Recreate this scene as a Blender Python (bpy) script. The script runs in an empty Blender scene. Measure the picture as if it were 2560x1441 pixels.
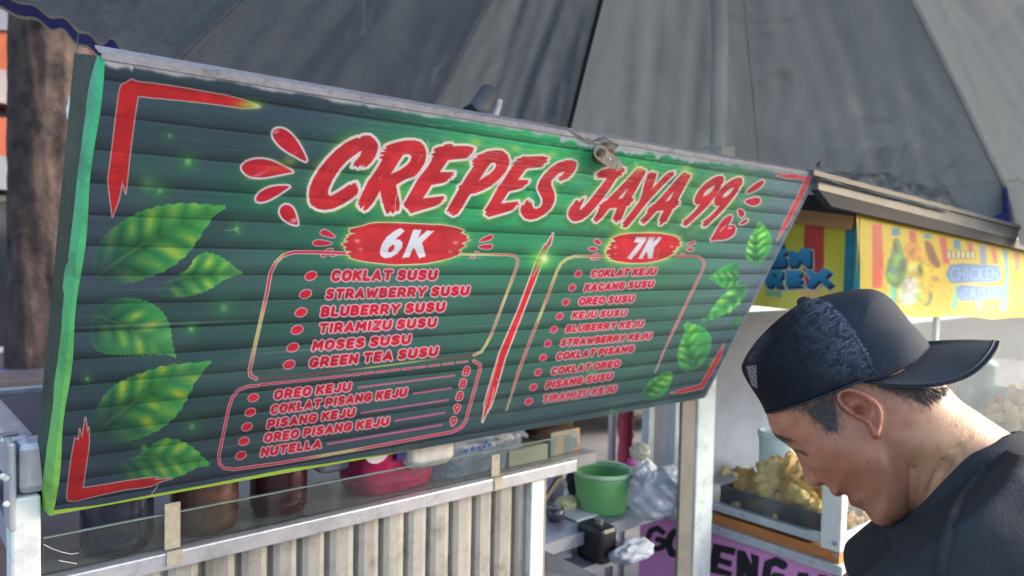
import bpy, bmesh, math, random
import numpy as np
from mathutils import Vector, Matrix

random.seed(7)
rng = np.random.default_rng(7)
scene = bpy.context.scene
COL = scene.collection

# ------------------------------------------------------------------ camera frame
S = 0.8                      # metres per survey unit
HC = 1.52                    # camera height
FPX = 1904.0                 # focal length, pixels of a 2560 px wide frame
CX, CY = 1280.0, 720.5
R = np.array([[0.75865306, -0.012841, 0.65136828],
              [-0.65118148, -0.045952, 0.7575296],
              [0.02020424, -0.99886111, -0.04322344]])
_u, _s, _v = np.linalg.svd(R)
R = _u @ _v
CAM = np.array([0.0, 0.0, HC])

cam = bpy.data.cameras.new("camera")
cam.sensor_width = 36.0
cam.lens = FPX / 2560 * 36
cam.clip_start = 0.05
cam.clip_end = 500
camo = bpy.data.objects.new("camera", cam)
COL.objects.link(camo)
M = np.eye(4)
M[:3, 0] = R @ [1, 0, 0]
M[:3, 1] = R @ [0, -1, 0]
M[:3, 2] = R @ [0, 0, -1]
M[:3, 3] = CAM
camo.matrix_world = Matrix(M.tolist())
scene.camera = camo
cam.dof.use_dof = True
cam.dof.focus_distance = 1.02
cam.dof.aperture_fstop = (FPX / 2560 * 36) / 5.4      # aperture 5.4 mm

# ------------------------------------------------------------------ world, sun, exposure
SUN_EL, SUN_AZ = math.radians(27), (0.88, -0.47)
_sx, _sy = SUN_AZ
_l = math.hypot(_sx, _sy)
SUN = Vector((_sx / _l * math.cos(SUN_EL), _sy / _l * math.cos(SUN_EL), math.sin(SUN_EL)))
world = bpy.data.worlds.new("World")
scene.world = world
world.use_nodes = True
wn = world.node_tree
bg = wn.nodes["Background"]
sky = wn.nodes.new("ShaderNodeTexSky")
sky.sky_type = 'NISHITA'
sky.sun_disc = False
sky.sun_elevation = SUN_EL
sky.sun_rotation = math.atan2(SUN.x, SUN.y)
sky.air_density = 1.0
sky.dust_density = 3.0
sky.ozone_density = 0.8
wn.links.new(sky.outputs[0], bg.inputs[0])
bg.inputs[1].default_value = 0.15
sl = bpy.data.lights.new("sun", 'SUN')
sl.energy = 1.0
sl.angle = math.radians(10)
sl.color = (1.0, 0.965, 0.925)
slo = bpy.data.objects.new("sun", sl)
COL.objects.link(slo)
slo.rotation_euler = (-SUN).to_track_quat('-Z', 'Y').to_euler()
slo.location = (6, -4, 8)
scene.view_settings.view_transform = 'Standard'
scene.view_settings.look = 'None'
scene.view_settings.exposure = 2.05
scene.view_settings.gamma = 1.0
scene.cycles.max_bounces = 8
scene.cycles.transparent_max_bounces = 12
scene.cycles.caustics_reflective = False
scene.cycles.caustics_refractive = False
scene.cycles.use_denoising = True

# ------------------------------------------------------------------ geometry of the view
def ray(x, y):
    return np.array([(x - CX) / FPX, (y - CY) / FPX, 1.0])
def at(x, y, d):                      # world point seen at (x, y) at depth d metres
    return R @ (ray(x, y) * d) + CAM
def onY(x, y, Y):
    r = R @ ray(x, y)
    return r * (Y / r[1]) + CAM
def onX(x, y, X):
    r = R @ ray(x, y)
    return r * (X / r[0]) + CAM
def onZ(x, y, z):
    r = R @ ray(x, y)
    return r * ((z - HC) / r[2]) + CAM
def proj(P):
    c = (np.asarray(P, float) - CAM) @ R
    return CX + FPX * c[..., 0] / c[..., 2], CY + FPX * c[..., 1] / c[..., 2]

# ------------------------------------------------------------------ small numpy helpers
def lin(c):
    c = np.asarray(c, float) / 255.0
    return np.where(c <= 0.04045, c / 12.92, ((c + 0.055) / 1.055) ** 2.4)
def rgb(r, g, b):
    return tuple(lin((r, g, b))) + (1.0,)
def sstep(a, b, x):
    t = np.clip((x - a) / (b - a), 0, 1)
    return t * t * (3 - 2 * t)
_tab = rng.random((256, 256))
def vnoise(x, y):
    xi = np.floor(x).astype(int); yi = np.floor(y).astype(int)
    fx = x - xi; fy = y - yi
    fx = fx * fx * (3 - 2 * fx); fy = fy * fy * (3 - 2 * fy)
    a = _tab[xi & 255, yi & 255]; b = _tab[(xi + 1) & 255, yi & 255]
    c = _tab[xi & 255, (yi + 1) & 255]; d = _tab[(xi + 1) & 255, (yi + 1) & 255]
    return (a * (1 - fx) + b * fx) * (1 - fy) + (c * (1 - fx) + d * fx) * fy
def fbm(x, y, o=4):
    s = 0; a = 0.5
    for i in range(o):
        s = s + a * vnoise(x * 2 ** i + 17 * i, y * 2 ** i + 9 * i); a *= 0.5
    return s
def chaikin(p, n=2):
    p = np.asarray(p, float)
    for _ in range(n):
        q = np.roll(p, -1, 0)
        p = np.stack([0.75 * p + 0.25 * q, 0.25 * p + 0.75 * q], 1).reshape(-1, 2)
    return p
def segs(loops):
    out = []
    for l in loops:
        l = np.asarray(l, float)
        out.append(np.concatenate([l, np.roll(l, -1, 0)], 1))
    return np.concatenate(out)
def sdf(sg, X, Y):                    # signed distance, negative inside (even-odd)
    shp = X.shape
    x = X.ravel(); y = Y.ravel()
    best = np.full(x.shape, 1e9); ins = np.zeros(x.shape, bool)
    for ax, ay, bx, by in sg:
        dx, dy = bx - ax, by - ay
        L = dx * dx + dy * dy
        if L < 1e-12:
            continue
        t = np.clip(((x - ax) * dx + (y - ay) * dy) / L, 0, 1)
        best = np.minimum(best, (x - ax - t * dx) ** 2 + (y - ay - t * dy) ** 2)
        if ay != by:
            ins ^= ((ay > y) != (by > y)) & (x < (bx - ax) * (y - ay) / (by - ay) + ax)
    d = np.sqrt(best)
    return np.where(ins, -d, d).reshape(shp)
def pdist(poly, X, Y):                # distance to an open polyline
    poly = np.asarray(poly, float)
    best = np.full(X.shape, 1e9)
    for (ax, ay), (bx, by) in zip(poly[:-1], poly[1:]):
        dx, dy = bx - ax, by - ay
        t = np.clip(((X - ax) * dx + (Y - ay) * dy) / (dx * dx + dy * dy + 1e-12), 0, 1)
        best = np.minimum(best, (X - ax - t * dx) ** 2 + (Y - ay - t * dy) ** 2)
    return np.sqrt(best)

# ------------------------------------------------------------------ scene helpers
ORG = {}
def tag(o, label=None, cat=None, group=None, kind=None):
    if label: o["label"] = label
    if cat: o["category"] = cat
    if group: o["group"] = group
    if kind: o["kind"] = kind
    return o
def thing(name, loc, label, cat, group=None):
    o = bpy.data.objects.new(name, None)
    COL.objects.link(o)
    o.location = loc
    o.empty_display_size = 0.1
    ORG[o.name] = np.array(loc, float)
    return tag(o, label, cat, group)
def add(name, V, F, mat, parent=None, smooth=False, loc=None):
    V = np.asarray(V, float)
    if parent is not None:
        org = ORG[parent.name]
    elif loc is not None:
        org = np.asarray(loc, float)
    else:
        org = np.array([(V[:, 0].min() + V[:, 0].max()) / 2, (V[:, 1].min() + V[:, 1].max()) / 2, V[:, 2].min()])
    me = bpy.data.meshes.new(name)
    me.from_pydata((V - org).tolist(), [], [list(map(int, f)) for f in F])
    me.materials.append(mat)
    if smooth:
        me.polygons.foreach_set("use_smooth", [True] * len(me.polygons))
    me.update()
    o = bpy.data.objects.new(name, me)
    COL.objects.link(o)
    ORG[o.name] = org
    if parent is not None:
        o.parent = parent
    else:
        o.location = org
    return o
class MB:
    def __init__(s): s.V = []; s.F = []
    def put(s, V, F):
        n = len(s.V)
        s.V += [tuple(map(float, v)) for v in V]
        s.F += [[i + n for i in f] for f in F]
        return s
    def box(s, lo, hi, b=0.0):
        (x0, y0, z0), (x1, y1, z1) = lo, hi
        if b <= 0:
            V = [(x, y, z) for x in (x0, x1) for y in (y0, y1) for z in (z0, z1)]
            F = [(0, 1, 3, 2), (4, 6, 7, 5), (0, 4, 5, 1), (2, 3, 7, 6), (0, 2, 6, 4), (1, 5, 7, 3)]
            return s.put(V, F)
        bm = bmesh.new()
        bmesh.ops.create_cube(bm, size=1)
        for v in bm.verts:
            v.co = Vector(((x0 + x1) / 2 + v.co.x * (x1 - x0), (y0 + y1) / 2 + v.co.y * (y1 - y0), (z0 + z1) / 2 + v.co.z * (z1 - z0)))
        bmesh.ops.bevel(bm, geom=bm.edges[:], offset=b, segments=2, profile=0.5, affect='EDGES')
        bm.verts.index_update()
        s.put([v.co for v in bm.verts], [[v.index for v in f.verts] for f in bm.faces])
        bm.free()
        return s
    def prism(s, q0, q1):             # two matching loops -> closed solid
        n = len(q0)
        F = [[i, (i + 1) % n, n + (i + 1) % n, n + i] for i in range(n)]
        F += [list(range(n))[::-1], list(range(n, 2 * n))]
        return s.put(list(q0) + list(q1), F)
    def tube(s, P, r, n=10, cap=True):
        P = [Vector(p) for p in P]
        rr = r if hasattr(r, '__len__') else [r] * len(P)
        V = []; F = []
        up = Vector((0, 0, 1))
        prev = None
        for i, p in enumerate(P):
            d = (P[min(i + 1, len(P) - 1)] - P[max(i - 1, 0)]).normalized()
            if prev is None:
                a = d.orthogonal().normalized()
            else:
                a = (prev - d * prev.dot(d)).normalized()
            prev = a
            b = d.cross(a)
            for k in range(n):
                t = 2 * math.pi * k / n
                V.append(p + (a * math.cos(t) + b * math.sin(t)) * rr[i])
        for i in range(len(P) - 1):
            for k in range(n):
                F.append([i * n + k, i * n + (k + 1) % n, (i + 1) * n + (k + 1) % n, (i + 1) * n + k])
        if cap:
            F.append(list(range(n))[::-1]); F.append([(len(P) - 1) * n + k for k in range(n)])
        return s.put(V, F)
    def lathe(s, prof, c, n=28, sx=1, sy=1, cap=True):
        V = []; F = []
        for (r, z) in prof:
            for k in range(n):
                t = 2 * math.pi * k / n
                V.append((c[0] + r * math.cos(t) * sx, c[1] + r * math.sin(t) * sy, c[2] + z))
        m = len(prof)
        for i in range(m - 1):
            for k in range(n):
                F.append([i * n + k, i * n + (k + 1) % n, (i + 1) * n + (k + 1) % n, (i + 1) * n + k])
        if cap:
            F.append(list(range(n))[::-1]); F.append([(m - 1) * n + k for k in range(n)])
        return s.put(V, F)
    def grid(s, G):                   # G[i][j] points
        m, n = len(G), len(G[0])
        return s.put([p for r in G for p in r],
                     [[i * n + j, i * n + j + 1, (i + 1) * n + j + 1, (i + 1) * n + j] for i in range(m - 1) for j in range(n - 1)])
    def add(s, name, mat, parent=None, smooth=False, loc=None):
        return add(name, s.V, s.F, mat, parent, smooth, loc)

# ------------------------------------------------------------------ materials
def nodes(name):
    m = bpy.data.materials.new(name)
    m.use_nodes = True
    nt = m.node_tree
    return m, nt, nt.nodes["Principled BSDF"]
def mat(name, c, rough=0.5, metal=0.0, var=0.15, nscale=8.0, bump=0.0, bscale=60.0, c2=None, spec=0.5, stretch=None, dirt=0.0):
    m, nt, p = nodes(name)
    tc = nt.nodes.new("ShaderNodeTexCoord")
    src = tc.outputs["Object"]
    if stretch:
        mp = nt.nodes.new("ShaderNodeMapping")
        mp.inputs["Scale"].default_value = stretch
        nt.links.new(src, mp.inputs[0]); src = mp.outputs[0]
    n = nt.nodes.new("ShaderNodeTexNoise")
    n.inputs["Scale"].default_value = nscale; n.inputs["Detail"].default_value = 6; n.inputs["Roughness"].default_value = 0.65
    nt.links.new(src, n.inputs["Vector"])
    cr = nt.nodes.new("ShaderNodeValToRGB")
    c = np.array(c[:3]); d = np.array(c2[:3]) if c2 else c * (1 - var * 1.6)
    cr.color_ramp.elements[0].position = 0.3; cr.color_ramp.elements[1].position = 0.7
    cr.color_ramp.elements[0].color = tuple(d) + (1,)
    cr.color_ramp.elements[1].color = tuple(np.clip(c * (1 + (0 if c2 else var * 0.5)), 0, 1)) + (1,)
    nt.links.new(n.outputs["Fac"], cr.inputs[0])
    colour = cr.outputs[0]
    if dirt > 0:
        n2 = nt.nodes.new("ShaderNodeTexNoise"); n2.inputs["Scale"].default_value = nscale * 2.7; n2.inputs["Detail"].default_value = 8
        n2.inputs["Roughness"].default_value = 0.75
        nt.links.new(tc.outputs["Object"], n2.inputs["Vector"])
        mr = nt.nodes.new("ShaderNodeMapRange"); mr.inputs[1].default_value = 0.52; mr.inputs[2].default_value = 0.72; mr.inputs[4].default_value = dirt
        nt.links.new(n2.outputs["Fac"], mr.inputs[0])
        mx = nt.nodes.new("ShaderNodeMix"); mx.data_type = 'RGBA'
        nt.links.new(mr.outputs[0], mx.inputs[0]); nt.links.new(colour, mx.inputs[6]); mx.inputs[7].default_value = (0.05, 0.042, 0.035, 1)
        colour = mx.outputs[2]
    nt.links.new(colour, p.inputs["Base Color"])
    p.inputs["Roughness"].default_value = rough; p.inputs["Metallic"].default_value = metal
    p.inputs["Specular IOR Level"].default_value = spec
    if bump > 0:
        b = nt.nodes.new("ShaderNodeTexNoise"); b.inputs["Scale"].default_value = bscale; b.inputs["Detail"].default_value = 4
        nt.links.new(src, b.inputs["Vector"])
        bp = nt.nodes.new("ShaderNodeBump"); bp.inputs["Strength"].default_value = bump; bp.inputs["Distance"].default_value = 0.004
        nt.links.new(b.outputs["Fac"], bp.inputs["Height"]); nt.links.new(bp.outputs[0], p.inputs["Normal"])
    return m
def print_mat(name, rough=0.45, spec=0.4, lines=0.0):
    m, nt, p = nodes(name)
    a = nt.nodes.new("ShaderNodeAttribute"); a.attribute_name = "Col"
    nt.links.new(a.outputs["Color"], p.inputs["Base Color"])
    p.inputs["Roughness"].default_value = rough; p.inputs["Specular IOR Level"].default_value = spec
    if lines > 0:
        tc = nt.nodes.new("ShaderNodeTexCoord"); mp = nt.nodes.new("ShaderNodeMapping")
        mp.inputs["Scale"].default_value = (1.2, 160, 160)
        n = nt.nodes.new("ShaderNodeTexNoise"); n.inputs["Scale"].default_value = 1.5; n.inputs["Detail"].default_value = 3
        bp = nt.nodes.new("ShaderNodeBump"); bp.inputs["Strength"].default_value = lines; bp.inputs["Distance"].default_value = 0.002
        nt.links.new(tc.outputs["Object"], mp.inputs[0]); nt.links.new(mp.outputs[0], n.inputs["Vector"])
        nt.links.new(n.outputs["Fac"], bp.inputs["Height"]); nt.links.new(bp.outputs[0], p.inputs["Normal"])
    return m
def glass_mat(name, tint=(0.9, 0.95, 0.95), refl=0.12, dirt=0.12):
    m = bpy.data.materials.new(name); m.use_nodes = True
    nt = m.node_tree; nt.nodes.clear()
    out = nt.nodes.new("ShaderNodeOutputMaterial")
    tr = nt.nodes.new("ShaderNodeBsdfTransparent"); tr.inputs[0].default_value = tuple(tint) + (1,)
    gl = nt.nodes.new("ShaderNodeBsdfGlossy"); gl.inputs["Roughness"].default_value = 0.05
    fr = nt.nodes.new("ShaderNodeLayerWeight"); fr.inputs[0].default_value = .5
    pw = nt.nodes.new("ShaderNodeMath"); pw.operation = 'POWER'; pw.inputs[1].default_value = 5.0
    ad = nt.nodes.new("ShaderNodeMath"); ad.operation = 'MULTIPLY_ADD'; ad.inputs[1].default_value = .8; ad.inputs[2].default_value = refl * 0.3
    nt.links.new(fr.outputs["Facing"], pw.inputs[0]); nt.links.new(pw.outputs[0], ad.inputs[0])
    mx = nt.nodes.new("ShaderNodeMixShader")
    nt.links.new(ad.outputs[0], mx.inputs[0]); nt.links.new(tr.outputs[0], mx.inputs[1]); nt.links.new(gl.outputs[0], mx.inputs[2])
    df = nt.nodes.new("ShaderNodeBsdfDiffuse"); df.inputs[0].default_value = (0.6, 0.6, 0.58, 1)
    n = nt.nodes.new("ShaderNodeTexNoise"); n.inputs["Scale"].default_value = 14; n.inputs["Detail"].default_value = 6
    mr = nt.nodes.new("ShaderNodeMapRange"); mr.inputs[1].default_value = 0.35; mr.inputs[2].default_value = 0.75; mr.inputs[4].default_value = dirt
    nt.links.new(n.outputs["Fac"], mr.inputs[0])
    m2 = nt.nodes.new("ShaderNodeMixShader")
    nt.links.new(mr.outputs[0], m2.inputs[0]); nt.links.new(mx.outputs[0], m2.inputs[1]); nt.links.new(df.outputs[0], m2.inputs[2])
    nt.links.new(m2.outputs[0], out.inputs[0])
    return m
ALU = mat("aluminium", rgb(196, 198, 204), 0.36, 0.55, 0.12, 14, 0.15, 90, dirt=0.35)
ALU_DULL = mat("dull_aluminium", rgb(150, 150, 150), 0.5, 0.4, 0.15, 10, 0.2, 70, dirt=0.5)
WHITE_METAL = mat("white_painted_metal", rgb(222, 226, 222), 0.4, 0.0, 0.08, 6, 0.15, 40, dirt=0.42)
BLACK_RUB = mat("black_rubber", rgb(28, 28, 30), 0.6)
DARK_TOP = mat("dark_table_top", rgb(58, 60, 72), 0.45, 0, 0.2, 12, 0.1, 80)
DARK_IN = mat("dark_cabinet_lining", rgb(74, 76, 88), 0.5, 0, 0.2, 9)

# ------------------------------------------------------------------ print canvas (colour per vertex of a fine sheet)
class Canvas:
    def __init__(s, PX, PY, uv_of):
        s.PX, s.PY, s.uv_of = PX, PY, uv_of
        s.img = np.zeros(PX.shape + (3,))
    def region(s, pts, mg):
        pts = np.asarray(pts, float)
        x0, y0 = pts.min(0) - mg; x1, y1 = pts.max(0) + mg
        k = (s.PX > x0) & (s.PX < x1) & (s.PY > y0) & (s.PY < y1)
        r = np.where(k.any(1))[0]; c = np.where(k.any(0))[0]
        if len(r) == 0 or len(c) == 0:
            return None
        return slice(r[0], r[-1] + 1), slice(c[0], c[-1] + 1)
    def paint(s, rg, col, a):
        a = np.clip(a, 0, 1)[..., None]
        s.img[rg] = s.img[rg] * (1 - a) + np.asarray(col, float) * a
    def shape(s, loops, col, outline=None, ow=0, glow=None, gw=0, ga=0.8, aa=0.9, grow=0, jitter=0, shade=True):
        sg = segs(loops)
        rg = s.region(np.concatenate([np.asarray(l, float) for l in loops]), ow + gw * 3 + 4)
        if rg is None:
            return
        X, Y = s.PX[rg], s.PY[rg]
        if jitter:
            X = X + jitter * (vnoise(X * 0.35, Y * 0.1) - 0.5)
        d = sdf(sg, X, Y) - grow
        if glow is not None:
            g = np.exp(-np.clip(d - ow, 0, None) / gw) * ga * (0.35 + 1.1 * vnoise(X / 38, Y / 38))
            s.paint(rg, glow, g)
        if outline is not None:
            s.paint(rg, outline, sstep(aa, -aa, d - ow))
        c = np.asarray(col, float)
        if shade:
            tone = 0.93 + 0.14 * vnoise(X / 30 + 5, Y / 30) + 0.05 * (vnoise(X / 3, Y / 60) - 0.5)
            c = c * tone[..., None]
        s.paint(rg, c, sstep(aa, -aa, d))
    def line(s, poly, col, w, outline=None, ow=0, aa=0.8, taper=None, gold=None):
        poly = np.asarray(poly, float)
        rg = s.region(poly, w + ow + 3)
        if rg is None:
            return
        X, Y = s.PX[rg], s.PY[rg]
        d = pdist(poly, X, Y)
        ww = w if taper is None else w * np.clip((taper[1] - Y) / (taper[1] - taper[0]), 0.12, 1)
        if outline is not None:
            s.paint(rg, outline, sstep(aa, -aa, d - ww - ow))
        c = np.asarray(col, float) * np.ones(X.shape + (1,))
        if gold is not None:
            g = np.zeros(X.shape)
            for gx, gy, gr in gold:
                g = np.maximum(g, np.exp(-((X - gx) ** 2 + (Y - gy) ** 2) / gr ** 2))
            g = np.clip(g * 1.4, 0, 1)[..., None]
            c = c * (1 - g) + np.array([205, 205, 110.0]) * g
        s.paint(rg, c, sstep(aa, -aa, d - ww))
    def blob(s, cx, cy, rx, ry, col, a, rot=0):
        c, n = math.cos(rot), math.sin(rot)
        dx, dy = s.PX - cx, s.PY - cy
        q = ((dx * c + dy * n) / rx) ** 2 + ((-dx * n + dy * c) / ry) ** 2
        s.img += (np.asarray(col, float) - s.img) * (a * np.exp(-q))[..., None]
def Z(x0, y0, k, pts):
    return [(x0 + x / k, y0 + y / k) for x, y in pts]

_glyph_cache = {}
def text_edges(txt, space=1.0):
    key = (txt, space)
    if key in _glyph_cache:
        return _glyph_cache[key]
    cu = bpy.data.curves.new("lettering", 'FONT')
    cu.body = txt; cu.resolution_u = 3; cu.space_character = space; cu.fill_mode = 'FRONT'
    o = bpy.data.objects.new("lettering", cu)
    COL.objects.link(o)
    dg = bpy.context.evaluated_depsgraph_get(); dg.update()
    me = o.evaluated_get(dg).to_mesh()
    cnt = {}
    for p in me.polygons:
        for k in p.edge_keys:
            cnt[k] = cnt.get(k, 0) + 1
    v = np.array([tuple(x.co)[:2] for x in me.vertices])
    e = np.array([np.concatenate([v[a], v[b]]) for (a, b), n in cnt.items() if n == 1])
    bpy.data.objects.remove(o); bpy.data.curves.remove(cu)
    _glyph_cache[key] = e
    return e
def text_segs(txt, lb, rb, top, shear=0.2, space=1.08, cap=0.70):
    """letters between left-bottom and right-bottom pixel points, cap height up to y=top at the left"""
    e = text_edges(txt, space).copy()
    x0 = min(e[:, 0].min(), e[:, 2].min()); x1 = max(e[:, 0].max(), e[:, 2].max())
    lb = np.array(lb, float); rb = np.array(rb, float)
    h0 = lb[1] - top
    out = np.zeros_like(e)
    for i in (0, 2):
        t = (e[:, i] - x0) / (x1 - x0); q = e[:, i + 1] / cap
        out[:, i] = lb[0] + (rb[0] - lb[0]) * t + shear * h0 * q
        out[:, i + 1] = lb[1] + (rb[1] - lb[1]) * t - h0 * q * (1 - 0.10 * t)
    return out

# heavy slanted capitals of the menu, drawn as thick strokes (unit cap height)
def _arc(cx, cy, rx, ry, a0, a1, n=9):
    return [(cx + rx * math.cos(math.radians(a0 + (a1 - a0) * i / n)), cy + ry * math.sin(math.radians(a0 + (a1 - a0) * i / n))) for i in range(n + 1)]
GLY = {
 'A': (.62, [[(0, 0), (.31, 1), (.62, 0)], [(.12, .28), (.50, .28)]]),
 'B': (.52, [[(0, 0), (0, 1), (.26, 1)] + _arc(.26, .76, .22, .24, 90, -90) + [(0, .52)], [(.28, .52)] + _arc(.28, .26, .24, .26, 90, -90) + [(0, 0)]]),
 'C': (.56, [_arc(.30, .66, .28, .34, 35, 180) + _arc(.30, .34, .28, .34, 180, 325)]),
 'E': (.44, [[(.44, 1), (0, 1), (0, 0), (.44, 0)], [(0, .5), (.38, .5)]]),
 'G': (.60, [_arc(.30, .66, .29, .34, 35, 180) + _arc(.30, .34, .29, .34, 180, 330) + [(.59, .44), (.36, .44)]]),
 'I': (.02, [[(.01, 0), (.01, 1)]]),
 'J': (.40, [[(.40, 1), (.40, .28)] + _arc(.20, .24, .20, .24, 0, -160)]),
 'K': (.52, [[(0, 0), (0, 1)], [(.50, 1), (.04, .46)], [(.18, .60), (.54, 0)]]),
 'L': (.42, [[(0, 1), (0, 0), (.42, 0)]]),
 'M': (.70, [[(0, 0), (.04, 1), (.35, .35), (.66, 1), (.70, 0)]]),
 'N': (.54, [[(0, 0), (0, 1), (.54, 0), (.54, 1)]]),
 'O': (.60, [_arc(.30, .64, .30, .36, 0, 180) + _arc(.30, .36, .30, .36, 180, 360) + [(.60, .64)]]),
 'P': (.52, [[(0, 0), (0, 1), (.26, 1)] + _arc(.26, .70, .26, .30, 90, -90) + [(0, .40)]]),
 'R': (.54, [[(0, 0), (0, 1), (.26, 1)] + _arc(.26, .71, .25, .29, 90, -90) + [(0, .42)], [(.26, .42), (.54, 0)]]),
 'S': (.52, [_arc(.27, .76, .24, .24, 30, 180) + _arc(.27, .74, .24, .22, 190, 265, 4) + _arc(.25, .27, .26, .25, 80, -90) + _arc(.25, .24, .26, .24, -95, -155, 4)]),
 'T': (.56, [[(0, 1), (.56, 1)], [(.28, 1), (.28, 0)]]),
 'U': (.56, [[(0, 1), (0, .3)] + _arc(.28, .29, .28, .29, 180, 360) + [(.56, 1)]]),
 'W': (.86, [[(0, 1), (.20, 0), (.43, .75), (.66, 0), (.86, 1)]]),
 'Y': (.60, [[(0, 1), (.30, .45), (.60, 1)], [(.30, .45), (.30, 0)]]),
 'Z': (.50, [[(.02, 1), (.50, 1), (0, 0), (.50, 0)]]),
 '8': (.50, [_arc(.25, .75, .22, .25, 0, 360, 16), _arc(.25, .26, .25, .26, 0, 360, 16)]),
 '9': (.50, [_arc(.26, .68, .24, .32, 0, 360, 16), [(.50, .68), (.44, .34), (.26, 0)]]),
}
HWID = .135
def stroke_text(txt, lb, rb, top, shear=0.22, gap=.13, thin=1.0):
    x = HWID; strokes = []
    for ch in txt:
        if ch == ' ':
            x += .34; continue
        w, st = GLY[ch]
        for s in st:
            strokes.append([(x + p[0], HWID + p[1] * (1 - 2 * HWID)) for p in s])
        x += w + 2 * HWID + gap
    tot = x - gap - HWID
    h0 = lb[1] - top
    out = []
    for s in strokes:
        q = []
        for (gx, gy) in s:
            t = gx / tot
            h = h0 * (1 - .10 * t)
            q.append((lb[0] + (rb[0] - lb[0]) * t + shear * h * gy, lb[1] + (rb[1] - lb[1]) * t - h * gy))
        out.append(q)
    return out, h0 * HWID * thin
def set_col(o, img):
    a = o.data.color_attributes.new("Col", 'FLOAT_COLOR', 'POINT')
    c = np.ones((img.shape[0] * img.shape[1], 4), np.float32)
    c[:, :3] = lin(np.clip(img, 0, 255)).reshape(-1, 3)
    a.data.foreach_set("color", c.ravel())
def sheet(name, P, img, material, parent):
    m, n = P.shape[:2]
    V = P.reshape(-1, 3) - ORG[parent.name]
    i, j = np.meshgrid(np.arange(m - 1), np.arange(n - 1), indexing='ij')
    a = (i * n + j).ravel()
    F = np.stack([a, a + n, a + n + 1, a + 1], 1).astype(np.int32)
    me = bpy.data.meshes.new(name)
    me.vertices.add(len(V)); me.vertices.foreach_set("co", V.astype(np.float32).ravel())
    me.loops.add(F.size); me.loops.foreach_set("vertex_index", F.ravel())
    me.polygons.add(len(F)); me.polygons.foreach_set("loop_start", np.arange(0, F.size, 4, dtype=np.int32))
    me.update(calc_edges=True)
    me.materials.append(material)
    o = bpy.data.objects.new(name, me); COL.objects.link(o)
    ORG[o.name] = ORG[parent.name]; o.parent = parent
    set_col(o, img)
    return o


# ================================================================== MENU BOARD
SIGN_W, SIGN_H = 1.8894 * S, 0.7985 * S
SO = R @ (ray(250, 140) * 1.0 * S) + CAM           # top-left corner of the face
SU = np.array([1.0, 0, 0])
_v = R @ (ray(131, 1288) * 1.306810519) - R @ ray(250, 140)
SV = np.array([0, _v[1], _v[2]]); SV /= np.linalg.norm(SV)
SN = np.cross(SU, SV); SN /= np.linalg.norm(SN)
if SN @ (CAM - SO) < 0: SN = -SN
def sp(u, v, n=0.0):
    return SO + SU * u + SV * v + SN * n
def suv(x, y):
    r = R @ ray(x, y)
    t = ((SO - CAM) @ SN) / (r @ SN)
    q = CAM + r * t - SO
    return q @ SU, q @ SV

# columns spaced evenly in the view of the board, so that the far end is not wasted
NC, NR = 1180, 700
_x = np.linspace(0, 1, NC)
_ucol = np.array([suv(250 + (2042 - 250) * t, 140 + (432 - 140) * t)[0] for t in _x])
_ucol = (_ucol - _ucol[0]) / (_ucol[-1] - _ucol[0]) * SIGN_W
_vrow = np.linspace(0, SIGN_H, NR)
UU, VV = np.meshgrid(_ucol, _vrow)
PS = SO + SU * UU[..., None] + SV * VV[..., None]
SPX, SPY = proj(PS)
cv = Canvas(SPX, SPY, suv)
# --- printed plank background
un, vn = UU / SIGN_W, VV / SIGN_H
cv.img[:] = (76, 90, 114)
cv.img += (18 * (fbm(un * 9, vn * 5) - 0.5))[..., None]
G1, G2, G3 = (62, 112, 104), (48, 156, 112), (62, 200, 130)
for b in [(430, 240, 220, 90, G1, .38), (640, 470, 170, 120, (64, 106, 104), .5), (350, 330, 150, 60, (56, 98, 94), .35), (640, 500, 110, 60, (40, 126, 92), .6),
          (470, 700, 330, 260, (50, 90, 86), .38), (420, 1000, 300, 200, (46, 86, 82), .5), (800, 760, 420, 260, (70, 112, 104), .75),
          (640, 1050, 300, 90, (62, 92, 96), .6), (1000, 560, 300, 170, G2, .6), (1180, 480, 340, 160, (52, 158, 112), .75), (1260, 640, 240, 200, (60, 160, 112), .6),
          (1400, 350, 340, 150, (66, 216, 136), .85), (1560, 420, 270, 130, G3, .9), (1450, 520, 310, 120, (44, 190, 124), .8), (1620, 640, 280, 200, (92, 156, 122), .85),
          (1380, 800, 330, 200, (76, 136, 112), .75), (1180, 950, 360, 170, (62, 104, 98), .6), (1500, 930, 260, 100, (74, 126, 112), .6),
          (1840, 620, 120, 260, (104, 146, 146), .6), (1960, 480, 120, 140, (126, 154, 166), .8), (1800, 500, 90, 160, (86, 164, 134), .6),
          (1870, 700, 60, 90, (116, 128, 156), .6), (1850, 460, 60, 60, (100, 150, 140), .6), (1000, 1130, 520, 60, (70, 88, 98), .6), (1500, 1020, 300, 60, (72, 96, 108), .6)]:
    cv.blob(*b)
# slate patches between the greens
for k in range(26):
    x = random.uniform(230, 1900); y = 180 + 0.15 * x + random.uniform(0, 900 - 0.25 * x)
    c = random.choice([(74, 86, 108), (84, 96, 122), (66, 84, 96), (58, 108, 96)])
    cv.blob(x, y, random.uniform(60, 150), random.uniform(18, 40), c, 0.45, random.uniform(-.1, .15))
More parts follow.
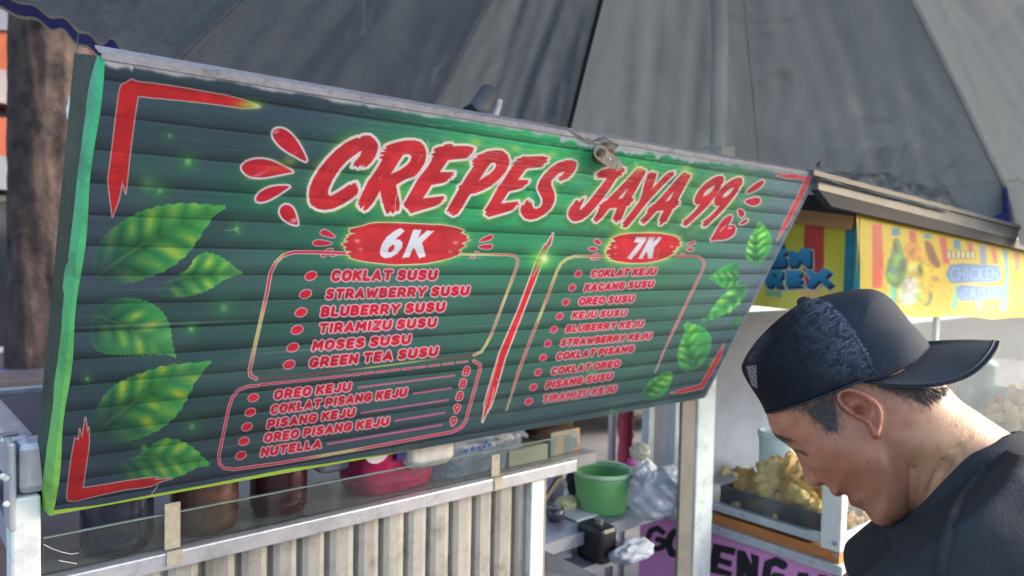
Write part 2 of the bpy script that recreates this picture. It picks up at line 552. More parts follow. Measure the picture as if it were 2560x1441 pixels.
# planks: light upper edge, darker towards the printed joint
pl = (vn - 0.039) / 0.0625
fr = pl - np.floor(pl)
wob = 0.03 * (vnoise(un * 20, np.floor(pl) * 3.1) - 0.5)
fr2 = np.clip(fr + wob, 0, 1)
shade = 1.04 - (0.14 + .14 * vnoise(un * 5, np.floor(pl) * 1.7 + 4)) * sstep(0.42, 0.97, fr2) - 0.16 * np.exp(-((fr2 - 0.96) / 0.055) ** 2)
shade = np.where(fr2 > .965, shade * (1 - sstep(.965, 1, fr2)) + 1.0 * sstep(.965, 1, fr2), shade)
shade *= 1 + 0.10 * (fbm(un * 14, vn * 260, 3) - 0.5) + 0.07 * (vnoise(np.floor(pl) * 7.3 + un * 3, np.floor(pl)) - 0.5)
PLANK = shade
cv.img *= shade[..., None]
lightline = 0.05 * np.exp(-((fr2 - 0.04) / 0.03) ** 2)
cv.img += (cv.img * lightline[..., None])
# printed light specks and sparkles
for x, y, r, a in [(470, 405, 18, .8), (400, 478, 14, .7), (592, 572, 12, .8), (478, 823, 13, .8), (425, 340, 10, .6), (218, 948, 10, .7), (560, 770, 20, .5), (360, 1120, 14, .6),
                   (480, 1067, 16, .5), (370, 460, 40, .35), (1480, 930, 22, .4), (1530, 1030, 12, .3), (1760, 800, 10, .5), (940, 640, 18, .3), (1095, 650, 14, .3)]:
    cv.blob(x, y, r * 1.6, r * 1.6, (70, 170, 90), a * .6); cv.blob(x, y, r * .45, r * .45, (150, 225, 130), a)
RED, RED2, WHT, PINKW = (222, 58, 66), (206, 52, 74), (226, 226, 234), (236, 190, 206)
LIME = (150, 214, 84)

# --- leaves
def leaf(loop, base, tip, side=5.0, tone=1.0, fade=0.25, glow=(170, 208, 92)):
    lp = chaikin(loop, 1)
    # saw edge
    sg = segs([lp]); rg = cv.region(lp, 6)
    if rg is None: return
    X, Y = cv.PX[rg], cv.PY[rg]
    d = sdf(sg, X, Y) + 1.6 * np.sin(np.arctan2(Y - base[1], X - base[0]) * 90)
    ax = np.array(tip, float) - np.array(base, float); L = np.hypot(*ax); ax /= L
    t = ((X - base[0]) * ax[0] + (Y - base[1]) * ax[1]) / L
    s = (-(X - base[0]) * ax[1] + (Y - base[1]) * ax[0]) / L
    s = s + 0.05 * np.sin(t * 3)
    ph = (t - 0.95 * np.abs(s) + 1.1 * s * s + .05 * (fbm(X / 40, Y / 40) - .5)) * side
    w = ph - np.floor(ph)
    vein = np.exp(-((np.minimum(w, 1 - w)) / 0.13) ** 2)
    puff = np.exp(-((w - 0.5) / 0.24) ** 2) * np.exp(-((np.abs(s) - 0.14) / 0.09) ** 2) * (0.15 + 1.25 * vnoise(X / 34, Y / 34))
    cool = vnoise(X / 50 + 9, Y / 50)
    k = sstep(-0.05, 0.75, t)
    c = np.array([40, 104, 84.0]) * (1 - k)[..., None] + np.array([84, 178, 98.0]) * k[..., None]
    c = c * (1 - 0.24 * vein * (1 - 0.5 * k) * sstep(.30, .06, np.abs(s)))[..., None]
    c += (np.array([56, 158, 112.0]) - c) * (.45 * cool)[..., None]
    c *= (1 - .22 * np.exp(-(s / .05) ** 2) * sstep(1, .4, t))[..., None]
    c += (np.array(glow, float) - c) * np.clip(puff * (0.35 + 0.75 * k), 0, .9)[..., None]
    edge = np.exp(-(d / 7.0) ** 2)
    c += (np.array([96, 204, 112.0]) - c) * (0.35 * edge)[..., None]
    mid = np.exp(-((s - 0.0) / 0.012) ** 2) * sstep(0.75, 0.1, t)
    c += (np.array([120, 160, 112.0]) - c) * (0.7 * mid)[..., None]
    c *= (0.55 + 0.45 * PLANK[rg] / 1.03)[..., None] * tone
    a = sstep(1, -1, d) * (fade + (1 - fade) * sstep(-0.05, 0.42, t))
    cv.paint(rg, c, a)
k1 = lambda p: Z(220, 480, 3.276, p)
k2 = lambda p: Z(150, 880, 3.43, p)
k3 = lambda p: Z(1580, 420, 2.442, p)
leaf(k1([(1160, 118), (1000, 105), (800, 88), (600, 110), (450, 150), (300, 230), (170, 320), (90, 420), (55, 520), (40, 640), (90, 730), (250, 760), (400, 735), (560, 680), (700, 610), (820, 510), (900, 400), (960, 300), (1040, 190)]), k1([(60, 700)])[0], k1([(1160, 118)])[0], 6)
leaf(k1([(1295, 682), (1210, 625), (1150, 570), (1060, 515), (960, 488), (870, 530), (840, 620), (700, 700), (560, 780), (540, 820), (600, 860), (740, 870), (900, 840), (1020, 790), (1120, 715), (1210, 685)]), k1([(560, 760)])[0], k1([(1295, 682)])[0], 5, glow=(206, 222, 90))
leaf(k1([(728, 1365), (690, 1250), (680, 1110), (620, 990), (540, 920), (440, 880), (300, 860), (150, 890), (60, 960), (20, 1080), (20, 1260), (100, 1320), (250, 1340), (450, 1335), (600, 1330), (690, 1345)]), k1([(30, 1000)])[0], k1([(728, 1365)])[0], 5)
leaf(k2([(1330, 75), (1200, 90), (980, 105), (850, 130), (700, 180), (540, 240), (430, 310), (340, 420), (270, 560), (260, 720), (400, 790), (600, 770), (780, 710), (900, 640), (1020, 530), (1100, 380), (1160, 260), (1240, 150)]), k2([(265, 725)])[0], k2([(1330, 75)])[0], 6, 1.0, 0.12, (196, 214, 76))
leaf(k2([(1310, 965), (1230, 910), (1180, 850), (1100, 790), (990, 745), (880, 745), (780, 800), (700, 880), (500, 960), (420, 1060), (560, 1110), (750, 1110), (900, 1095), (1060, 1060), (1150, 1000)]), k2([(430, 930)])[0], k2([(1310, 965)])[0], 6, 1.0, 0.1)
leaf(k3([(770, 322), (810, 355), (850, 410), (855, 470), (830, 530), (780, 590), (730, 600), (695, 570), (695, 500), (715, 430), (755, 370)]), k3([(762, 610)])[0], k3([(770, 322)])[0], 6, 1.15, .8, (190, 240, 110))
leaf(k3([(462, 680), (520, 625), (590, 585), (660, 570), (652, 630), (662, 705), (600, 740), (560, 740), (520, 710), (500, 680)]), k3([(690, 665)])[0], k3([(462, 680)])[0], 5, 1.1, .6)
leaf(k3([(450, 930), (500, 840), (560, 770), (640, 720), (710, 705), (705, 740), (680, 800), (620, 870), (540, 910)]), k3([(720, 690)])[0], k3([(450, 930)])[0], 5, 1.15, .7, (190, 236, 100))
leaf(k3([(320, 940), (390, 955), (450, 980), (485, 1030), (485, 1080), (460, 1160), (400, 1230), (340, 1250), (290, 1220), (275, 1150), (290, 1080), (320, 1010)]), k3([(400, 1260)])[0], k3([(320, 940)])[0], 6, 1.1, .8)
leaf(k3([(55, 1380), (80, 1330), (150, 1270), (250, 1232), (245, 1300), (210, 1370), (150, 1415), (90, 1425)]), k3([(60, 1400)])[0], k3([(250, 1232)])[0], 5, 1.0, .6)
leaf(k3([(590, 1000), (620, 930), (680, 880), (650, 950), (610, 990)]), k3([(590, 1000)])[0], k3([(680, 880)])[0], 4, .9, .5)
leaf(k3([(440, 1230), (470, 1180), (520, 1140), (500, 1200), (460, 1240)]), k3([(440, 1235)])[0], k3([(520, 1140)])[0], 4, .9, .5)

# --- corner brackets
def bristle(loop, **kw):
    cv.shape([loop], kw.pop('col', (214, 54, 62)), (214, 190, 196), kw.pop('ow', 2.4), **kw)
bristle([(298, 230), (303, 214), (318, 205), (330, 199), (344, 205), (420, 214), (500, 228), (560, 238), (612, 251), (650, 268), (610, 271), (555, 263), (480, 254), (400, 246), (345, 241), (337, 290), (323, 400), (318, 450), (314, 484), (306, 452), (297, 500), (281, 542), (276, 500), (270, 450), (277, 400), (289, 300)])
bristle(k2([(60, 1240), (75, 1090), (100, 900), (130, 740), (160, 760), (168, 660), (190, 740), (218, 565), (235, 700), (246, 650), (250, 760), (240, 860), (210, 1060), (195, 1170), (330, 1150), (560, 1110), (700, 1090), (840, 1075), (800, 1100), (960, 1085), (870, 1110), (780, 1150), (700, 1165), (560, 1180), (330, 1230), (130, 1280), (70, 1275)]))
bristle(k3([(880, 48), (930, 40), (980, 38), (1090, 45), (1090, 70), (1040, 180), (960, 330), (886, 444), (925, 340), (1000, 190), (1052, 80), (1050, 72), (950, 64)]), ow=1.6, col=(228, 92, 104))
bristle(k3([(562, 1075), (540, 1160), (460, 1300), (430, 1345), (300, 1375), (235, 1375), (300, 1355), (415, 1325), (440, 1290), (510, 1160)]), ow=1.4)
cv.blob(622, 262, 30, 12, (170, 230, 90), .75); cv.blob(640, 266, 10, 6, (226, 240, 190), .7)

# --- title
z1 = lambda p: Z(740, 310, 5.544, p)
z2 = lambda p: Z(1040, 330, 6.004, p)
z3 = lambda p: Z(1220, 360, 6.55, p)
z4 = lambda p: Z(1400, 390, 7.205, p)
z5 = lambda p: Z(1540, 400, 7.586, p)
z6 = lambda p: Z(1690, 420, 7.205, p)
z7 = lambda p: Z(580, 300, 5.146, p)
z8 = lambda p: Z(760, 540, 4.923, p)
z9 = lambda p: Z(1300, 570, 5.12, p)
TITLE = [
 [z1([(1135,285),(1115,250),(1090,215),(1030,165),(960,160),(905,175),(880,205),(850,190),(780,215),(680,270),(560,360),(430,490),(320,630),(235,770),(190,890),(180,980),(190,1080),(215,1130),(260,1150),(280,1170),(330,1186),(400,1195),(520,1175),(660,1110),(780,1030),(850,975),(865,910),(850,880),(860,855),(835,865),(840,815),(810,840),(815,815),(780,830),(765,850),(740,840),(640,910),(540,970),(480,1000),(450,985),(440,950),(460,880),(510,770),(600,630),(700,520),(790,450),(880,385),(912,378),(890,440),(830,510),(800,540),(805,565),(780,595),(830,580),(855,610),(895,570),(905,600),(945,555),(930,605),(985,590),(1040,540),(1090,470),(1125,390),(1135,320)])],
 [[(963.7,366.8),(974.5,361.4),(992.5,356),(1014,351.5),(1036,351.5),(1050,354.7),(1060,364),(1065,378),(1065.5,393),(1061.7,408),(1050,426.7),(1040,438),(1036,441.7),(1017.8,447),(1005,454),(989.8,463.3),(992.5,476),(999.7,510),(998.8,522.8),(996,529),(988,526.5),(986,532),(981.7,534.5),(974.5,527.3),(972.7,533.7),(966.4,534.6),(961,521),(954.6,497.6),(950,476.8),(942,492),(929.4,512),(918.6,523.7),(910.5,527.3),(907.7,524.6),(911,513.8),(901.4,522),(898.7,518.3),(900.5,512),(895,513.8),(897,504.8),(902.3,490.4),(913,468.7),(920.4,452.5),(931,439.9),(943.8,420),(956.4,398.4),(949.2,396.6),(950,392),(961.9,387.6),(950,385.8),(952,381),(963.7,379.4),(956.4,374),(967,373)],
  z1([(1490,425),(1560,420),(1600,450),(1590,510),(1540,570),(1440,640),(1310,700),(1370,610),(1430,510)])],
 [z2([(275,255),(340,225),(410,215),(440,185),(540,180),(560,215),(700,210),(800,215),(885,245),(850,265),(870,285),(840,300),(850,325),(800,335),(815,355),(775,370),(765,395),(680,405),(480,425),(430,500),(355,605),(580,605),(545,635),(575,655),(520,665),(540,690),(490,700),(470,735),(400,770),(230,800),(170,900),(100,1000),(410,965),(430,985),(400,1000),(430,1020),(385,1025),(390,1050),(340,1090),(240,1130),(0,1200),(-79,1228),(-90,1200),(-122,1180),(-110,1160),(-160,1140),(-187,1092),(-60,870),(0,760),(60,670),(180,520),(240,420),(230,395),(270,370),(225,345),(300,300),(265,290)])],
 [z2([(905,360),(1000,325),(1080,290),(1200,275),(1300,285),(1370,340),(1400,420),(1395,500),(1340,610),(1250,710),(1130,810),(1000,880),(900,920),(810,935),(760,1020),(690,1140),(620,1235),(555,1260),(530,1245),(550,1220),(500,1235),(505,1195),(460,1205),(480,1150),(540,1040),(610,920),(650,850),(635,830),(660,800),(690,790),(760,670),(870,510),(835,490),(870,470),(830,440),(890,410),(845,405),(930,385)]),
  z2([(1130,465),(1190,465),(1205,500),(1180,560),(1110,630),(940,735),(1010,630),(1075,530)])],
 [z3([(460,250),(540,230),(570,205),(650,210),(800,205),(900,200),(1000,235),(950,265),(980,300),(920,320),(900,370),(820,390),(640,405),(600,440),(490,590),(680,595),(645,620),(660,640),(600,680),(580,715),(480,750),(340,780),(280,870),(210,980),(500,940),(480,965),(520,990),(460,1010),(430,1060),(360,1100),(200,1150),(40,1192),(11,1200),(-10,1180),(-54,1157),(-22,1125),(-54,1092),(30,960),(130,780),(170,700),(230,630),(330,470),(390,385),(380,370),(430,350),(385,325),(440,310),(410,300),(480,275)])],
 [z3([(1455,330),(1430,290),(1380,270),(1300,265),(1240,285),(1150,310),(1030,390),(920,500),(850,600),(815,690),(815,740),(850,820),(890,900),(890,980),(860,1035),(800,1065),(750,1060),(720,1000),(725,950),(690,980),(695,930),(660,960),(665,905),(610,950),(590,1020),(575,990),(545,1020),(530,1080),(545,1150),(600,1220),(690,1245),(800,1225),(920,1160),(1030,1060),(1085,950),(1095,850),(1070,760),(1035,680),(1035,610),(1080,560),(1150,490),(1250,450),(1210,520),(1150,550),(1165,575),(1140,600),(1185,595),(1200,620),(1230,590),(1290,580),(1370,510),(1430,420)])],
 [z4([(640,330),(700,290),(770,250),(880,225),(960,215),(1120,210),(1180,225),(1150,255),(1180,285),(1110,300),(1120,345),(1040,380),(1000,430),(900,590),(780,760),(640,930),(520,1060),(400,1150),(290,1185),(220,1175),(170,1130),(145,1060),(160,980),(210,890),(225,900),(270,810),(320,790),(330,835),(360,810),(355,830),(400,780),(450,745),(420,820),(370,920),(350,980),(400,950),(480,870),(600,720),(720,570),(850,400),(640,400),(690,375),(650,350),(700,330)])],
 [z4([(1400,215),(1440,235),(1460,215),(1490,245),(1545,260),(1540,310),(1470,430),(1380,600),(1290,755),(1340,775),(1300,800),(1330,820),(1270,845),(1260,890),(1200,910),(1150,1040),(1100,1150),(1060,1180),(1040,1165),(1020,1210),(990,1200),(1000,1170),(950,1165),(960,1110),(990,1030),(1030,935),(880,950),(830,1020),(740,1130),(650,1200),(620,1195),(640,1160),(590,1160),(640,1080),(690,990),(690,950),(720,930),(700,890),(760,860),(780,830),(840,805),(950,690),(1080,560),(1230,400)]),
  z4([(1225,590),(1160,700),(1120,770),(1045,780),(1120,690)])],
 [z5([(605,260),(660,245),(690,220),(710,260),(740,240),(775,250),(760,330),(690,540),(800,430),(920,300),(1000,240),(1120,215),(1080,260),(1120,265),(1060,320),(950,430),(820,560),(700,690),(560,850),(430,1020),(320,1150),(230,1260),(180,1290),(140,1280),(110,1270),(150,1230),(120,1210),(190,1120),(290,990),(450,780),(490,650),(540,450),(590,300)])],
 [z5([(1270,245),(1310,230),(1360,270),(1420,280),(1400,340),(1330,470),(1240,640),(1170,770),(1210,795),(1180,820),(1200,850),(1140,880),(1130,910),(1080,930),(1050,1000),(990,1100),(950,1180),(910,1185),(880,1220),(840,1240),(810,1235),(850,1160),(810,1160),(850,1060),(910,960),(770,975),(700,1050),(600,1160),(520,1220),(490,1215),(520,1170),(460,1190),(470,1140),(560,1050),(600,990),(580,970),(620,930),(610,915),(670,880),(680,860),(740,825),(860,700),(1000,540),(1150,370)]),
  z5([(1100,600),(1020,760),(930,795),(1010,700)])],
 [z6([(830,140),(860,170),(865,230),(840,280),(815,310),(800,330),(820,325),(760,430),(690,540),(590,670),(480,780),(360,890),(230,1010),(180,1050),(140,1045),(150,1020),(110,1030),(150,980),(130,960),(200,910),(320,800),(440,655),(380,665),(340,640),(330,580),(360,490),(430,380),(530,280),(640,200),(740,150)]),
  z6([(705,310),(660,400),(590,470),(490,520),(510,460),(580,380)])],
 [z6([(1170,175),(1195,200),(1200,260),(1190,300),(1140,350),(1130,375),(1140,380),(1060,500),(950,640),(840,770),(720,890),(590,1010),(530,1060),(480,1060),(500,1035),(465,1040),(510,1000),(480,975),(570,910),(680,810),(795,680),(730,690),(695,660),(685,600),(715,500),(790,400),(890,300),(1000,220),(1090,180)]),
  z6([(1050,345),(1000,430),(930,500),(840,545),(860,480),(940,400)])],
]
TW = [7.2, 7.0, 6.2, 6.0, 5.4, 5.2, 4.8, 4.4, 4.2, 4.0, 4.2, 4.2]
DROPS = [z7([(600,105),(680,120),(770,190),(850,290),(920,420),(965,525),(940,535),(800,460),(660,380),(560,280),(515,190),(540,125)]),
         z7([(110,610),(180,540),(290,505),(420,505),(540,540),(680,610),(790,670),(760,675),(600,705),(440,740),(280,745),(170,700)]),
         z7([(305,1010),(350,940),(450,880),(560,850),(760,850),(700,890),(600,960),(480,1030),(380,1060),(320,1050)]),
         z7([(605,1180),(640,1110),(700,1090),(760,1110),(810,1180),(850,1340),(830,1355),(740,1330),(650,1270)]),
         z6([(1590,225),(1585,280),(1500,370),(1380,440),(1240,465),(1320,370),(1450,270),(1540,230)]),
         z6([(1215,605),(1320,560),(1450,530),(1510,545),(1525,600),(1490,660),(1390,690),(1320,665)]),
         z6([(1110,745),(1180,750),(1230,790),(1235,840),(1200,890),(1160,890),(1125,840)]),
         z6([(1130,1030),(1180,970),(1250,925),(1295,920),(1290,960),(1230,1010)])]
# printed soft shadow under the title, glow round it, outline, red
for L, w in zip(TITLE, TW):
    sh = [[(x - 3, y + 15) for x, y in L[0]]]
    rg = cv.region(sh[0], 30)
    d = sdf(segs(sh), cv.PX[rg], cv.PY[rg])
    cv.paint(rg, (34, 92, 70), 0.5 * sstep(14, -6, d))
for L, w in zip(TITLE, TW):
    sg = segs(L); rg = cv.region(L[0], 46)
    X, Y = cv.PX[rg], cv.PY[rg]
    d = sdf(sg, X, Y)
    g = np.exp(-np.clip(d - w, 0, None) / 8.0) * (0.05 + 1.25 * vnoise(X / 42 + 3, Y / 34)) * 0.66
    cv.paint(rg, (146, 212, 84), np.clip(g, 0, .9))
for L, w in zip(TITLE, TW):
    cv.shape(L[:1], (226, 222, 228), (226, 222, 228), w, aa=1.1, shade=False) if False else None
    sg = segs(L); rg = cv.region(L[0], 14)
    d = sdf(sg, cv.PX[rg], cv.PY[rg])
    cv.paint(rg, (230, 226, 226), sstep(1.2, -1.2, d - w))
for L, w in zip(TITLE, TW):
    sg = segs(L); rg = cv.region(L[0], 6)
    X, Y = cv.PX[rg], cv.PY[rg]
    d = sdf(sg, X, Y)
    c = np.array([210, 58, 68.0]) * (0.92 + 0.16 * vnoise(X / 26, Y / 22))[..., None]
    st = vnoise((X * 0.86 + Y * 0.5) / 2.2, (Y * 0.86 - X * 0.5) / 46)
    c += (np.array([240, 120, 120.0]) - c) * (sstep(0.88, 0.98, st) * 0.6)[..., None]
    cv.paint(rg, c, sstep(1.0, -1.0, d))
for p in [(1596, 424), (1716, 424), (1290, 372), (1190, 356), (1380, 386)]:
    cv.blob(*p, 14, 9, (214, 232, 110), .55)
for i, dp in enumerate(DROPS):
    w = 5 if i < 4 else 3
    cv.shape([chaikin(dp, 2)], (212, 50, 70), (226, 216, 226), w, glow=(110, 190, 100), gw=6, ga=.35)
for b in [(690, 330, 8, 5, .8), (728, 388, 22, 4, .35), (645, 438, 26, 4, .5), (682, 418, 24, 10, .0), (735, 552, 10, 6, .9)]:
    cv.blob(*b[:4], (240, 190, 200), b[4], -.4)
cv.blob(690, 420, 34, 12, (240, 120, 70), .5); cv.blob(726, 404, 16, 9, (170, 220, 80), .5)
heart = z6([(600,1330),(690,1180),(780,1020),(880,900),(970,850),(1015,860),(1010,920),(950,1020),(920,1060),(1000,1030),(1060,1040),(1080,1100),(1060,1180),(980,1260),(850,1300),(720,1300)])
cv.shape([chaikin(heart, 1)], (214, 54, 78), (226, 214, 220), 3.2)
cv.line(z6([(800, 1140), (900, 1030)]), (244, 190, 200), 1.2); cv.line(z6([(940, 1090), (1000, 1080)]), (244, 200, 206), 1.6)

# --- price blobs
B6 = z8([(560,165),(640,145),(720,130),(800,100),(900,88),(1100,88),(1300,95),(1500,105),(1700,115),(1850,140),(1970,180),(1925,210),(2020,250),(1995,270),(2035,300),(1940,335),(1990,370),(1890,430),(1930,430),(1900,480),(1800,520),(1700,545),(1500,585),(1300,595),(1100,600),(900,580),(750,560),(640,540),(560,510),(580,495),(520,470),(590,440),(520,430),(500,400),(530,390),(465,350),(550,310),(500,300),(560,250),(530,245),(640,215),(570,210)])
B7 = z9([(1175,140),(1270,95),(1400,75),(1600,70),(1800,75),(1950,100),(2045,140),(2010,150),(2065,180),(2030,195),(2060,220),(1990,260),(2010,275),(1950,300),(1980,320),(1880,380),(1760,420),(1600,450),(1400,450),(1250,430),(1150,400),(1170,390),(1120,365),(1170,345),(1110,340),(1100,290),(1170,265),(1115,240),(1170,225),(1150,190),(1230,175)])
cv.shape([B6], (212, 60, 70), (214, 226, 190), 2.6, glow=(160, 216, 90), gw=7, ga=.5)
cv.shape([B7], (224, 62, 74), (226, 232, 190), 2.4, glow=(190, 232, 110), gw=6, ga=.8)
NUM = [[z8([(1190,150),(1235,185),(1180,240),(1120,290),(1180,295),(1210,330),(1205,390),(1150,460),(1070,510),(990,520),(945,490),(935,430),(960,350),(1020,260),(1110,190)]), z8([(1095,350),(1120,370),(1105,420),(1060,455),(1030,440),(1040,395)])],
       [z8([(1345,175),(1380,168),(1400,178),(1445,170),(1400,280),(1520,180),(1560,190),(1600,185),(1450,330),(1495,490),(1480,510),(1460,505),(1420,525),(1360,400),(1345,395),(1290,510),(1260,508),(1210,520),(1280,360)])],
       [z9([(1490,120),(1620,125),(1610,160),(1520,290),(1420,405),(1400,385),(1370,390),(1450,290),(1530,190),(1460,185)])],
       [z9([(1655,125),(1725,125),(1690,200),(1775,120),(1815,130),(1715,250),(1695,385),(1640,390),(1625,290),(1560,400),(1540,385),(1515,395),(1590,260)])]]
for L in NUM:
    cv.shape(L, (226, 232, 246), aa=1.0, shade=False, grow=.4)
for b in [(893, 603, 7, 5), (901, 624, 5, 3), (1139, 607, 6, 4), (1125, 630, 4, 3), (1538, 618, 5, 4), (1680, 617, 4, 3), (1539, 635, 3, 2)]:
    cv.blob(*b, (250, 200, 190), .7)
for dp in [z8([(190,205),(240,160),(310,190),(405,275),(300,260),(220,240)]), z8([(95,335),(150,295),(260,305),(370,340),(260,365),(140,370)]), z8([(210,460),(280,410),(370,400),(330,450),(240,480)]),
           z8([(205,480),(280,470),(250,510),(215,505)]), z8([(320,470),(400,450),(450,455),(390,490),(330,500)]),
           z8([(2335,240),(2320,280),(2250,310),(2145,325),(2200,275),(2280,240)]), z8([(2130,380),(2220,355),(2310,350),(2325,380),(2290,410),(2210,410)]), z8([(2095,435),(2150,445),(2190,480),(2130,475)]), z8([(2050, 500), (2110, 495), (2100, 515), (2060, 515)]),
           z9([(940,180),(975,140),(1010,155),(1055,215),(990,215)]), z9([(865,275),(920,240),(1010,270),(930,300)]), z9([(905,370),(960,330),(1010,325),(980,370),(910,400)]), z9([(905, 395), (1010, 375), (1000, 400), (920, 408)]),
           z9([(2250,170),(2240,200),(2120,235),(2190,180)]), z9([(2105,275),(2200,255),(2230,270),(2190,305)]), z9([(2060,330),(2110,340),(2100,360),(2065,350)])]:
    cv.shape([chaikin(dp, 2)], (210, 54, 82), (224, 190, 206), 2.0)

# --- frames
GOLD6 = [(650, 830, 70), (690, 640, 20), (1230, 735, 55), (1180, 636, 60), (1215, 870, 30)]
cv.line([(862, 634), (800, 631), (735, 631), (708, 639), (690, 656), (676, 684), (668, 730), (624, 925), (626, 940), (640, 947)], (212, 58, 84), 3.0, (220, 196, 206), 2.0, gold=GOLD6[:2])
cv.line([(650, 948), (800, 933), (937, 918), (1060, 902), (1185, 888)], (150, 70, 66), 1.3, None, gold=[(980, 912, 90)])
cv.line([(1185, 888), (1203, 880), (1213, 866), (1228, 838), (1292, 668), (1295, 650), (1287, 640), (1270, 637), (1150, 636)], (200, 62, 80), 1.7, (214, 216, 190), 1.7, gold=GOLD6[2:])
cv.line([(645, 964), (621, 966), (597, 975), (581, 994), (572, 1020), (547, 1140), (549, 1160), (560, 1171), (585, 1174), (700, 1158), (885, 1126), (1131, 1080), (1152, 1070), (1164, 1054), (1200, 925), (1200, 911), (1185, 903)], (214, 56, 84), 2.3, (226, 190, 206), 1.7, gold=[(840, 1134, 60)])
da, db, dc = np.array((652, 962.)), np.array((880, 938.)), np.array((1178, 903.))
for k in range(17):
    t0, t1 = k / 17, (k + 0.74) / 17
    q = [da * (1 - t) ** 2 + 2 * (2 * db - .5 * da - .5 * dc) * t * (1 - t) + dc * t * t for t in (t0 ** .92, t1 ** .92)]
    cv.line(q, (208, 64, 96), 2.6 - 1.3 * k / 17, (224, 190, 206), 1.2)
sw = Z(1180, 570, 2.882, [(585, 40), (566, 120), (550, 135), (530, 190), (500, 260), (450, 390), (330, 700), (240, 930), (170, 1180), (130, 1300), (118, 1300), (75, 1400), (92, 1300), (90, 1270), (130, 1130), (200, 900), (330, 600), (420, 360), (470, 220), (525, 120), (530, 130)])
cv.shape([sw], (232, 58, 66), (230, 226, 226), 3.0)
cv.line(Z(1180, 570, 2.882, [(530, 160), (440, 350)]), (236, 200, 196), 0.9); cv.line(Z(1180, 570, 2.882, [(190, 950), (130, 1160), (95, 1300)]), (240, 180, 180), 0.9)
cv.line(Z(1180, 570, 2.882, [(160, 1150), (115, 1340)]), (226, 214, 214), 0.9)
cv.blob(1354, 647, 40, 34, (60, 220, 130), .6); cv.blob(1355, 648, 22, 18, (200, 236, 90), .8); cv.blob(1361, 646, 8, 10, (250, 255, 226), .9)
cv.line([(1511, 641), (1470, 641), (1437, 641), (1418, 647), (1402, 660), (1392, 679), (1370, 740), (1330, 840), (1298, 925), (1278, 990), (1266, 1026)], (206, 64, 92), 2.0, (222, 214, 190), 1.5, taper=(940, 1030), gold=[(1410, 655, 60), (1350, 780, 26)])
cv.line([(1690, 641), (1725, 641), (1745, 642), (1757, 648), (1761, 658), (1755, 680), (1704, 784), (1660, 878), (1638, 932)], (206, 110, 122), 2.0, (206, 190, 190), 1.2, taper=(820, 950))

# --- menu lines
za = lambda p: (600 + p[0] / 3.556, 640 + p[1] / 3.556)
zb = lambda p: (530 + p[0] / 3.657, 880 + p[1] / 3.657)
zc = lambda p: (1300 + p[0] / 5.12, 570 + p[1] / 5.12)
zd = lambda p: (1240 + p[0] / 4.741, 780 + p[1] / 4.741)
def menu(f, txt, lb, rb, ty, bold, ow, shear=0.24, a=1.0, thin=1.0):
    L, Rr = f(lb), f(rb)
    top = f((lb[0], ty))[1]
    st, hw = stroke_text(txt, L, Rr, top, shear, thin=thin)
    pts = np.concatenate([np.array(q) for q in st])
    rg = cv.region(pts, 10)
    X, Y = cv.PX[rg], cv.PY[rg]
    d = np.full(X.shape, 1e9)
    for q in st:
        d = np.minimum(d, pdist(q, X, Y))
    d = d - hw
    cv.paint(rg, (230, 184, 200), a * sstep(1.0, -1.0, d - ow))
    c = np.array([204, 40, 66.0]) * (0.93 + 0.16 * vnoise(X / 30, Y / 30))[..., None]
    cv.paint(rg, c, a * sstep(0.9, -0.9, d - bold))
def dot(p, rx, ry, w, col=(220, 50, 72)):
    t = np.linspace(0, 2 * np.pi, 22)[:-1]
    cv.shape([[(p[0] + rx * math.cos(k) + ry * .18 * -math.sin(k), p[1] + ry * math.sin(k) - .12 * rx * math.cos(k)) for k in t]], col, (228, 180, 198), w)
for txt, lb, rb, ty in [("COKLAT SUSU", (805, 228), (1745, 215), 126), ("STRAWBERRY SUSU", (755, 388), (2030, 352), 294), ("BLUBERRY SUSU", (712, 546), (1815, 495), 450),
                        ("TIRAMIZU SUSU", (695, 693), (1740, 633), 600), ("MOSES SUSU", (635, 850), (1510, 783), 755), ("GREEN TEA SUSU", (608, 1000), (1752, 890), 905)]:
    menu(za, txt, lb, rb, ty, .2, 3.2, .20)
for p in [(630, 178), (583, 340), (543, 503), (507, 658), (470, 815), (437, 967)]:
    dot(za(p), 14, 10.5, 2.2)
for txt, lb, rb, ty in [("OREO KEJU", (560, 442), (1262, 358), 350), ("COKLAT PISANG KEJU", (530, 576), (1775, 408), 486), ("PISANG KEJU", (497, 708), (1300, 590), 620),
                        ("OREO PISANG KEJU", (470, 833), (1610, 672), 746), ("NUTELLA", (440, 963), (995, 878), 876)]:
    menu(zb, txt, lb, rb, ty, .1, 2.9, .20)
for p in [(378, 420), (350, 553), (320, 686), (292, 818), (265, 948)]:
    dot(zb(p), 12.5, 9.5, 2)
for ch, p in [("8", (2285, 222)), ("8", (2252, 336)), ("8", (2222, 450)), ("9", (2195, 566)), ("9", (2162, 682))]:
    menu(zb, ch, p, (p[0] + 62, p[1] - 7), p[1] - 90, 0, 2.4, .26, 1, .74)
for a, b in [((1335, 328), (2225, 215)), ((1835, 382), (2195, 330)), ((1360, 560), (2165, 440)), ((1670, 632), (2135, 555)), ((1050, 845), (2105, 668))]:
    A, B = np.array(zb(a)), np.array(zb(b)); n = int(np.hypot(*(B - A)) / 4.6)
    for k in range(n):
        q = A + (B - A) * (k + .5) / n
        rg = cv.region([q], 5)
        d = np.hypot(cv.PX[rg] - q[0], cv.PY[rg] - q[1])
        cv.paint(rg, (232, 160, 200), .95 * sstep(3.4, 1.4, d)); cv.paint(rg, (206, 50, 110), sstep(2.0, .8, d))
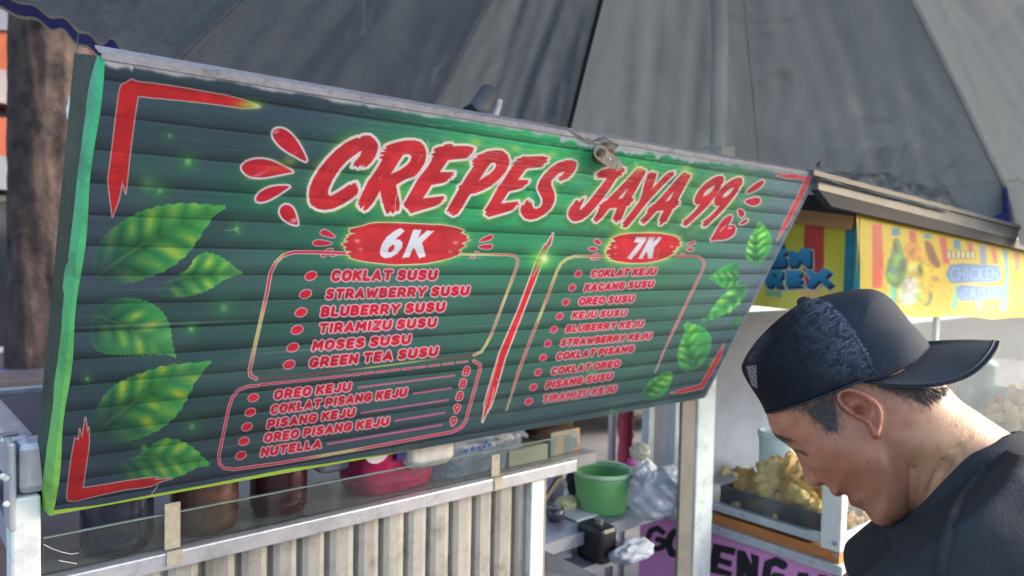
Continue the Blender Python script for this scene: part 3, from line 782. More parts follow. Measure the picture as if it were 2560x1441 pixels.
for txt, lb, rb, ty in [("COKLAT KEJU", (898, 640), (1730, 603), 536), ("KACANG SUSU", (812, 820), (1698, 762), 718), ("OREO SUSU", (742, 996), (1446, 952), 892), ("KEJU SUSU", (656, 1170), (1350, 1128), 1076)]:
    menu(zc, txt, lb, rb, ty, 0, 2.4, 0.32)
for p in [(747, 588), (667, 768), (587, 952), (507, 1132)]:
    dot(zc(p), 8.6, 8, 1.6, (216, 62, 96))
for txt, lb, rb, ty, a in [("BLUBERRY KEJU", (820, 248), (1735, 180), 160, 1), ("STRAWBERRY KEJU", (757, 414), (1830, 323), 324, 1), ("COKLAT PISANG", (705, 577), (1625, 476), 484, 1),
                           ("COKLAT OREO", (645, 752), (1455, 652), 660, .97), ("PISANG SUSU", (580, 922), (1365, 803), 824, .9), ("TIRAMIZU KEJU", (540, 1086), (1410, 953), 990, .82)]:
    menu(zd, txt, lb, rb, ty, 0, 2.4, 0.32, a)
for p in [(685, 210), (615, 377), (557, 543), (498, 718), (442, 893), (388, 1063)]:
    dot(zd(p), 8.6, 8, 1.6, (216, 62, 96))

# printed joints also show faintly through the artwork
cv.img *= (1 - .3 * np.clip(1.03 - PLANK, 0, 1))[..., None]
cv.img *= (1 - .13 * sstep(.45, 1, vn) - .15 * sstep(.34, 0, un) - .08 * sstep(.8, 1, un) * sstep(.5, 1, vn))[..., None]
cv.img = 255 * (np.clip(cv.img, 0, 255) / 255) ** 1.10
_g = cv.img.mean(-1, keepdims=True); cv.img = np.clip(_g + (cv.img - _g) * .97, 0, 255)
# --- wear: peeled print at the top, torn lime bleed at the bottom, scratches, dust
tn = 0.012 * (fbm(un * 60, un * 0 + 3, 4) - 0.35) + 0.004
peel = sstep(0.003, -0.003, VV - 0.0025 - tn * S * (1.0 + 1.2 * (vnoise(un * 6, un * 0) > .6)))
cv.img += (np.array([176, 180, 190.0]) * (0.9 + 0.2 * fbm(un * 80, vn * 60))[..., None] - cv.img) * peel[..., None]
rub = sstep(.62, .8, fbm(un * 130, vn * 260, 3)) * np.exp(-(((SPX - 1810) / 70) ** 2 + ((SPY - 408 - .16 * (SPX - 1810)) / 16) ** 2)) * 1.6
cv.img += (np.array([196, 200, 192.0]) - cv.img) * np.clip(rub, 0, .9)[..., None]
rub = sstep(.66, .75, vnoise(un * 60, vn * 420)) * np.exp(-((SPX - 1500) / 420) ** 2) * sstep(.22, .02, vn)
cv.img += (np.array([150, 220, 180.0]) - cv.img) * np.clip(rub * .45, 0, .6)[..., None]
for k in range(26):
    u0 = random.uniform(.05, .95); v0 = random.uniform(.03, .97)
    q = np.exp(-(((un - u0) / random.uniform(.02, .07)) ** 2 + ((vn - v0) / .0022) ** 2))
    cv.img += (np.array([190, 206, 204.0]) - cv.img) * (random.uniform(.1, .35) * q)[..., None]
for k in range(34):                                          # scuffs, creases and dust
    x0 = random.uniform(.03, .97); y0 = random.uniform(.05, .98); a_ = random.uniform(-.5, .5) + (1.57 if k % 3 == 0 else 0); L_ = random.uniform(.01, .05)
    p0 = (x0 * SIGN_W, y0 * SIGN_H); p1 = (p0[0] + L_ * math.cos(a_), p0[1] + L_ * math.sin(a_)); pm = ((p0[0] + p1[0]) / 2 + random.uniform(-.004, .004), (p0[1] + p1[1]) / 2 + random.uniform(-.004, .004))
    c0 = max(int(np.searchsorted(_ucol, min(p0[0], p1[0]) - .01)), 0); c1 = int(np.searchsorted(_ucol, max(p0[0], p1[0]) + .01)); r0 = max(int((min(p0[1], p1[1]) - .01) / SIGN_H * NR), 0); r1 = int((max(p0[1], p1[1]) + .01) / SIGN_H * NR)
    q_ = (slice(r0, r1), slice(c0, c1)); d_ = pdist([p0, pm, p1], UU[q_], VV[q_])
    cv.paint(q_, random.choice([(210, 220, 216), (190, 200, 200), (36, 44, 46)]), random.uniform(.25, .6) * sstep(.0011, .0003, d_))
dustn = sstep(.5, .8, fbm(un * 16 + 20, vn * 9 + 4, 5))
cv.img += (np.array([140, 150, 150.0]) - cv.img) * (.16 * dustn * (.35 + .65 * vn))[..., None]
bw = np.where(un < .42, 0.008 * S * (0.35 + 1.1 * vnoise(un * 22, un * 0 + 8)) * sstep(.42, .25, un), 0)
lime = sstep(-.0006, .0006, VV - (SIGN_H - bw))
cv.img += (np.array([146, 178, 70.0]) - cv.img) * lime[..., None]
rb_ = sstep(SIGN_W - .012, SIGN_W - .004, UU)
cv.img += (np.array([128, 142, 160.0]) - cv.img) * (.6 * rb_)[..., None]
speck = (vnoise(SPX / 1.6, SPY / 1.6) > .993) * .5
cv.img += (np.array([200, 206, 200.0]) - cv.img) * speck[..., None]

board = thing("menu_board", sp(SIGN_W / 2, SIGN_H, -.02), "green plank-print crepe menu board with red brush title tilted out over the cart", "menu board")
PRINT = print_mat("printed_board_film", 0.5, 0.22, 0.25)
sheet("print_sheet", PS + SN * 0.0, cv.img, PRINT, board)
TH = 0.016
GREEN_DK = mat("dark_green_board_edge", rgb(52, 74, 58), 0.6, 0, 0.3, 18, 0.2, 60, c2=rgb(30, 40, 28), dirt=0.5)
mb = MB()
def sbox(mbx, u0, u1, v0, v1, n0, n1):
    a = [sp(u0, v0, n0), sp(u1, v0, n0), sp(u1, v1, n0), sp(u0, v1, n0)]
    b = [sp(u0, v0, n1), sp(u1, v0, n1), sp(u1, v1, n1), sp(u0, v1, n1)]
    mbx.prism(a, b)
sbox(mb, 0.005, SIGN_W - .001, .001, SIGN_H - .001, -TH, -0.002)
mb.add("panel_core", GREEN_DK, board)
# folded print on the left edge: mint turning lime towards the bottom, torn inner border
mint, nt, p = nodes("folded_print_edge")
g = nt.nodes.new("ShaderNodeTexCoord"); mp = nt.nodes.new("ShaderNodeSeparateXYZ"); cr = nt.nodes.new("ShaderNodeValToRGB"); mr = nt.nodes.new("ShaderNodeMapRange")
nt.links.new(g.outputs["Object"], mp.inputs[0]); nt.links.new(mp.outputs["Z"], mr.inputs[0])
mr.inputs[1].default_value = 0.0; mr.inputs[2].default_value = 0.57
nt.links.new(mr.outputs[0], cr.inputs[0]); nt.links.new(cr.outputs[0], p.inputs["Base Color"])
cr.color_ramp.elements[0].color = rgb(132, 190, 76); cr.color_ramp.elements[1].color = rgb(56, 180, 142)
e = cr.color_ramp.elements.new(.45); e.color = rgb(84, 184, 106)
p.inputs["Roughness"].default_value = .5
nz = nt.nodes.new("ShaderNodeTexNoise"); nz.inputs["Scale"].default_value = 16; nz.inputs["Detail"].default_value = 8; nz.inputs["Roughness"].default_value = .75
rm = nt.nodes.new("ShaderNodeMapRange"); rm.inputs[1].default_value = .46; rm.inputs[2].default_value = .74; rm.inputs[4].default_value = .75
mxx = nt.nodes.new("ShaderNodeMix"); mxx.data_type = 'RGBA'; mxx.inputs[7].default_value = rgb(34, 52, 38)
nt.links.new(g.outputs["Object"], nz.inputs["Vector"]); nt.links.new(nz.outputs["Fac"], rm.inputs[0]); nt.links.new(rm.outputs[0], mxx.inputs[0]); nt.links.new(cr.outputs[0], mxx.inputs[6]); nt.links.new(mxx.outputs[2], p.inputs["Base Color"])
FD = np.array([-0.176, 0.966, 0.190])               # the side flange splays back and out
def fl(v, w, o=0.0):
    return sp(0, v, 0) + FD * w + np.array([-o, 0, 0])
mb = MB(); n = 70; Gs = []
for i in range(n):
    t = i / (n - 1); v = t * SIGN_H
    w = (.016 + .016 * t + .006 * (float(fbm(np.array(t * 9.0), np.array(2.0))) - .5) * 2 + (.006 if .40 < t < .46 else 0)) * min(1, .15 + t * 16)
    Gs.append([sp(.0045 + .0015 * math.sin(t * 23), v, .0012), sp(-.0012, v, .0005), fl(v, w, .0014)])
mb.grid(Gs); mb.add("folded_print_edge", mint, board)
mb = MB()
FW = .066
mb.prism([fl(0, 0), fl(0, FW), fl(SIGN_H, FW), fl(SIGN_H, 0)], [p + np.array([.004, 0, 0]) for p in (fl(0, .001), fl(0, FW), fl(SIGN_H, FW), fl(SIGN_H, .001))])
mb.add("side_flange", GREEN_DK, board)
# aluminium rail over the top edge
RAIL = mat("worn_rail_aluminium", rgb(176, 178, 188), 0.42, 0.35, 0.15, 30, 0.3, 120, dirt=0.55)
mb = MB()
sbox(mb, .001, SIGN_W + .002, -.004, .0025, .0006, .0022)
sbox(mb, -.002, SIGN_W + .002, -.006, -.004, -TH - .002, .0022)
mb.add("top_rail", RAIL, board)
mb = MB()
sbox(mb, SIGN_W - .0005, SIGN_W + .0014, .0, SIGN_H, -TH, .0008)
mb.add("end_trim", RAIL, board)
# cam lock on the top edge
lu, lv = suv(1501, 384)
lock = MB()
K = 26
def ring(r, n, uo=0, vo=0, k=K): return [sp(lu + uo + r * math.cos(2 * math.pi * i / k), lv + vo + r * math.sin(2 * math.pi * i / k), n) for i in range(k)]
STEEL = mat("lock_steel", rgb(176, 174, 168), 0.34, 0.75, 0.2, 60, 0.2, 200, dirt=0.4)
RUST = mat("rusty_thread", rgb(128, 116, 100), 0.5, 0.6, 0.3, 90, 0.3, 200, dirt=0.6)
lock.prism(ring(.019, .0005), ring(.019, .004))
for k in range(5):
    n0 = .004 + k * .0032
    lock.prism(ring(.0155, n0), ring(.0172, n0 + .0016)); lock.prism(ring(.0172, n0 + .0016), ring(.0155, n0 + .0032))
lk = lock.add("cam_lock", RUST, board)
def lpl(pts, n0, n1):
    m = MB(); q = [suv(*p) for p in pts]
    m.prism([sp(a, b, n0) for a, b in q], [sp(a, b, n1) for a, b in q]); return m
# the latch stands 2 cm proud, so its outline is traced on that raised plane
def suvn(x, y, n):
    r = R @ ray(x, y); t = ((SO + SN * n - CAM) @ SN) / (r @ SN); q = CAM + r * t - SO
    return q @ SU, q @ SV
out = [(1486, 372), (1492, 364), (1503, 362), (1512, 367), (1522, 380), (1540, 392), (1551, 401), (1557, 412), (1556, 420), (1548, 427), (1541, 428), (1537, 424), (1543, 413), (1541, 411), (1534, 424), (1522, 419), (1500, 404), (1488, 393), (1484, 382)]
q = [suvn(x, y, .022) for x, y in out]
m = MB(); m.prism([sp(a, b, .0205) for a, b in q], [sp(a, b, .0222) for a, b in q])
lp = m.add("latch_plate", STEEL, lk)
m = MB()
cu_, cv_ = suvn(1502, 382, .022)
for r0, n0, n1 in [(.0085, .0222, .026), (.006, .026, .0275)]:
    m.prism([sp(cu_ + r0 * math.cos(2 * math.pi * i / 6), cv_ + r0 * math.sin(2 * math.pi * i / 6), n0) for i in range(6)], [sp(cu_ + r0 * math.cos(2 * math.pi * i / 6), cv_ + r0 * math.sin(2 * math.pi * i / 6), n1) for i in range(6)])
m.add("latch_nut", RUST, lk)
m = MB(); bu, bv = suvn(1524, 398, .022)
m.prism([sp(bu + .0032 * math.cos(i), bv + .0032 * math.sin(i), .0222) for i in np.linspace(0, 2 * np.pi, 13)[:-1]], [sp(bu + .002 * math.cos(i), bv + .002 * math.sin(i), .0245) for i in np.linspace(0, 2 * np.pi, 13)[:-1]])
m.add("rivet", WHITE_METAL, lk)
# twisted wire round the lock and along the rail
m = MB()
w0 = [sp(lu - .03, lv - .02, .003), sp(lu - .012, lv - .03, .006), sp(lu + .012, lv - .024, .008), sp(lu + .03, lv - .02, .003)]
m.tube(w0, .0012, 6)
m.tube([sp(lu - .02, lv - .012, .004), sp(lu - .004, lv - .022, .012), sp(lu + .022, lv - .012, .006), sp(lu + .034, lv - .02, .002)], .001, 6)
m.tube([sp(lu - .16, -.012, -.004), sp(lu - .1, -.009, .003), sp(lu - .05, .004, .004), sp(lu - .02, lv - .016, .004)], .0009, 6)
m.add("binding_wire", mat("grey_wire", rgb(120, 114, 104), .5, .6), board)

# ================================================================== GROUND
def flat(name, x0, x1, y0, y1, z, material, n=2):
    xs = np.linspace(x0, x1, n); ys = np.linspace(y0, y1, n)
    m = MB(); m.grid([[(x, y, z) for x in xs] for y in ys])
    m.F = [f[::-1] for f in m.F] if False else m.F
    o = m.add(name, material, loc=(0, 0, 0))
    return o
ASPH = mat("asphalt", (0.055, 0.054, 0.053), .85, 0, .3, 3, .4, 120)
PAVE = mat("concrete_paving", (0.15, 0.14, 0.135), .8, 0, .2, 2.5, .3, 60, dirt=.3)
tag(flat("ground", -150, 150, -150, 150, 0.0, ASPH), kind="structure")
tag(flat("pavement", -8, 14, -6, 6.5, 0.004, PAVE), kind="structure")

# ================================================================== CREPE CART
ZR = float(onY(700, 1317, 1.2)[2])               # top of the front rail
YF = 1.2
cart = thing("food_cart", (.95, 1.42, 0), "aluminium crepe cart with low glass front and ribbed lower panel under the green menu board", "food cart")
ZT = float(onY(86, 1104, YF)[2])                 # cart top
XL = float(onY(26, 1200, YF)[0]); XP = float(onY(103, 1300, YF)[0])
m = MB(); m.box((XL, YF, 0.03), (XP, YF + .045, ZT - .075), .004); m.add("post", WHITE_METAL, cart)
m = MB(); m.box((XL + .008, YF + .004, ZT - .075), (XP + .10, YF + .05, ZT), .012); m.add("corner_cap", ALU, cart)
m = MB(); m.box((XL - .002, YF - .001, ZT - .12), (XL + .007, YF + .05, ZT + .001), .003); m.add("corner_bracket", ALU, cart)
for k, (dx, dz) in enumerate([(.002, -.04), (.002, -.05), (.002, -.1)]):
    pass
for px, py in [(8, 1192), (16, 1197), (16, 1261)]:
    q = onY(px, py, YF - .003)
    m = MB(); m.tube([(q[0], q[1] + .002, q[2]), (q[0], q[1], q[2]), (q[0], q[1] - .0015, q[2])], [.0044, .0044, .0028], 12); m.add("screw_head", WHITE_METAL, cart, True)
# side rail running back and the dark top
YB = 1.655
m = MB(); m.box((XL - .004, YF + .052, ZT - .055), (XL + .036, YB, ZT + .001), .008); m.add("side_rail", ALU, cart)
m = MB(); m.box((XL + .037, YF + .052, ZT - .03), (1.70, YB - .012, ZT - .006), .0); m.add("table_top", DARK_TOP, cart)
m = MB(); m.box((XL - .004, YB + .001, ZT - .05), (1.70, YB + .016, ZT + .003), .003); m.add("back_rail", ALU, cart)
m = MB(); m.box((XP + .102, YF + .02, ZT - .03), (1.655, YF + .05, ZT - .004), .004); m.add("top_rail", ALU_DULL, cart)
q = onZ(20, 1090, ZT)
m = MB(); m.box((q[0] - .02, q[1] - .005, ZT + .0015), (q[0] + .012, q[1] + .007, ZT + .004)); m.add("hinge_plate", ALU_DULL, cart)
# display shelf, front rail, glass
XE = float(onY(1440, 1150, YF)[0])
SHELF = mat("display_shelf_metal", rgb(150, 150, 152), .3, .4, .12, 7, .1, 60, dirt=.25)
m = MB(); m.box((XP + .002, YF + .03, ZR - .03), (XE + .1, YB - .02, ZR - .004)); m.add("display_shelf", SHELF, cart)
m = MB(); m.box((XP + .002, YF - .004, ZR - .027), (XE, YF + .02, ZR), .0025); m.add("front_rail", ALU, cart)
m = MB(); m.box((XP + .002, YF + .0205, ZR - .012), (XE - .02, YF + .029, ZR - .002)); m.add("rail_gasket", BLACK_RUB, cart)
GL = glass_mat("display_glass", (.86, .90, .88), .10, .03)
ZG = float(onY(430, 1290, YF)[2])
m = MB(); m.box((XP + .004, YF + .008, ZR + .0015), (XE - .015, YF + .012, ZG)); m.add("glass_panel", GL, cart)
EDGE = mat("glass_edge", rgb(126, 142, 134), .2, 0, .1)
m = MB(); m.box((XP + .004, YF + .0075, ZG + .0005), (XE - .015, YF + .0125, ZG + .0022)); m.add("glass_edge", EDGE, cart)
TAPE = mat("aged_packing_tape", rgb(176, 168, 148), .4, 0, .15, 40, .2, 120, dirt=.45)
for (x0, x1, yt, yb) in [(412, 456, 1262, 1403), (1230, 1256, 1140, 1222)]:
    a = onY(x0, yt, YF + .004); b = onY(x1, yb, YF - .006)
    m = MB(); m.box((a[0], YF - .0065, min(b[2], ZR - .02)), (b[0], YF - .0045, ZR + .002)); m.box((a[0], YF + .004, ZR + .002), (b[0], YF + .0072, a[2]))
    m.add("glass_clip", TAPE, cart)
m = MB(); rr = random.Random(4)
def crack(pts):
    P = [onY(x, y, YF + .0068) for x, y in pts]
    m.tube(P, .00045, 5)
crack([(200, 1332), (203, 1362), (197, 1384), (193, 1420)])
m.add("glass_crack", BLACK_RUB, cart)
m = MB()
crack([(110, 1362), (130, 1372), (152, 1380), (178, 1386), (196, 1383)]); crack([(148, 1402), (170, 1406), (192, 1410)])
m.add("glass_scratch", WHITE_METAL, cart)
# cabinet lining behind the jars
LINING = mat("cabinet_lining", rgb(150, 150, 162), .5, .2, .15, 7, dirt=.3)
m = MB(); m.box((XP + .003, YB - .018, ZR - .003), (1.25, YB - .014, ZR + .03)); m.add("back_panel", LINING, cart)
m = MB(); m.box((XP - .02, YF + .07, ZR - .003), (XP - .015, YB - .02, ZR + .04)); m.add("inner_side_panel", LINING, cart)
# ribbed lower panel
RIB = mat("ribbed_panel_metal", rgb(188, 188, 184), .42, .35, .14, 5, .2, 50, c2=rgb(138, 136, 128), stretch=(1, 1, .35), dirt=.55)
XR0 = XP + .003; XR1 = float(onY(1316, 1320, YF + .03)[0])
prof = []
x = XR0; W = .0545
while x < XR1 - .01:
    w = min(W * random.uniform(.93, 1.08), XR1 - x)
    prof += [(x, .0), (x + .003, .0), (x + .006, .012), (x + w * .30, .0155), (x + w * .70, .0155), (x + w - .006, .012), (x + w - .003, .0)]
    x += w
P0 = [(px, YF + .036 - d) for px, d in prof]
m = MB(); m.grid([[(px, py, z) for px, py in P0] for z in (.30, ZR - .028)]); m.add("ribbed_panel", RIB, cart)
GAP = mat("dark_panel_joint", rgb(70, 58, 48), .8)  # plain dark brown behind the panel joints
m = MB(); m.box((XR0, YF + .038, .30), (XR1, YF + .05, ZR - .032)); m.add("panel_backing", GAP, cart)
# right end posts
xa = float(onY(1331, 1300, YF)[0]); xb = float(onY(1362, 1300, YF)[0])
m = MB(); m.box((xa, YF + .004, .03), (xb, YF + .03, ZR - .0275), .002); m.add("post", WHITE_METAL, cart)
m = MB(); m.box((xb + .0005, YF + .006, .03), (xb + .008, YF + .05, ZR - .03)); m.add("post_shadow_strip", ALU_DULL, cart)
a = onY(1350, 1268, YF + .01); b = onY(1398, 1195, YF + .01)
m = MB(); m.prism([a + [-.008, 0, 0], a + [.004, 0, -.006], b + [.012, 0, 0], b + [-.004, 0, .0]], [p + np.array([0, .006, 0]) for p in (a + [-.008, 0, 0], a + [.004, 0, -.006], b + [.012, 0, 0], b + [-.004, 0, .0])])
m.add("corner_brace", mat("rusty_brace", rgb(92, 82, 66), .6, .3, .3, 30), cart)
# right aluminium upright under the board
xa = float(onY(1704, 1200, YF)[0]); xb = float(onY(1737, 1200, YF)[0])
m = MB(); m.box((xa, YF + .004, .03), (xb, YF + .014, float(sp(0, SIGN_H, 0)[2]) + .06), .002); m.add("upright", mat("brown_anodised_upright", rgb(138, 134, 126), .45, .35, .15, 12, dirt=.4), cart)
# low open shelf at the right of the cart
ZS = float(onY(1560, 1272, 1.38)[2])
SH = mat("grey_shelf_metal", rgb(150, 156, 166), .4, .35, .12, 7, .1, 60, dirt=.3)
m = MB(); m.box((xa - .46, 1.32, ZS - .02), (1.70, 1.80, ZS)); m.box((xa - .46, 1.315, ZS - .028), (1.70, 1.32, ZS + .004)); m.add("side_shelf", SH, cart)
ZS2 = float(onY(1500, 1395, 1.30)[2])
m = MB(); m.box((xb - .52, 1.28, ZS2 - .02), (1.56, 1.80, ZS2)); m.add("bottom_shelf", SH, cart)
a0 = onY(1366, 1378, 1.24); a1 = onY(1560, 1470, 1.10)
m = MB(); m.prism([a0 + [0, 0, .0], a0 + [.0, .03, 0], a0 + [0, .03, -.04], a0 + [0, 0, -.04]], [a1 + [0, 0, .0], a1 + [.0, .03, 0], a1 + [0, .03, -.04], a1 + [0, 0, -.04]]); m.add("push_handle", ALU_DULL, cart)
m = MB(); m.box((xa - .46, 1.802, .2), (1.70, 1.812, ZS + .0)); m.add("shelf_back", mat("shelf_back_sheet", rgb(96, 96, 104), .6), cart)
for xx in (.25, 1.55):
    m = MB(); m.box((xx, 1.60, .01), (xx + .04, 1.64, ZR - .031)); m.add("leg", ALU_DULL, cart)

# ------------------------------------------------------------------ goods on the cart
def jar(px, pyb, wpx, Y, col, label, inner, htop=.155):
    q = onZ(px, pyb, ZR - .004)
    q = onY(px, pyb, Y)
    d = (q - CAM) @ (R @ np.array([0, 0, 1]))
    r = wpx / 2 / FPX * d
    o = thing("jar", (q[0], Y + r, ZR - .0038), label, "jar")
    c = (q[0], Y + r, ZR - .0038)
    m = MB(); m.lathe([(r * .70, 0), (r * .9, .004), (r * .985, .014), (r, .028), (r, htop - .02), (r * .9, htop)], c, 36)
    m.add("jar_body", mat("jar_plastic", col, .22, 0, .1, 20, spec=.5, c2=inner), o, True)
    m = MB(); m.lathe([(r * .93, htop + .0005), (r * .93, htop + .02), (r * .8, htop + .024)], c, 30); m.add("lid", mat("jar_lid", rgb(40, 40, 46), .4), o, True)
    return o
jar(316, 1372, 172, 1.225, rgb(40, 48, 64), "blue-black jar standing behind the cracked end of the glass front", rgb(30, 36, 50), .13)
jar(541, 1322, 164, 1.227, rgb(92, 66, 56), "brown chocolate jar behind the glass front beside the tape strip", rgb(72, 50, 44), .13)
jar(727, 1274, 142, 1.24, rgb(62, 26, 40), "dark wine-red jar behind the glass front beside the pink tissue pack", rgb(48, 18, 32), .13)

def pillow_bag(name, px0, px1, pyb, pyt, Y, depth, material, label, cat, seed=0, sub=40, amp=.01, parent_org=None):
    a = onY(px0, pyb, Y); b = onY(px1, pyb, Y); t = onY((px0 + px1) / 2, pyt, Y)
    c = np.array([(a[0] + b[0]) / 2, Y + depth / 2, (min(a[2], b[2]) + t[2]) / 2])
    hx, hy, hz = (b[0] - a[0]) / 2, depth / 2, (t[2] - min(a[2], b[2])) / 2
    V = []; F = []
    for i in range(sub + 1):
        th = math.pi * i / sub
        for j in range(sub * 2):
            ph = math.pi * j / sub
            d = np.array([math.sin(th) * math.cos(ph), math.sin(th) * math.sin(ph), math.cos(th)])
            e = np.sign(d) * np.abs(d) ** .45
            n = float(fbm(np.array(d[0] * 4 + seed + d[2] * 2), np.array(d[1] * 4 - d[2] * 3 + seed))) - .5
            rg_ = 1 - abs(2 * float(vnoise(np.array(d[0] * 7 + d[2] * 5 + seed + 50), np.array(d[1] * 6 - d[2] * 8 + seed + 70))) - 1)
            k = 1 + amp * 8 * n + amp * 3.5 * (rg_ - .5)
            V.append(c + e * np.array([hx, hy, hz]) * k)
    n2 = sub * 2
    for i in range(sub):
        for j in range(n2):
            F.append([i * n2 + j, i * n2 + (j + 1) % n2, (i + 1) * n2 + (j + 1) % n2, (i + 1) * n2 + j])
    V = np.array(V); zmin = ZR - .0036
    V[:, 2] = np.maximum(V[:, 2], zmin)
    o = add(name, V, F, material, None, True)
    return tag(o, label, cat), c, (hx, hy, hz)
def film(name, c, rough=.15, c2=None, nscale=40, tr=0.0):
    m = mat(name, c, rough, 0, .2, nscale, .5, 45, c2=c2, spec=.45)
    if tr:
        p = m.node_tree.nodes["Principled BSDF"]; p.inputs["Alpha"].default_value = 1 - tr
    return m
pk, pc, ph = pillow_bag("tissue_pack", 908, 1095, 1226, 1060, 1.245, .12, film("pink_film", rgb(188, 34, 94), .22, rgb(140, 18, 68)), "shiny pink tissue pack lying behind the glass front", "tissue pack", 1, amp=.004)
ORG[pk.name] = np.array(pk.location)
m = MB()
q = onY(943, 1134, 1.236)
m.prism([(q[0] + .026 * math.cos(t), 1.2385, q[2] + .02 * math.sin(t)) for t in np.linspace(0, 2 * np.pi, 25)[:-1]], [(q[0] + .025 * math.cos(t), 1.236, q[2] + .019 * math.sin(t)) for t in np.linspace(0, 2 * np.pi, 25)[:-1]])
m.add("white_label_patch", film("white_label", rgb(226, 214, 222), .3), pk)
q = onY(1002, 1138, 1.236); m = MB(); m.box((q[0] - .009, 1.236, q[2] - .011), (q[0] + .009, 1.239, q[2] + .012), .001); m.add("blue_label_patch", film("blue_label", rgb(60, 40, 130), .3), pk)
pillow_bag("plastic_bag", 1022, 1142, 1160, 1085, 1.225, .07, film("milky_plastic", rgb(206, 202, 198), .12, rgb(170, 166, 160), 30), "milky white plastic bag resting against the pink pack", "plastic bag", 5, amp=.012)
cb, cc, chh = pillow_bag("cup_bag", 1092, 1320, 1200, 1075, 1.255, .13, film("clear_film", rgb(176, 188, 210), .08, rgb(110, 126, 152), 26, .5), "clear plastic bag of cups with blue print behind the second tape strip", "cup bag", 9, amp=.012)
ORG[cb.name] = np.array(cb.location)
BLUEP = mat("blue_print", rgb(40, 104, 178), .3)
m = MB()
for (px, py, w, h) in [(1166, 1129, 9, 9), (1182, 1124, 7, 9), (1198, 1120, 7, 10), (1212, 1116, 6, 9), (1226, 1112, 7, 9), (1130, 1160, 9, 9), (1150, 1172, 6, 9), (1105, 1187, 8, 7), (1152, 1150, 6, 6), (1218, 1105, 8, 5)]:
    q = onY(px, py, 1.2465); k = w / FPX * 1.45
    m.box((q[0] - k / 2, 1.2455, q[2] - h / 2 / FPX * 1.45), (q[0] + k / 2, 1.249, q[2] + h / 2 / FPX * 1.45))
m.add("blue_lettering", BLUEP, cb)
o, _, _ = pillow_bag("foil_sachet", 800, 884, 1176, 1120, 1.30, .06, film("silver_film", rgb(170, 170, 186), .15), "crumpled silver sachet between the wine-red jar and the pink pack", "sachet", 14)
# carton, tin and cane bundle at the far end
q0 = onY(1272, 1166, 1.25); q1 = onY(1370, 1110, 1.25)
m = MB(); m.box((q0[0], 1.25, ZR - .0036), (q1[0], 1.36, q1[2]), .002)
tag(m.add("carton", mat("beige_card", rgb(150, 144, 130), .7, 0, .1, 10)), "plain beige carton at the far end of the glass front", "carton")
q0 = onY(1376, 1150, 1.26); q1 = onY(1450, 1090, 1.26)
m = MB(); m.box((q0[0], 1.26, ZR - .0036), (q1[0], 1.34, q1[2] + .02), .002)
pm, nt, p = nodes("printed_tin")
v = nt.nodes.new("ShaderNodeTexVoronoi"); v.inputs["Scale"].default_value = 26
cr = nt.nodes.new("ShaderNodeValToRGB"); cr.color_ramp.elements[0].color = rgb(74, 86, 88); cr.color_ramp.elements[1].color = rgb(120, 96, 70)
e = cr.color_ramp.elements.new(.35); e.color = rgb(86, 130, 140); e = cr.color_ramp.elements.new(.6); e.color = rgb(168, 140, 104)
tc = nt.nodes.new("ShaderNodeTexCoord"); nt.links.new(tc.outputs["Object"], v.inputs["Vector"]); nt.links.new(v.outputs["Color"], cr.inputs[0]); nt.links.new(cr.outputs[0], p.inputs[0])
tag(m.add("printed_tin", pm), "brown and teal printed tin beside the beige carton", "tin")
CANE = mat("dark_cane", rgb(88, 70, 60), .5, 0, .3, 30)
cn = thing("cane_basket", onY(1400, 1075, 1.3), "dark cane basket hanging under the far end of the menu board", "basket")
m = MB()
c0 = onY(1392, 1052, 1.30)
for k in range(9):
    r = .075 - .004 * k; z = c0[2] + .03 - .011 * k * .6
    m.tube([(c0[0] + r * math.cos(t) * 1.15, c0[1] + .03 + r * .7 * math.sin(t), z + .006 * math.sin(t * 3 + k)) for t in np.linspace(0, 2 * np.pi, 30)], .0035, 6, False)
m.lathe([(.03, -.046), (.058, -.03), (.072, -.005), (.076, .026), (.07, .026), (.05, -.02)], (c0[0], c0[1] + .03, c0[2]), 30, 1.1, .68)
m.add("basket_weave", CANE, cn, True)
m = MB(); m.tube([(c0[0] - .06, c0[1] + .03, c0[2] + .025), (c0[0] - .05, c0[1] + .03, c0[2] + .09), (c0[0], c0[1] + .03, c0[2] + .12), (c0[0] + .05, c0[1] + .03, c0[2] + .09), (c0[0] + .06, c0[1] + .03, c0[2] + .025)], .004, 8); m.add("handle", CANE, cn, True)

# ------------------------------------------------------------------ things on the side shelves
def D(p): return (np.asarray(p) - CAM) @ (R @ np.array([0, 0, 1]))
def bucket(px, pyb, wtop, h, Y, label):
    q = onZ(px, pyb, ZS + .0005)
    k = D(q) / FPX
    r = wtop / 2 * k; H = h * k
    c = (q[0], q[1], ZS + .0006)
    o = thing("bucket", c, label, "bucket")
    GR = mat("green_plastic", rgb(124, 190, 118), .35, 0, .08, 8, spec=.5)
    m = MB(); m.lathe([(r * .78, 0), (r * .80, .004), (r * .95, H - .012), (r * .95, H - .003), (r * .90, H - .003), (r * .76, .008), (.002, .008)], c, 40); m.add("bucket_wall", GR, o, True)
    m = MB(); m.lathe([(r * .905, H - .0025), (r * 1.0, H - .002), (r * 1.02, H + .006), (r * .99, H + .012), (r * .90, H + .009)], c, 40, cap=False); m.add("rim", mat("pale_green_plastic", rgb(190, 230, 182), .35), o, True)
    m = MB(); m.lathe([(0.001, H * .42), (r * .83, H * .42)], c, 30); m.add("soapy_water", mat("soapy_water", rgb(190, 214, 190), .2), o, True)
bucket(1505, 1272, 150, 92, 1.5, "green plastic bucket of soapy water on the grey side shelf")
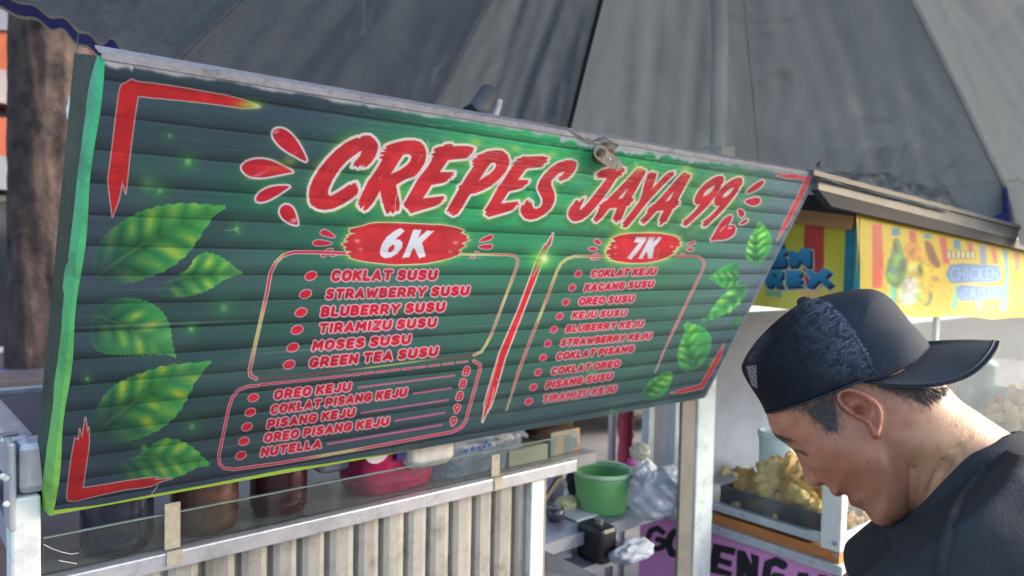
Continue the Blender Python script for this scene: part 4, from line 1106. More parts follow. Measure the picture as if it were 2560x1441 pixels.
def lump(name, px, py, w, h, z, material, label, cat, seed, flat_=.8, ridge=1.0):
    q = onZ(px, py, z); k = D(q) / FPX
    m = MB(); n = 40; V = []; F = []
    for i in range(n + 1):
        th = math.pi * i / n
        for j in range(2 * n):
            ph = math.pi * j / n
            d = np.array([math.sin(th) * math.cos(ph), math.sin(th) * math.sin(ph), math.cos(th)])
            r = .62 + .55 * float(fbm(np.array(d[0] * 2 + seed * 3.1 + 9), np.array(d[1] * 2 + d[2] * 1.7 + 5 + seed)))
            for fq, am in ((3.3, .26), (7.1, .10)):
                r += ridge * am * (1 - abs(2 * float(vnoise(np.array(d[0] * fq + d[2] * fq * .7 + seed * 7 + 50), np.array(d[1] * fq - d[2] * fq * .8 + 50 + seed))) - 1) ** .7)
            V.append(np.array([q[0], q[1], z + h / 2 * k]) + d * r * np.array([w / 2 * k, w / 2 * k * flat_, h / 2 * k]))
    for i in range(n):
        for j in range(2 * n):
            F.append([i * 2 * n + j, i * 2 * n + (j + 1) % (2 * n), (i + 1) * 2 * n + (j + 1) % (2 * n), (i + 1) * 2 * n + j])
    V = np.array(V); V[:, 2] = np.maximum(V[:, 2], z + .0005)
    return tag(add(name, V, F, material, None, True), label, cat)
lump("plastic_bag", 1386, 1246, 52, 66, ZS, film("lilac_film", rgb(206, 190, 216), .25), "lilac plastic bag at the near corner of the side shelf", "plastic bag", 2)
lump("plastic_bag", 1432, 1232, 40, 60, ZS, film("navy_film", rgb(60, 62, 84), .25), "small navy plastic bag between the lilac bag and the green bucket", "plastic bag", 3)
lump("paper_packet", 1412, 1276, 60, 34, ZS, film("cream_paper", rgb(214, 206, 160), .4), "crumpled cream paper packet on the side shelf", "paper packet", 4)
m = MB(); q = onZ(1388, 1302, ZS); m.lathe([(.015, 0), (.022, .006), (.026, .022), (.022, .034), (.012, .036)], (q[0], q[1], ZS + .0005), 24)
tag(m.add("steel_pot", mat("dark_pot", rgb(96, 100, 104), .35, .5), None, True), "small dark steel pot on the edge of the side shelf", "pot")
m = MB(); q = onZ(1455, 1290, ZS); m.box((q[0] - .05, q[1] - .03, ZS + .0005), (q[0] + .05, q[1] + .06, ZS + .006), .002)
tag(m.add("folded_cloth", mat("white_cloth", rgb(214, 218, 226), .8)), "folded white cloth in front of the green bucket", "cloth")
# plastic water bottle leaning out, with a blue cap
bt = thing("water_bottle", onZ(1580, 1230, ZS), "clear water bottle with a blue cap leaning beside the green bucket", "bottle")
A = onY(1560, 1200, 1.42); B = onY(1600, 1262, 1.50)
dv = (B - A) / np.linalg.norm(B - A)
m = MB(); m.tube([A + dv * .012, A + dv * .022, A + dv * .045, B + dv * .06, B + dv * .065], [.012, .013, .03, .032, .02], 18); m.add("bottle_body", film("clear_bottle", rgb(196, 214, 230), .1, None, 20, .45), bt, True)
m = MB(); m.tube([A - dv * .006, A + dv * .0115], [.0145, .0145], 18); m.add("cap", mat("blue_cap", rgb(46, 96, 190), .35), bt, True)
m = MB(); m.tube([A + dv * .060, A + dv * .085], [.0318, .0322], 18, False); m.add("bottle_label", mat("label_blue", rgb(84, 104, 168), .4), bt, True)
lump("plastic_bag", 1640, 1290, 150, 120, ZS, film("bluish_film", rgb(186, 196, 212), .3, rgb(146, 156, 178), 14, .5), "large bluish clear plastic bag heaped beside the water bottle", "plastic bag", 6)
lump("plastic_bag", 1610, 1208, 60, 56, ZS + .09, film("white_film", rgb(232, 228, 226), .3), "white plastic bag on top of the bluish bag heap", "plastic bag", 7)
lump("snack_wrapper", 1578, 1172, 24, 26, ZS + .10, film("magenta_film", rgb(226, 90, 190), .3), "small magenta wrapper by the rim of the green bucket", "wrapper", 8)
lump("snack_wrapper", 1600, 1150, 50, 40, ZS + .11, film("white_yellow_film", rgb(230, 226, 200), .3), "pale printed wrapper above the magenta one", "wrapper", 10)
# lower shelf
jc = thing("jerrycan", onZ(1490, 1405, ZS2), "black plastic jerrycan on the bottom shelf", "jerrycan")
q = onZ(1494, 1400, ZS2); k = D(q) / FPX
m = MB(); m.box((q[0] - 30 * k, q[1] - .04, ZS2 + .0005), (q[0] + 30 * k, q[1] + .05, ZS2 + 92 * k), .012); m.add("can_body", mat("black_plastic", rgb(20, 22, 28), .4), jc)
m = MB(); m.tube([(q[0], q[1], ZS2 + 92 * k), (q[0], q[1], ZS2 + 106 * k)], .012, 14); m.add("cap", mat("grey_cap", rgb(96, 100, 108), .4), jc)
lump("sack", 1580, 1408, 150, 60, ZS2, mat("white_sack", rgb(150, 158, 170), .8, 0, .1, 12, .2, 60, spec=.2), "white sack with blue edge slumped on the bottom shelf", "sack", 11, .5, .35)
lump("dish_cloth", 1400, 1396, 70, 26, ZS2, mat("grey_cloth", rgb(170, 174, 178), .8), "grey dish cloth left of the black jerrycan", "cloth", 13, .8, .4)
m = MB(); q = onX(1609, 1365, 1.72)
m.lathe([(.002, -.02), (.014, -.014), (.02, 0), (.014, .014), (.002, .02)], q, 18)
tag(m.add("yellow_knob", mat("yellow_plastic", rgb(226, 190, 40), .35), None, True), "small round yellow knob at the edge of the pink board", "knob")

# ================================================================== UMBRELLA
HUB = np.array([1.72, 1.275, HC + 1.66])
tips = [at(-120, -60, 1.55), at(430, 157, 2.30), at(1030, 372, 2.75), at(1395, 420, 2.85), at(1905, 458, 2.70), at(2513, 455, 2.80)]
def pol(a, r, z): return HUB + np.array([r * math.cos(math.radians(a)), r * math.sin(math.radians(a)), 0]) * 1.0 + np.array([0, 0, z - HUB[2]])
PS_ = None
tips += [at(2900, 345, 2.35), pol(-84, 1.6, HC + .8), pol(-121, 1.55, HC + .95), pol(-158, 1.5, HC + .88)]
umb = thing("market_umbrella", (1.72, 1.275, 0), "large grey market umbrella with blue valance and white pole spread over the cart", "umbrella")
canvas, nt, p = nodes("umbrella_canvas")
nt.nodes.remove(p)
out = nt.nodes["Material Output"]
tc = nt.nodes.new("ShaderNodeTexCoord")
n1 = nt.nodes.new("ShaderNodeTexNoise"); n1.inputs["Scale"].default_value = 1.3; n1.inputs["Detail"].default_value = 5; n1.inputs["Roughness"].default_value = .55
cr = nt.nodes.new("ShaderNodeValToRGB"); cr.color_ramp.elements[0].color = rgb(110, 121, 132); cr.color_ramp.elements[1].color = rgb(150, 160, 170)
cr.color_ramp.elements[0].position = .3; cr.color_ramp.elements[1].position = .7
nt.links.new(tc.outputs["Object"], n1.inputs["Vector"]); nt.links.new(n1.outputs["Fac"], cr.inputs[0])
df = nt.nodes.new("ShaderNodeBsdfPrincipled"); df.inputs["Roughness"].default_value = .27; df.inputs["Specular IOR Level"].default_value = .55
tl = nt.nodes.new("ShaderNodeBsdfTranslucent"); tl.inputs[0].default_value = rgb(170, 178, 182)
mx = nt.nodes.new("ShaderNodeMixShader"); mx.inputs[0].default_value = .10
nt.links.new(cr.outputs[0], df.inputs["Base Color"]); nt.links.new(df.outputs[0], mx.inputs[1]); nt.links.new(tl.outputs[0], mx.inputs[2]); nt.links.new(mx.outputs[0], out.inputs[0])
n2 = nt.nodes.new("ShaderNodeTexNoise"); n2.inputs["Scale"].default_value = 2.6; n2.inputs["Detail"].default_value = 2.5; n2.inputs["Roughness"].default_value = .4; n2.inputs["Distortion"].default_value = 1.6
bp = nt.nodes.new("ShaderNodeBump"); bp.inputs["Strength"].default_value = .9; bp.inputs["Distance"].default_value = .12
nt.links.new(tc.outputs["Object"], n2.inputs["Vector"]); nt.links.new(n2.outputs["Fac"], bp.inputs["Height"]); nt.links.new(bp.outputs[0], df.inputs["Normal"])
BLUE = mat("blue_valance", rgb(72, 80, 172), .6, 0, .12, 8)
PIPE = mat("pale_piping", rgb(206, 210, 190), .6)
RIBM = mat("rib_steel", rgb(232, 234, 236), .35, .0)
RIBD = mat("dark_rib_steel", rgb(70, 76, 84), .45, .5)
NT = len(tips); NS, NRD = 44, 52
def canopy_pt(i, t, r):
    A, B = tips[i], tips[(i + 1) % NT]
    T = A + (B - A) * t
    P = HUB + (T - HUB) * r
    s = 4 * t * (1 - t)
    P = P.copy()
    P[2] += -.045 * s * r * (1 - .2 * r)                     # cloth sags between the ribs
    P[2] += .06 * math.sin(math.pi * r)                      # ribs bow up
    toward = (HUB - T); toward[2] = 0
    P += toward * (.035 * s * r ** 3)                        # edge drawn in between the tips
    w = .014 * math.sin(t * 22 + i * 2 + 3 * r + 2 * math.sin(r * 5 + i)) * (1 - r) ** .5 * r + .008 * math.sin((t - .5) * 60 * r + i) * r * r
    crease = .045 * (float(vnoise(np.array(t * 9 + i * 13.0), np.array(r * 5.0))) - .5) * s
    for tt, ph0 in ((t, 0), (1 - t, 2.2)):                      # folds that fan out from the rib tips
        dd_ = math.hypot((1 - r) * 1.4, tt); an_ = math.atan2(tt, (1 - r) * 1.4 + 1e-6)
        P[2] += .011 * math.sin(an_ * 17 + ph0 + i) * math.exp(-(dd_ / .42) ** 2) * min(1, tt * 8) * min(1, dd_ * 5)
    P[2] += w * s + crease
    return P
for i in range(NT):
    m = MB(); m.grid([[canopy_pt(i, t, r) for t in np.linspace(0, 1, NS)] for r in np.linspace(.02, 1, NRD)])
    m.add("canopy_panel", canvas, umb, True)
    # hanging valance: blue band with pale piping above and below
    drop = np.array([0, 0, -1.0])
    A, B = tips[i], tips[(i + 1) % NT]
    hh = .042 if i == 0 else (.02 if i < 4 else (.24 if i < 6 else .13))
    G = [[], [], [], [], []]
    for t in np.linspace(0, 1, NS * 2 - 1):
        e = canopy_pt(i, t, 1.0); o = e - HUB; o[2] = 0; o = o / np.linalg.norm(o)
        k = hh * (.55 + .45 * math.sin(math.pi * t))  * (1 + .15 * math.sin(t * 14 + i))
        for j, f in enumerate((0, .12, .1195, .82, 1.0)):
            G[j].append(e + drop * k * f + o * (.006 * math.sin(t * 22) * f + (.0005 if f else -.002)) + np.array([0, 0, 0 if f else .002]))
    m = MB(); m.grid(G[0:2]); m.grid(G[3:5]); m.add("piping", PIPE if i == 0 else canvas, umb, True)
    m = MB(); m.grid(G[2:4]); m.add("valance", BLUE if i in (0, 7, 8, 9) else canvas, umb, True)
for i in range(NT):
    T = tips[i]
    P = [HUB + (T - HUB) * r + np.array([0, 0, .06 * math.sin(math.pi * r) - .022]) for r in np.linspace(.03, 1.0, 14)]
    m = MB(); m.tube(P, [.0045 if i == 4 else .0075] * 14, 8); rb = m.add("rib", RIBD if i == 3 else RIBM, umb, True)
    m = MB(); m.lathe([(.004, -.018), (.0085, -.012), (.0085, .006), (.005, .012)], T + np.array([0, 0, -.014]), 10); m.add("rib_tip", BLACK_RUB if i in (1, 2) else WHITE_METAL, rb)
# blue flap of the valance hanging below the rib tip at the right
T = tips[5]; o_ = T - HUB; o_[2] = 0; o_ /= np.linalg.norm(o_); s_ = np.array([-o_[1], o_[0], 0])
m = MB(); m.grid([[T + s_ * w * .5 * (.25 + f) + np.array([0, 0, -.02 - .16 * f]) + o_ * .012 * math.sin(w * 40) for w in np.linspace(-.13, .13, 9)] for f in np.linspace(0, 1, 7)])
m.add("valance", BLUE, umb, True)
cq = [tips[1] + np.array([0, 0, .004]), canopy_pt(1, .10, .93) + np.array([0, 0, -.02]), canopy_pt(1, .22, .86) + np.array([0, 0, -.012])]
m = MB(); m.tube(cq, .0022, 6); m.add('tie_cord', RIBM, umb, True)
# pole: white tube with a bracket where it passes the board
def poleq(px, py): return onY(px, py, 1.275)
pa, pb = poleq(1797, 372), poleq(1801, 0)
dirp = (pb - pa) / (pb[2] - pa[2])
lo = pa + dirp * (0.01 - pa[2]); lo2 = np.array([float(onY(1763, 1200, 1.275)[0]), 1.275, .01])
m = MB(); m.tube([pa + dirp * -.02, pa + dirp * .3, HUB + np.array([0, 0, .04])], .0235, 24); m.add("pole", mat("white_pole_paint", rgb(240, 242, 242), .35, 0, .04, 6, dirt=.1), umb, True)
q0 = poleq(1738, 1000); q1 = poleq(1782, 1000)
xm0, xm1 = q0[0], q1[0]
m = MB(); m.box((xm0, 1.264, .005), (xm1, 1.286, pa[2] - .10), .004); m.add("lower_post", WHITE_METAL, umb)
m = MB(); m.box((pa[0] - .034, 1.24, pa[2] - .12), (pa[0] + .03, 1.306, pa[2] + .005), .004)
m.add("pole_bracket", mat("white_bracket", rgb(206, 208, 204), .5, 0, .1, 30, .3, 100, dirt=.5), umb)
m = MB(); m.lathe([(.05, -.05), (.06, 0), (.05, .05)], HUB, 20); m.add("hub", BLACK_RUB, umb)
for i in range(NT):
    T = tips[i]; mid = HUB + (T - HUB) * .5 + np.array([0, 0, .03]); run = HUB + np.array([0, 0, -.36])
    m = MB(); m.tube([run, mid], .005, 8); m.add("stretcher", RIBD, umb, True)
# black clamp and rag that tie a rib to the board
cl = thing("rib_clamp", sp(*suv(1200, 285)) , "dark grey clamp with torn black rag on the top edge of the menu board", "clamp")
c0 = at(1222, 262, 1.52)
m = MB(); m.tube([at(1190, 296, 1.5), at(1205, 262, 1.52), at(1222, 232, 1.54), at(1228, 224, 1.545)], [.018, .022, .02, .012], 14); m.add("clamp_tube", mat("clamp_plastic", rgb(112, 116, 124), .45), cl, True)
m = MB(); m.grid([[at(1138, 292, 1.47), at(1160, 268, 1.48), at(1178, 258, 1.49)], [at(1160, 300, 1.46), at(1180, 284, 1.47), at(1196, 280, 1.48)], [at(1210, 305, 1.45), at(1215, 298, 1.46), at(1220, 290, 1.47)]]); m.add("rag", mat("black_rag", rgb(34, 34, 38), .8), cl, True)
m = MB(); m.tube([at(1235, 300, 1.5), at(1246, 270, 1.53), at(1250, 250, 1.53)], .006, 8); m.add("clamp_lever", RIBM, cl, True)
# hanging strip bottle on a cord beside the board
bo = thing("plastic_bottle", at(180, 300, 1.6), "small white plastic bottle hanging on a cord behind the left edge of the menu board", "bottle")
k = 1.6 / FPX
c = at(180, 299, 1.6)
m = MB(); m.lathe([(9 * k, 0), (12.5 * k, 2 * k), (12.5 * k, 26 * k), (10 * k, 36 * k), (8 * k, 42 * k), (8 * k, 46 * k)], c, 22); m.add("bottle_body", mat("white_plastic", rgb(236, 238, 240), .35), bo, True)
m = MB(); m.lathe([(9.5 * k, 46.5 * k), (9.5 * k, 53 * k), (8 * k, 54 * k)], c, 22); m.add("cap", mat("white_cap", rgb(226, 228, 232), .4), bo, True)
m = MB(); m.tube([c + np.array([0, 0, 53 * k]), c + np.array([.02, -.05, .35])], .001, 6); m.add("cord", mat("clear_cord", rgb(150, 150, 150), .4), bo, True)

# ================================================================== FRIED-SNACK STALL
_c = at(2100, 1390, 2.05)
XS, YS = float(_c[0]), float(_c[1])
stall = thing("snack_stall", (XS + .7, YS + .35, 0), "glass-sided fried snack stall with yellow banners, pink lettered boards and a flat roof", "snack stall")
YE = float(onX(1598, 1280, XS)[1])                    # far end of its left face
XEND = XS + 2.3
def zx(y, px=2068): return float(onX(px, y, XS)[2])
Z_PT, Z_RT, Z_OR, Z_GAP, Z_FR = zx(1428), zx(1403), zx(1376), zx(1366), zx(1345)
ZROOF = HC + .125
SALU = mat("stall_aluminium", rgb(190, 198, 204), .4, .4, .1, 10, .15, 60, dirt=.3)
WOODO = mat("orange_wood", rgb(190, 122, 66), .55, 0, .25, 8, .2, 40, stretch=(8, 1, 8), dirt=.3)
m = MB(); m.box((XS - .012, YS - .012, Z_PT), (XS + .03, YE, Z_RT), .003); m.add("counter_rim", SALU, stall)
m = MB(); m.box((XS + .0305, YS - .012, Z_PT), (XEND, YS + .03, Z_RT), .003); m.add("counter_rim", SALU, stall)
m = MB(); m.box((XS + .004, YS + .004, Z_RT + .0005), (XS + .05, YE, Z_OR)); m.box((XS + .0505, YS + .004, Z_RT + .0005), (XEND, YS + .05, Z_OR)); m.add("wood_strip", WOODO, stall)
m = MB(); m.box((XS + .02, YS + .02, Z_RT - .02), (XEND - .01, YE, Z_RT + .0002)); m.add("counter_deck", SALU, stall)
pw = .058
m = MB(); m.box((XS + .0005, YS + .0005, Z_OR + .001), (XS + pw * .6, YS + pw, ZROOF), .004); m.add("corner_post", WHITE_METAL, stall)
m = MB(); m.box((XS + .002, YS + pw + .001, Z_GAP), (XS + .03, YE - .031, Z_FR), .002); m.add("window_rail", SALU, stall)
m = MB(); m.box((XS + pw * .6 + .001, YS + .002, Z_GAP), (XEND - .03, YS + .03, Z_FR), .002); m.add("window_rail", SALU, stall)
m = MB(); m.box((XS, YE - .03, Z_OR + .001), (XS + .03, YE, ZROOF), .002); m.add("window_post", SALU, stall)
m = MB(); m.box((XEND - .029, YS, Z_OR + .001), (XEND, YS + .03, ZROOF), .002); m.add("window_post", SALU, stall)
ymid = float(onX(1672, 1150, XS)[1])
m = MB(); m.box((XS + .004, ymid - .018, Z_FR + .0005), (XS + .026, ymid + .018, ZROOF - .02), .002); m.add("window_mullion", SALU, stall)
xm = float(onY(2356, 900, YS)[0])
m = MB(); m.box((xm - .014, YS + .0165, Z_FR + .001), (xm + .014, YS + .03, ZROOF - .06), .002); m.add('window_mullion', SALU, stall)
GS = glass_mat("stall_glass", (.94, .97, .98), .10, .085)  # dust film thickened to put a milky haze into the pane
m = MB(); m.box((XS + .012, YS + pw + .002, Z_FR + .0005), (XS + .016, ymid - .019, ZROOF - .05)); m.add("glass_pane", GS, stall)
m = MB(); m.box((XS + .012, ymid + .019, Z_FR + .0005), (XS + .016, YE - .031, ZROOF - .05)); m.add("glass_pane", GS, stall)
m = MB(); m.box((XS + pw * .6 + .002, YS + .012, Z_FR + .0005), (XEND - .031, YS + .016, ZROOF - .05)); m.add("glass_pane", GS, stall)
# lower body and pink boards with lettering
PINKB = print_mat("pink_board_paint", .5, .4)
m = MB(); m.box((XS + .012, YS + .012, .12), (XEND - .01, YE - .01, Z_PT - .002)); m.add("cabinet_body", mat("cabinet_sheet", rgb(190, 130, 176), .5, 0, .1, 6), stall)
def letters_on(nm, P, canv, material):
    return sheet(nm, P, canv.img, material, stall)
ny, nz = 340, 150
zz = np.linspace(Z_PT - .003, .30, nz)
yy = np.linspace(YE, YS + .004, ny)
P = np.stack([np.full((nz, ny), XS + .006), np.broadcast_to(yy, (nz, ny)), np.broadcast_to(zz[:, None], (nz, ny))], -1)
px, py = proj(P)
cvp = Canvas(px, py, None)
cvp.img[:] = (206, 138, 196); cvp.img += (18 * (fbm(P[..., 1] * 12, P[..., 2] * 12) - .5))[..., None]
bl = (22, 26, 32)
def poly(*p): cvp.shape([list(p)], bl, aa=1.2, shade=False)
zp = lambda q: Z(1780, 1080, 3.99, q)
zq = lambda q: Z(1340, 1020, 3.4225, q)
cvp.line([(1657, 1331), (1643, 1321), (1627, 1327), (1619, 1346), (1625, 1366), (1642, 1373), (1657, 1368), (1659, 1352), (1644, 1349)], bl, 7)
cvp.line(zq([(1190, 1060), (1150, 1100), (1135, 1180), (1160, 1245), (1215, 1255), (1250, 1190), (1245, 1100), (1215, 1060), (1190, 1060)]), bl, 9)
cvp.line([(1718, 1440), (1725, 1350), (1755, 1350), (1760, 1388), (1728, 1394), (1765, 1436)], bl, 9)
cvp.shape([zp([(10, 1110), (190, 1150), (240, 1165), (225, 1235), (90, 1200), (80, 1250), (200, 1290), (190, 1350), (65, 1310), (55, 1350), (200, 1400), (190, 1450), (-40, 1400)])], bl, shade=False)
cvp.shape([zp([(240, 1480), (250, 1175), (330, 1190), (400, 1330), (385, 1210), (470, 1240), (450, 1560), (360, 1520), (320, 1400), (330, 1510)])], bl, shade=False)
cvp.line(zp([(710, 1330), (640, 1290), (560, 1320), (540, 1430), (570, 1520), (650, 1560), (690, 1500), (690, 1460), (630, 1445)]), bl, 11)
cvp.shape([zp([(760, 1700), (860, 1400), (960, 1410), (1010, 1740), (920, 1720), (905, 1650), (860, 1640), (845, 1700)]), zp([(900, 1490), (875, 1570), (905, 1575)])], bl, shade=False)
cvp.shape([zp([(1060, 1740), (1060, 1420), (1140, 1430), (1220, 1580), (1215, 1430), (1290, 1430), (1290, 1780), (1200, 1760), (1130, 1620), (1135, 1750)])], bl, shade=False)
letters_on("lettered_board", P, cvp, PINKB)
nx = 200
xx = np.linspace(XS + .004, XEND - .01, nx)
P = np.stack([np.broadcast_to(xx, (nz, nx)), np.full((nz, nx), YS + .006), np.broadcast_to(zz[:, None], (nz, nx))], -1)
px, py = proj(P); cvp = Canvas(px, py, None)
cvp.img[:] = (240, 168, 220); cvp.img += (16 * (fbm(P[..., 0] * 12, P[..., 2] * 12) - .5))[..., None]
cvp.line([(2150, 1448), (2142, 1430), (2152, 1420), (2164, 1428), (2160, 1446)], bl, 5)
cvp.line([(2196, 1425), (2206, 1412), (2212, 1422)], (226, 226, 236), 4)
letters_on("lettered_board", P, cvp, PINKB)
# ------------------------------------------------------------------ banners
BAN = print_mat("banner_print", .55, .3)
def banner_grid(f, n, mm):
    s = np.linspace(0, 1, n); t = np.linspace(0, 1, mm)
    return np.array([[f(a, b) for a in s] for b in t])
# right-hand banner on the long face
c00, c10, c11, c01 = onY(2139, 522, YS - .02), onY(2700, 650, YS - .02), onY(2700, 800, YS - .02), onY(2139, 788, YS - .02)
def fr_(s, t):
    p = (c00 * (1 - s) + c10 * s) * (1 - t) + (c01 * (1 - s) + c11 * s) * t
    return p + np.array([0, -.008 * math.sin(s * 19) * t - .005 * math.sin(t * 5 + s * 4), .004 * math.sin(s * 23) * (t > .95)])
P = banner_grid(fr_, 420, 170)
px, py = proj(P); cb_ = Canvas(px, py, None)
zn = lambda q: Z(2050, 500, 4.804, q)
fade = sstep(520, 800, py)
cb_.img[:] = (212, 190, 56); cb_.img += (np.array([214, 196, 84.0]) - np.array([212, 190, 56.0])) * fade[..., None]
for q, col in [([(625, 290), (740, 300), (765, 800), (740, 1060), (630, 1060)], (210, 84, 76)), ([(860, 335), (950, 340), (965, 430), (865, 430)], (40, 138, 178)), ([(1060, 370), (1150, 380), (1165, 540), (1080, 500)], (206, 90, 88)),
               ([(1245, 405), (1335, 415), (1335, 465), (1250, 465)], (44, 146, 180)), ([(1430, 450), (1510, 460), (1560, 780), (1480, 770)], (204, 88, 96)), ([(1600, 480), (1680, 490), (1690, 600), (1610, 590)], (60, 140, 180)),
               ([(1760, 510), (1830, 520), (1850, 640), (1780, 620)], (204, 98, 100)), ([(1910, 545), (1990, 550), (2000, 780), (1930, 770)], (100, 150, 196)), ([(2050, 575), (2110, 580), (2140, 780), (2090, 760)], (200, 104, 116)),
               ([(2190, 600), (2250, 610), (2270, 900), (2240, 1340), (2160, 1330), (2230, 900)], (96, 160, 190)), ([(1630, 1020), (1690, 1030), (1640, 1300), (1570, 1300)], (110, 206, 178)), ([(1880, 1190), (1950, 1190), (1945, 1310), (1880, 1310)], (116, 208, 180)),
               ([(2330, 620), (2390, 630), (2400, 850), (2340, 850)], (206, 150, 150)), ([(840, 1040), (930, 1060), (910, 1250), (830, 1200)], (100, 208, 176))]:
    cb_.shape([zn(q)], col, aa=2.5)
def bp(loop, col, n=1): cb_.shape([chaikin(zn(loop), n)], col, aa=1.6)
bp([(880, 440), (960, 470), (1000, 650), (1060, 760), (1040, 920), (960, 1040), (860, 1060), (780, 920), (800, 780), (860, 640)], (52, 132, 74), 2)
for lp_, cc2 in [([(900, 470), (940, 600), (920, 700), (880, 560)], (24, 70, 56)), ([(860, 660), (960, 640), (980, 800), (880, 820)], (92, 178, 90)), ([(800, 860), (900, 840), (920, 960), (830, 980)], (110, 190, 96)), ([(940, 700), (1040, 780), (1020, 900), (960, 860)], (28, 90, 70)), ([(870, 800), (930, 820), (900, 900), (850, 870)], (70, 150, 190))]: bp(lp_, cc2)
bp([(1030, 520), (1150, 500), (1230, 600), (1200, 720), (1060, 740), (1010, 640)], (206, 150, 70), 2); bp([(1060, 600), (1150, 580), (1140, 680), (1060, 690)], (150, 100, 52))
bp([(1240, 480), (1330, 500), (1400, 660), (1460, 800), (1400, 830), (1290, 700)], (120, 74, 62), 2); bp([(1290, 540), (1350, 620), (1390, 740), (1330, 690)], (84, 62, 62))
bp([(1060, 780), (1150, 770), (1180, 860), (1090, 880)], (190, 206, 130)); bp([(1180, 760), (1220, 800), (1230, 900), (1190, 900)], (66, 74, 74))
bp([(960, 1040), (1060, 900), (1150, 930), (1200, 1080), (1160, 1240), (1040, 1290), (940, 1220)], (206, 224, 208), 2); bp([(1060, 960), (1110, 1000), (1080, 1200), (1040, 1180)], (236, 242, 232)); bp([(1170, 1080), (1230, 1120), (1200, 1230), (1150, 1200)], (140, 196, 110))
bp([(1300, 1100), (1360, 1120), (1340, 1240), (1270, 1290), (1240, 1250), (1310, 1220)], (112, 126, 90)); bp([(1340, 900), (1430, 930), (1420, 990), (1350, 980)], (160, 140, 84))
def soften(im, n):
    for _ in range(n):
        im = (np.roll(im, 1, 0) + np.roll(im, -1, 0) + np.roll(im, 1, 1) + np.roll(im, -1, 1) + 2 * im) / 6
    return im
_k = (np.exp(-(((px - 2275) / 75) ** 2 + ((py - 690) / 75) ** 2) ** 2))[..., None]
_n = fbm(px / 13, py / 13, 4)[..., None]; _n2 = fbm(px / 9 + 40, py / 9, 3)[..., None]
cb_.img = cb_.img * (1 - _k) + np.clip(soften(cb_.img, 10) * (.62 + .8 * _n) + np.array([-22, 10, -14.0]) * (_n2 - .5) * 3, 0, 255) * _k
def btext(canv, txt, lb, rb, top, col, oc, b, ow, shear=0.0, halo=True):
    sg = text_segs(txt, lb, rb, top, shear, 1.12)
    pts = np.concatenate([sg[:, :2], sg[:, 2:]]); rg = canv.region(pts, 14)
    d = sdf(sg, canv.PX[rg], canv.PY[rg])
    canv.paint(rg, (200, 206, 216), .5 * sstep(2, -2, d - b - ow - 1.5)); canv.paint(rg, oc, sstep(1.6, -1.6, d - b - ow)); canv.paint(rg, col, sstep(1.4, -1.4, d - b))
cb_.shape([zn([(1510, 900), (1560, 780), (1700, 760), (2120, 790), (2180, 880), (2160, 960), (2100, 990), (1700, 1000), (1570, 1000)])], (84, 132, 190), aa=2)
cb_.shape([zn([(1640, 1060), (1700, 1020), (2180, 1050), (2220, 1110), (2180, 1180), (1700, 1220), (1650, 1170)])], (84, 136, 196), aa=2)
btext(cb_, "CHICKEN", (2376, 703), (2496, 700), 668, (112, 176, 232), (46, 74, 140), 2.0, 2)
btext(cb_, "CRISPY", (2402, 748), (2504, 742), 722, (108, 172, 230), (44, 72, 138), 1.8, 2)
for k in range(6):
    x = 2368 + k * 12
    cb_.shape([[(x, 628), (x + 8, 629), (x + 8, 647), (x, 646)]], (226, 222, 196), (70, 60, 40), 1.5)
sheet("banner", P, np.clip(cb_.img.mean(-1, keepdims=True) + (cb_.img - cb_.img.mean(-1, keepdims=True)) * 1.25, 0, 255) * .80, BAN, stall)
# left banner on the side face
c00, c10, c11, c01 = onX(1800, 470, XS - .012), onX(2151, 545, XS - .012), onX(2151, 790, XS - .012), onX(1800, 757, XS - .012)
def fl_(s, t):
    p = (c00 * (1 - s) + c10 * s) * (1 - t) + (c01 * (1 - s) + c11 * s) * t
    return p + np.array([-.006 * math.sin(s * 13 + 1) * t - .003 * math.sin(t * 8), 0, 0])
P = banner_grid(fl_, 280, 190)
px, py = proj(P); cl_ = Canvas(px, py, None)
zl = lambda q: Z(1850, 500, 6.003, q)
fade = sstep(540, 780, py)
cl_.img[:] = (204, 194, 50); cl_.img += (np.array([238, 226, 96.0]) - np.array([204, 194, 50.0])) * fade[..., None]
cl_.img *= (1 + .06 * (fbm(px / 40, py / 9) - .5))[..., None]
for q, col in [([(985, 200), (1265, 200), (1260, 960), (1240, 1300), (940, 1440), (960, 600)], (204, 66, 62)), ([(1590, 250), (1740, 300), (1730, 900), (1700, 1500), (1545, 1500), (1575, 700)], (30, 128, 152)), ([(1740, 300), (1835, 330), (1800, 1400), (1700, 1500), (1720, 900)], (70, 184, 200)),
               ([(390, 1300), (640, 1330), (620, 1470), (385, 1440)], (140, 200, 150)), ([(940, 1330), (1220, 1300), (1210, 1560), (940, 1560)], (238, 190, 120)), ([(500, 600), (650, 580), (700, 760), (640, 800), (420, 800)], (24, 112, 152))]:
    cl_.shape([zl(q)], col, aa=2.0)
def slab(loop):
    lp = zl(loop)
    cl_.shape([[(x + 5, y + 6) for x, y in lp]], (26, 34, 44), (200, 200, 190), 4, aa=1.6, shade=False)
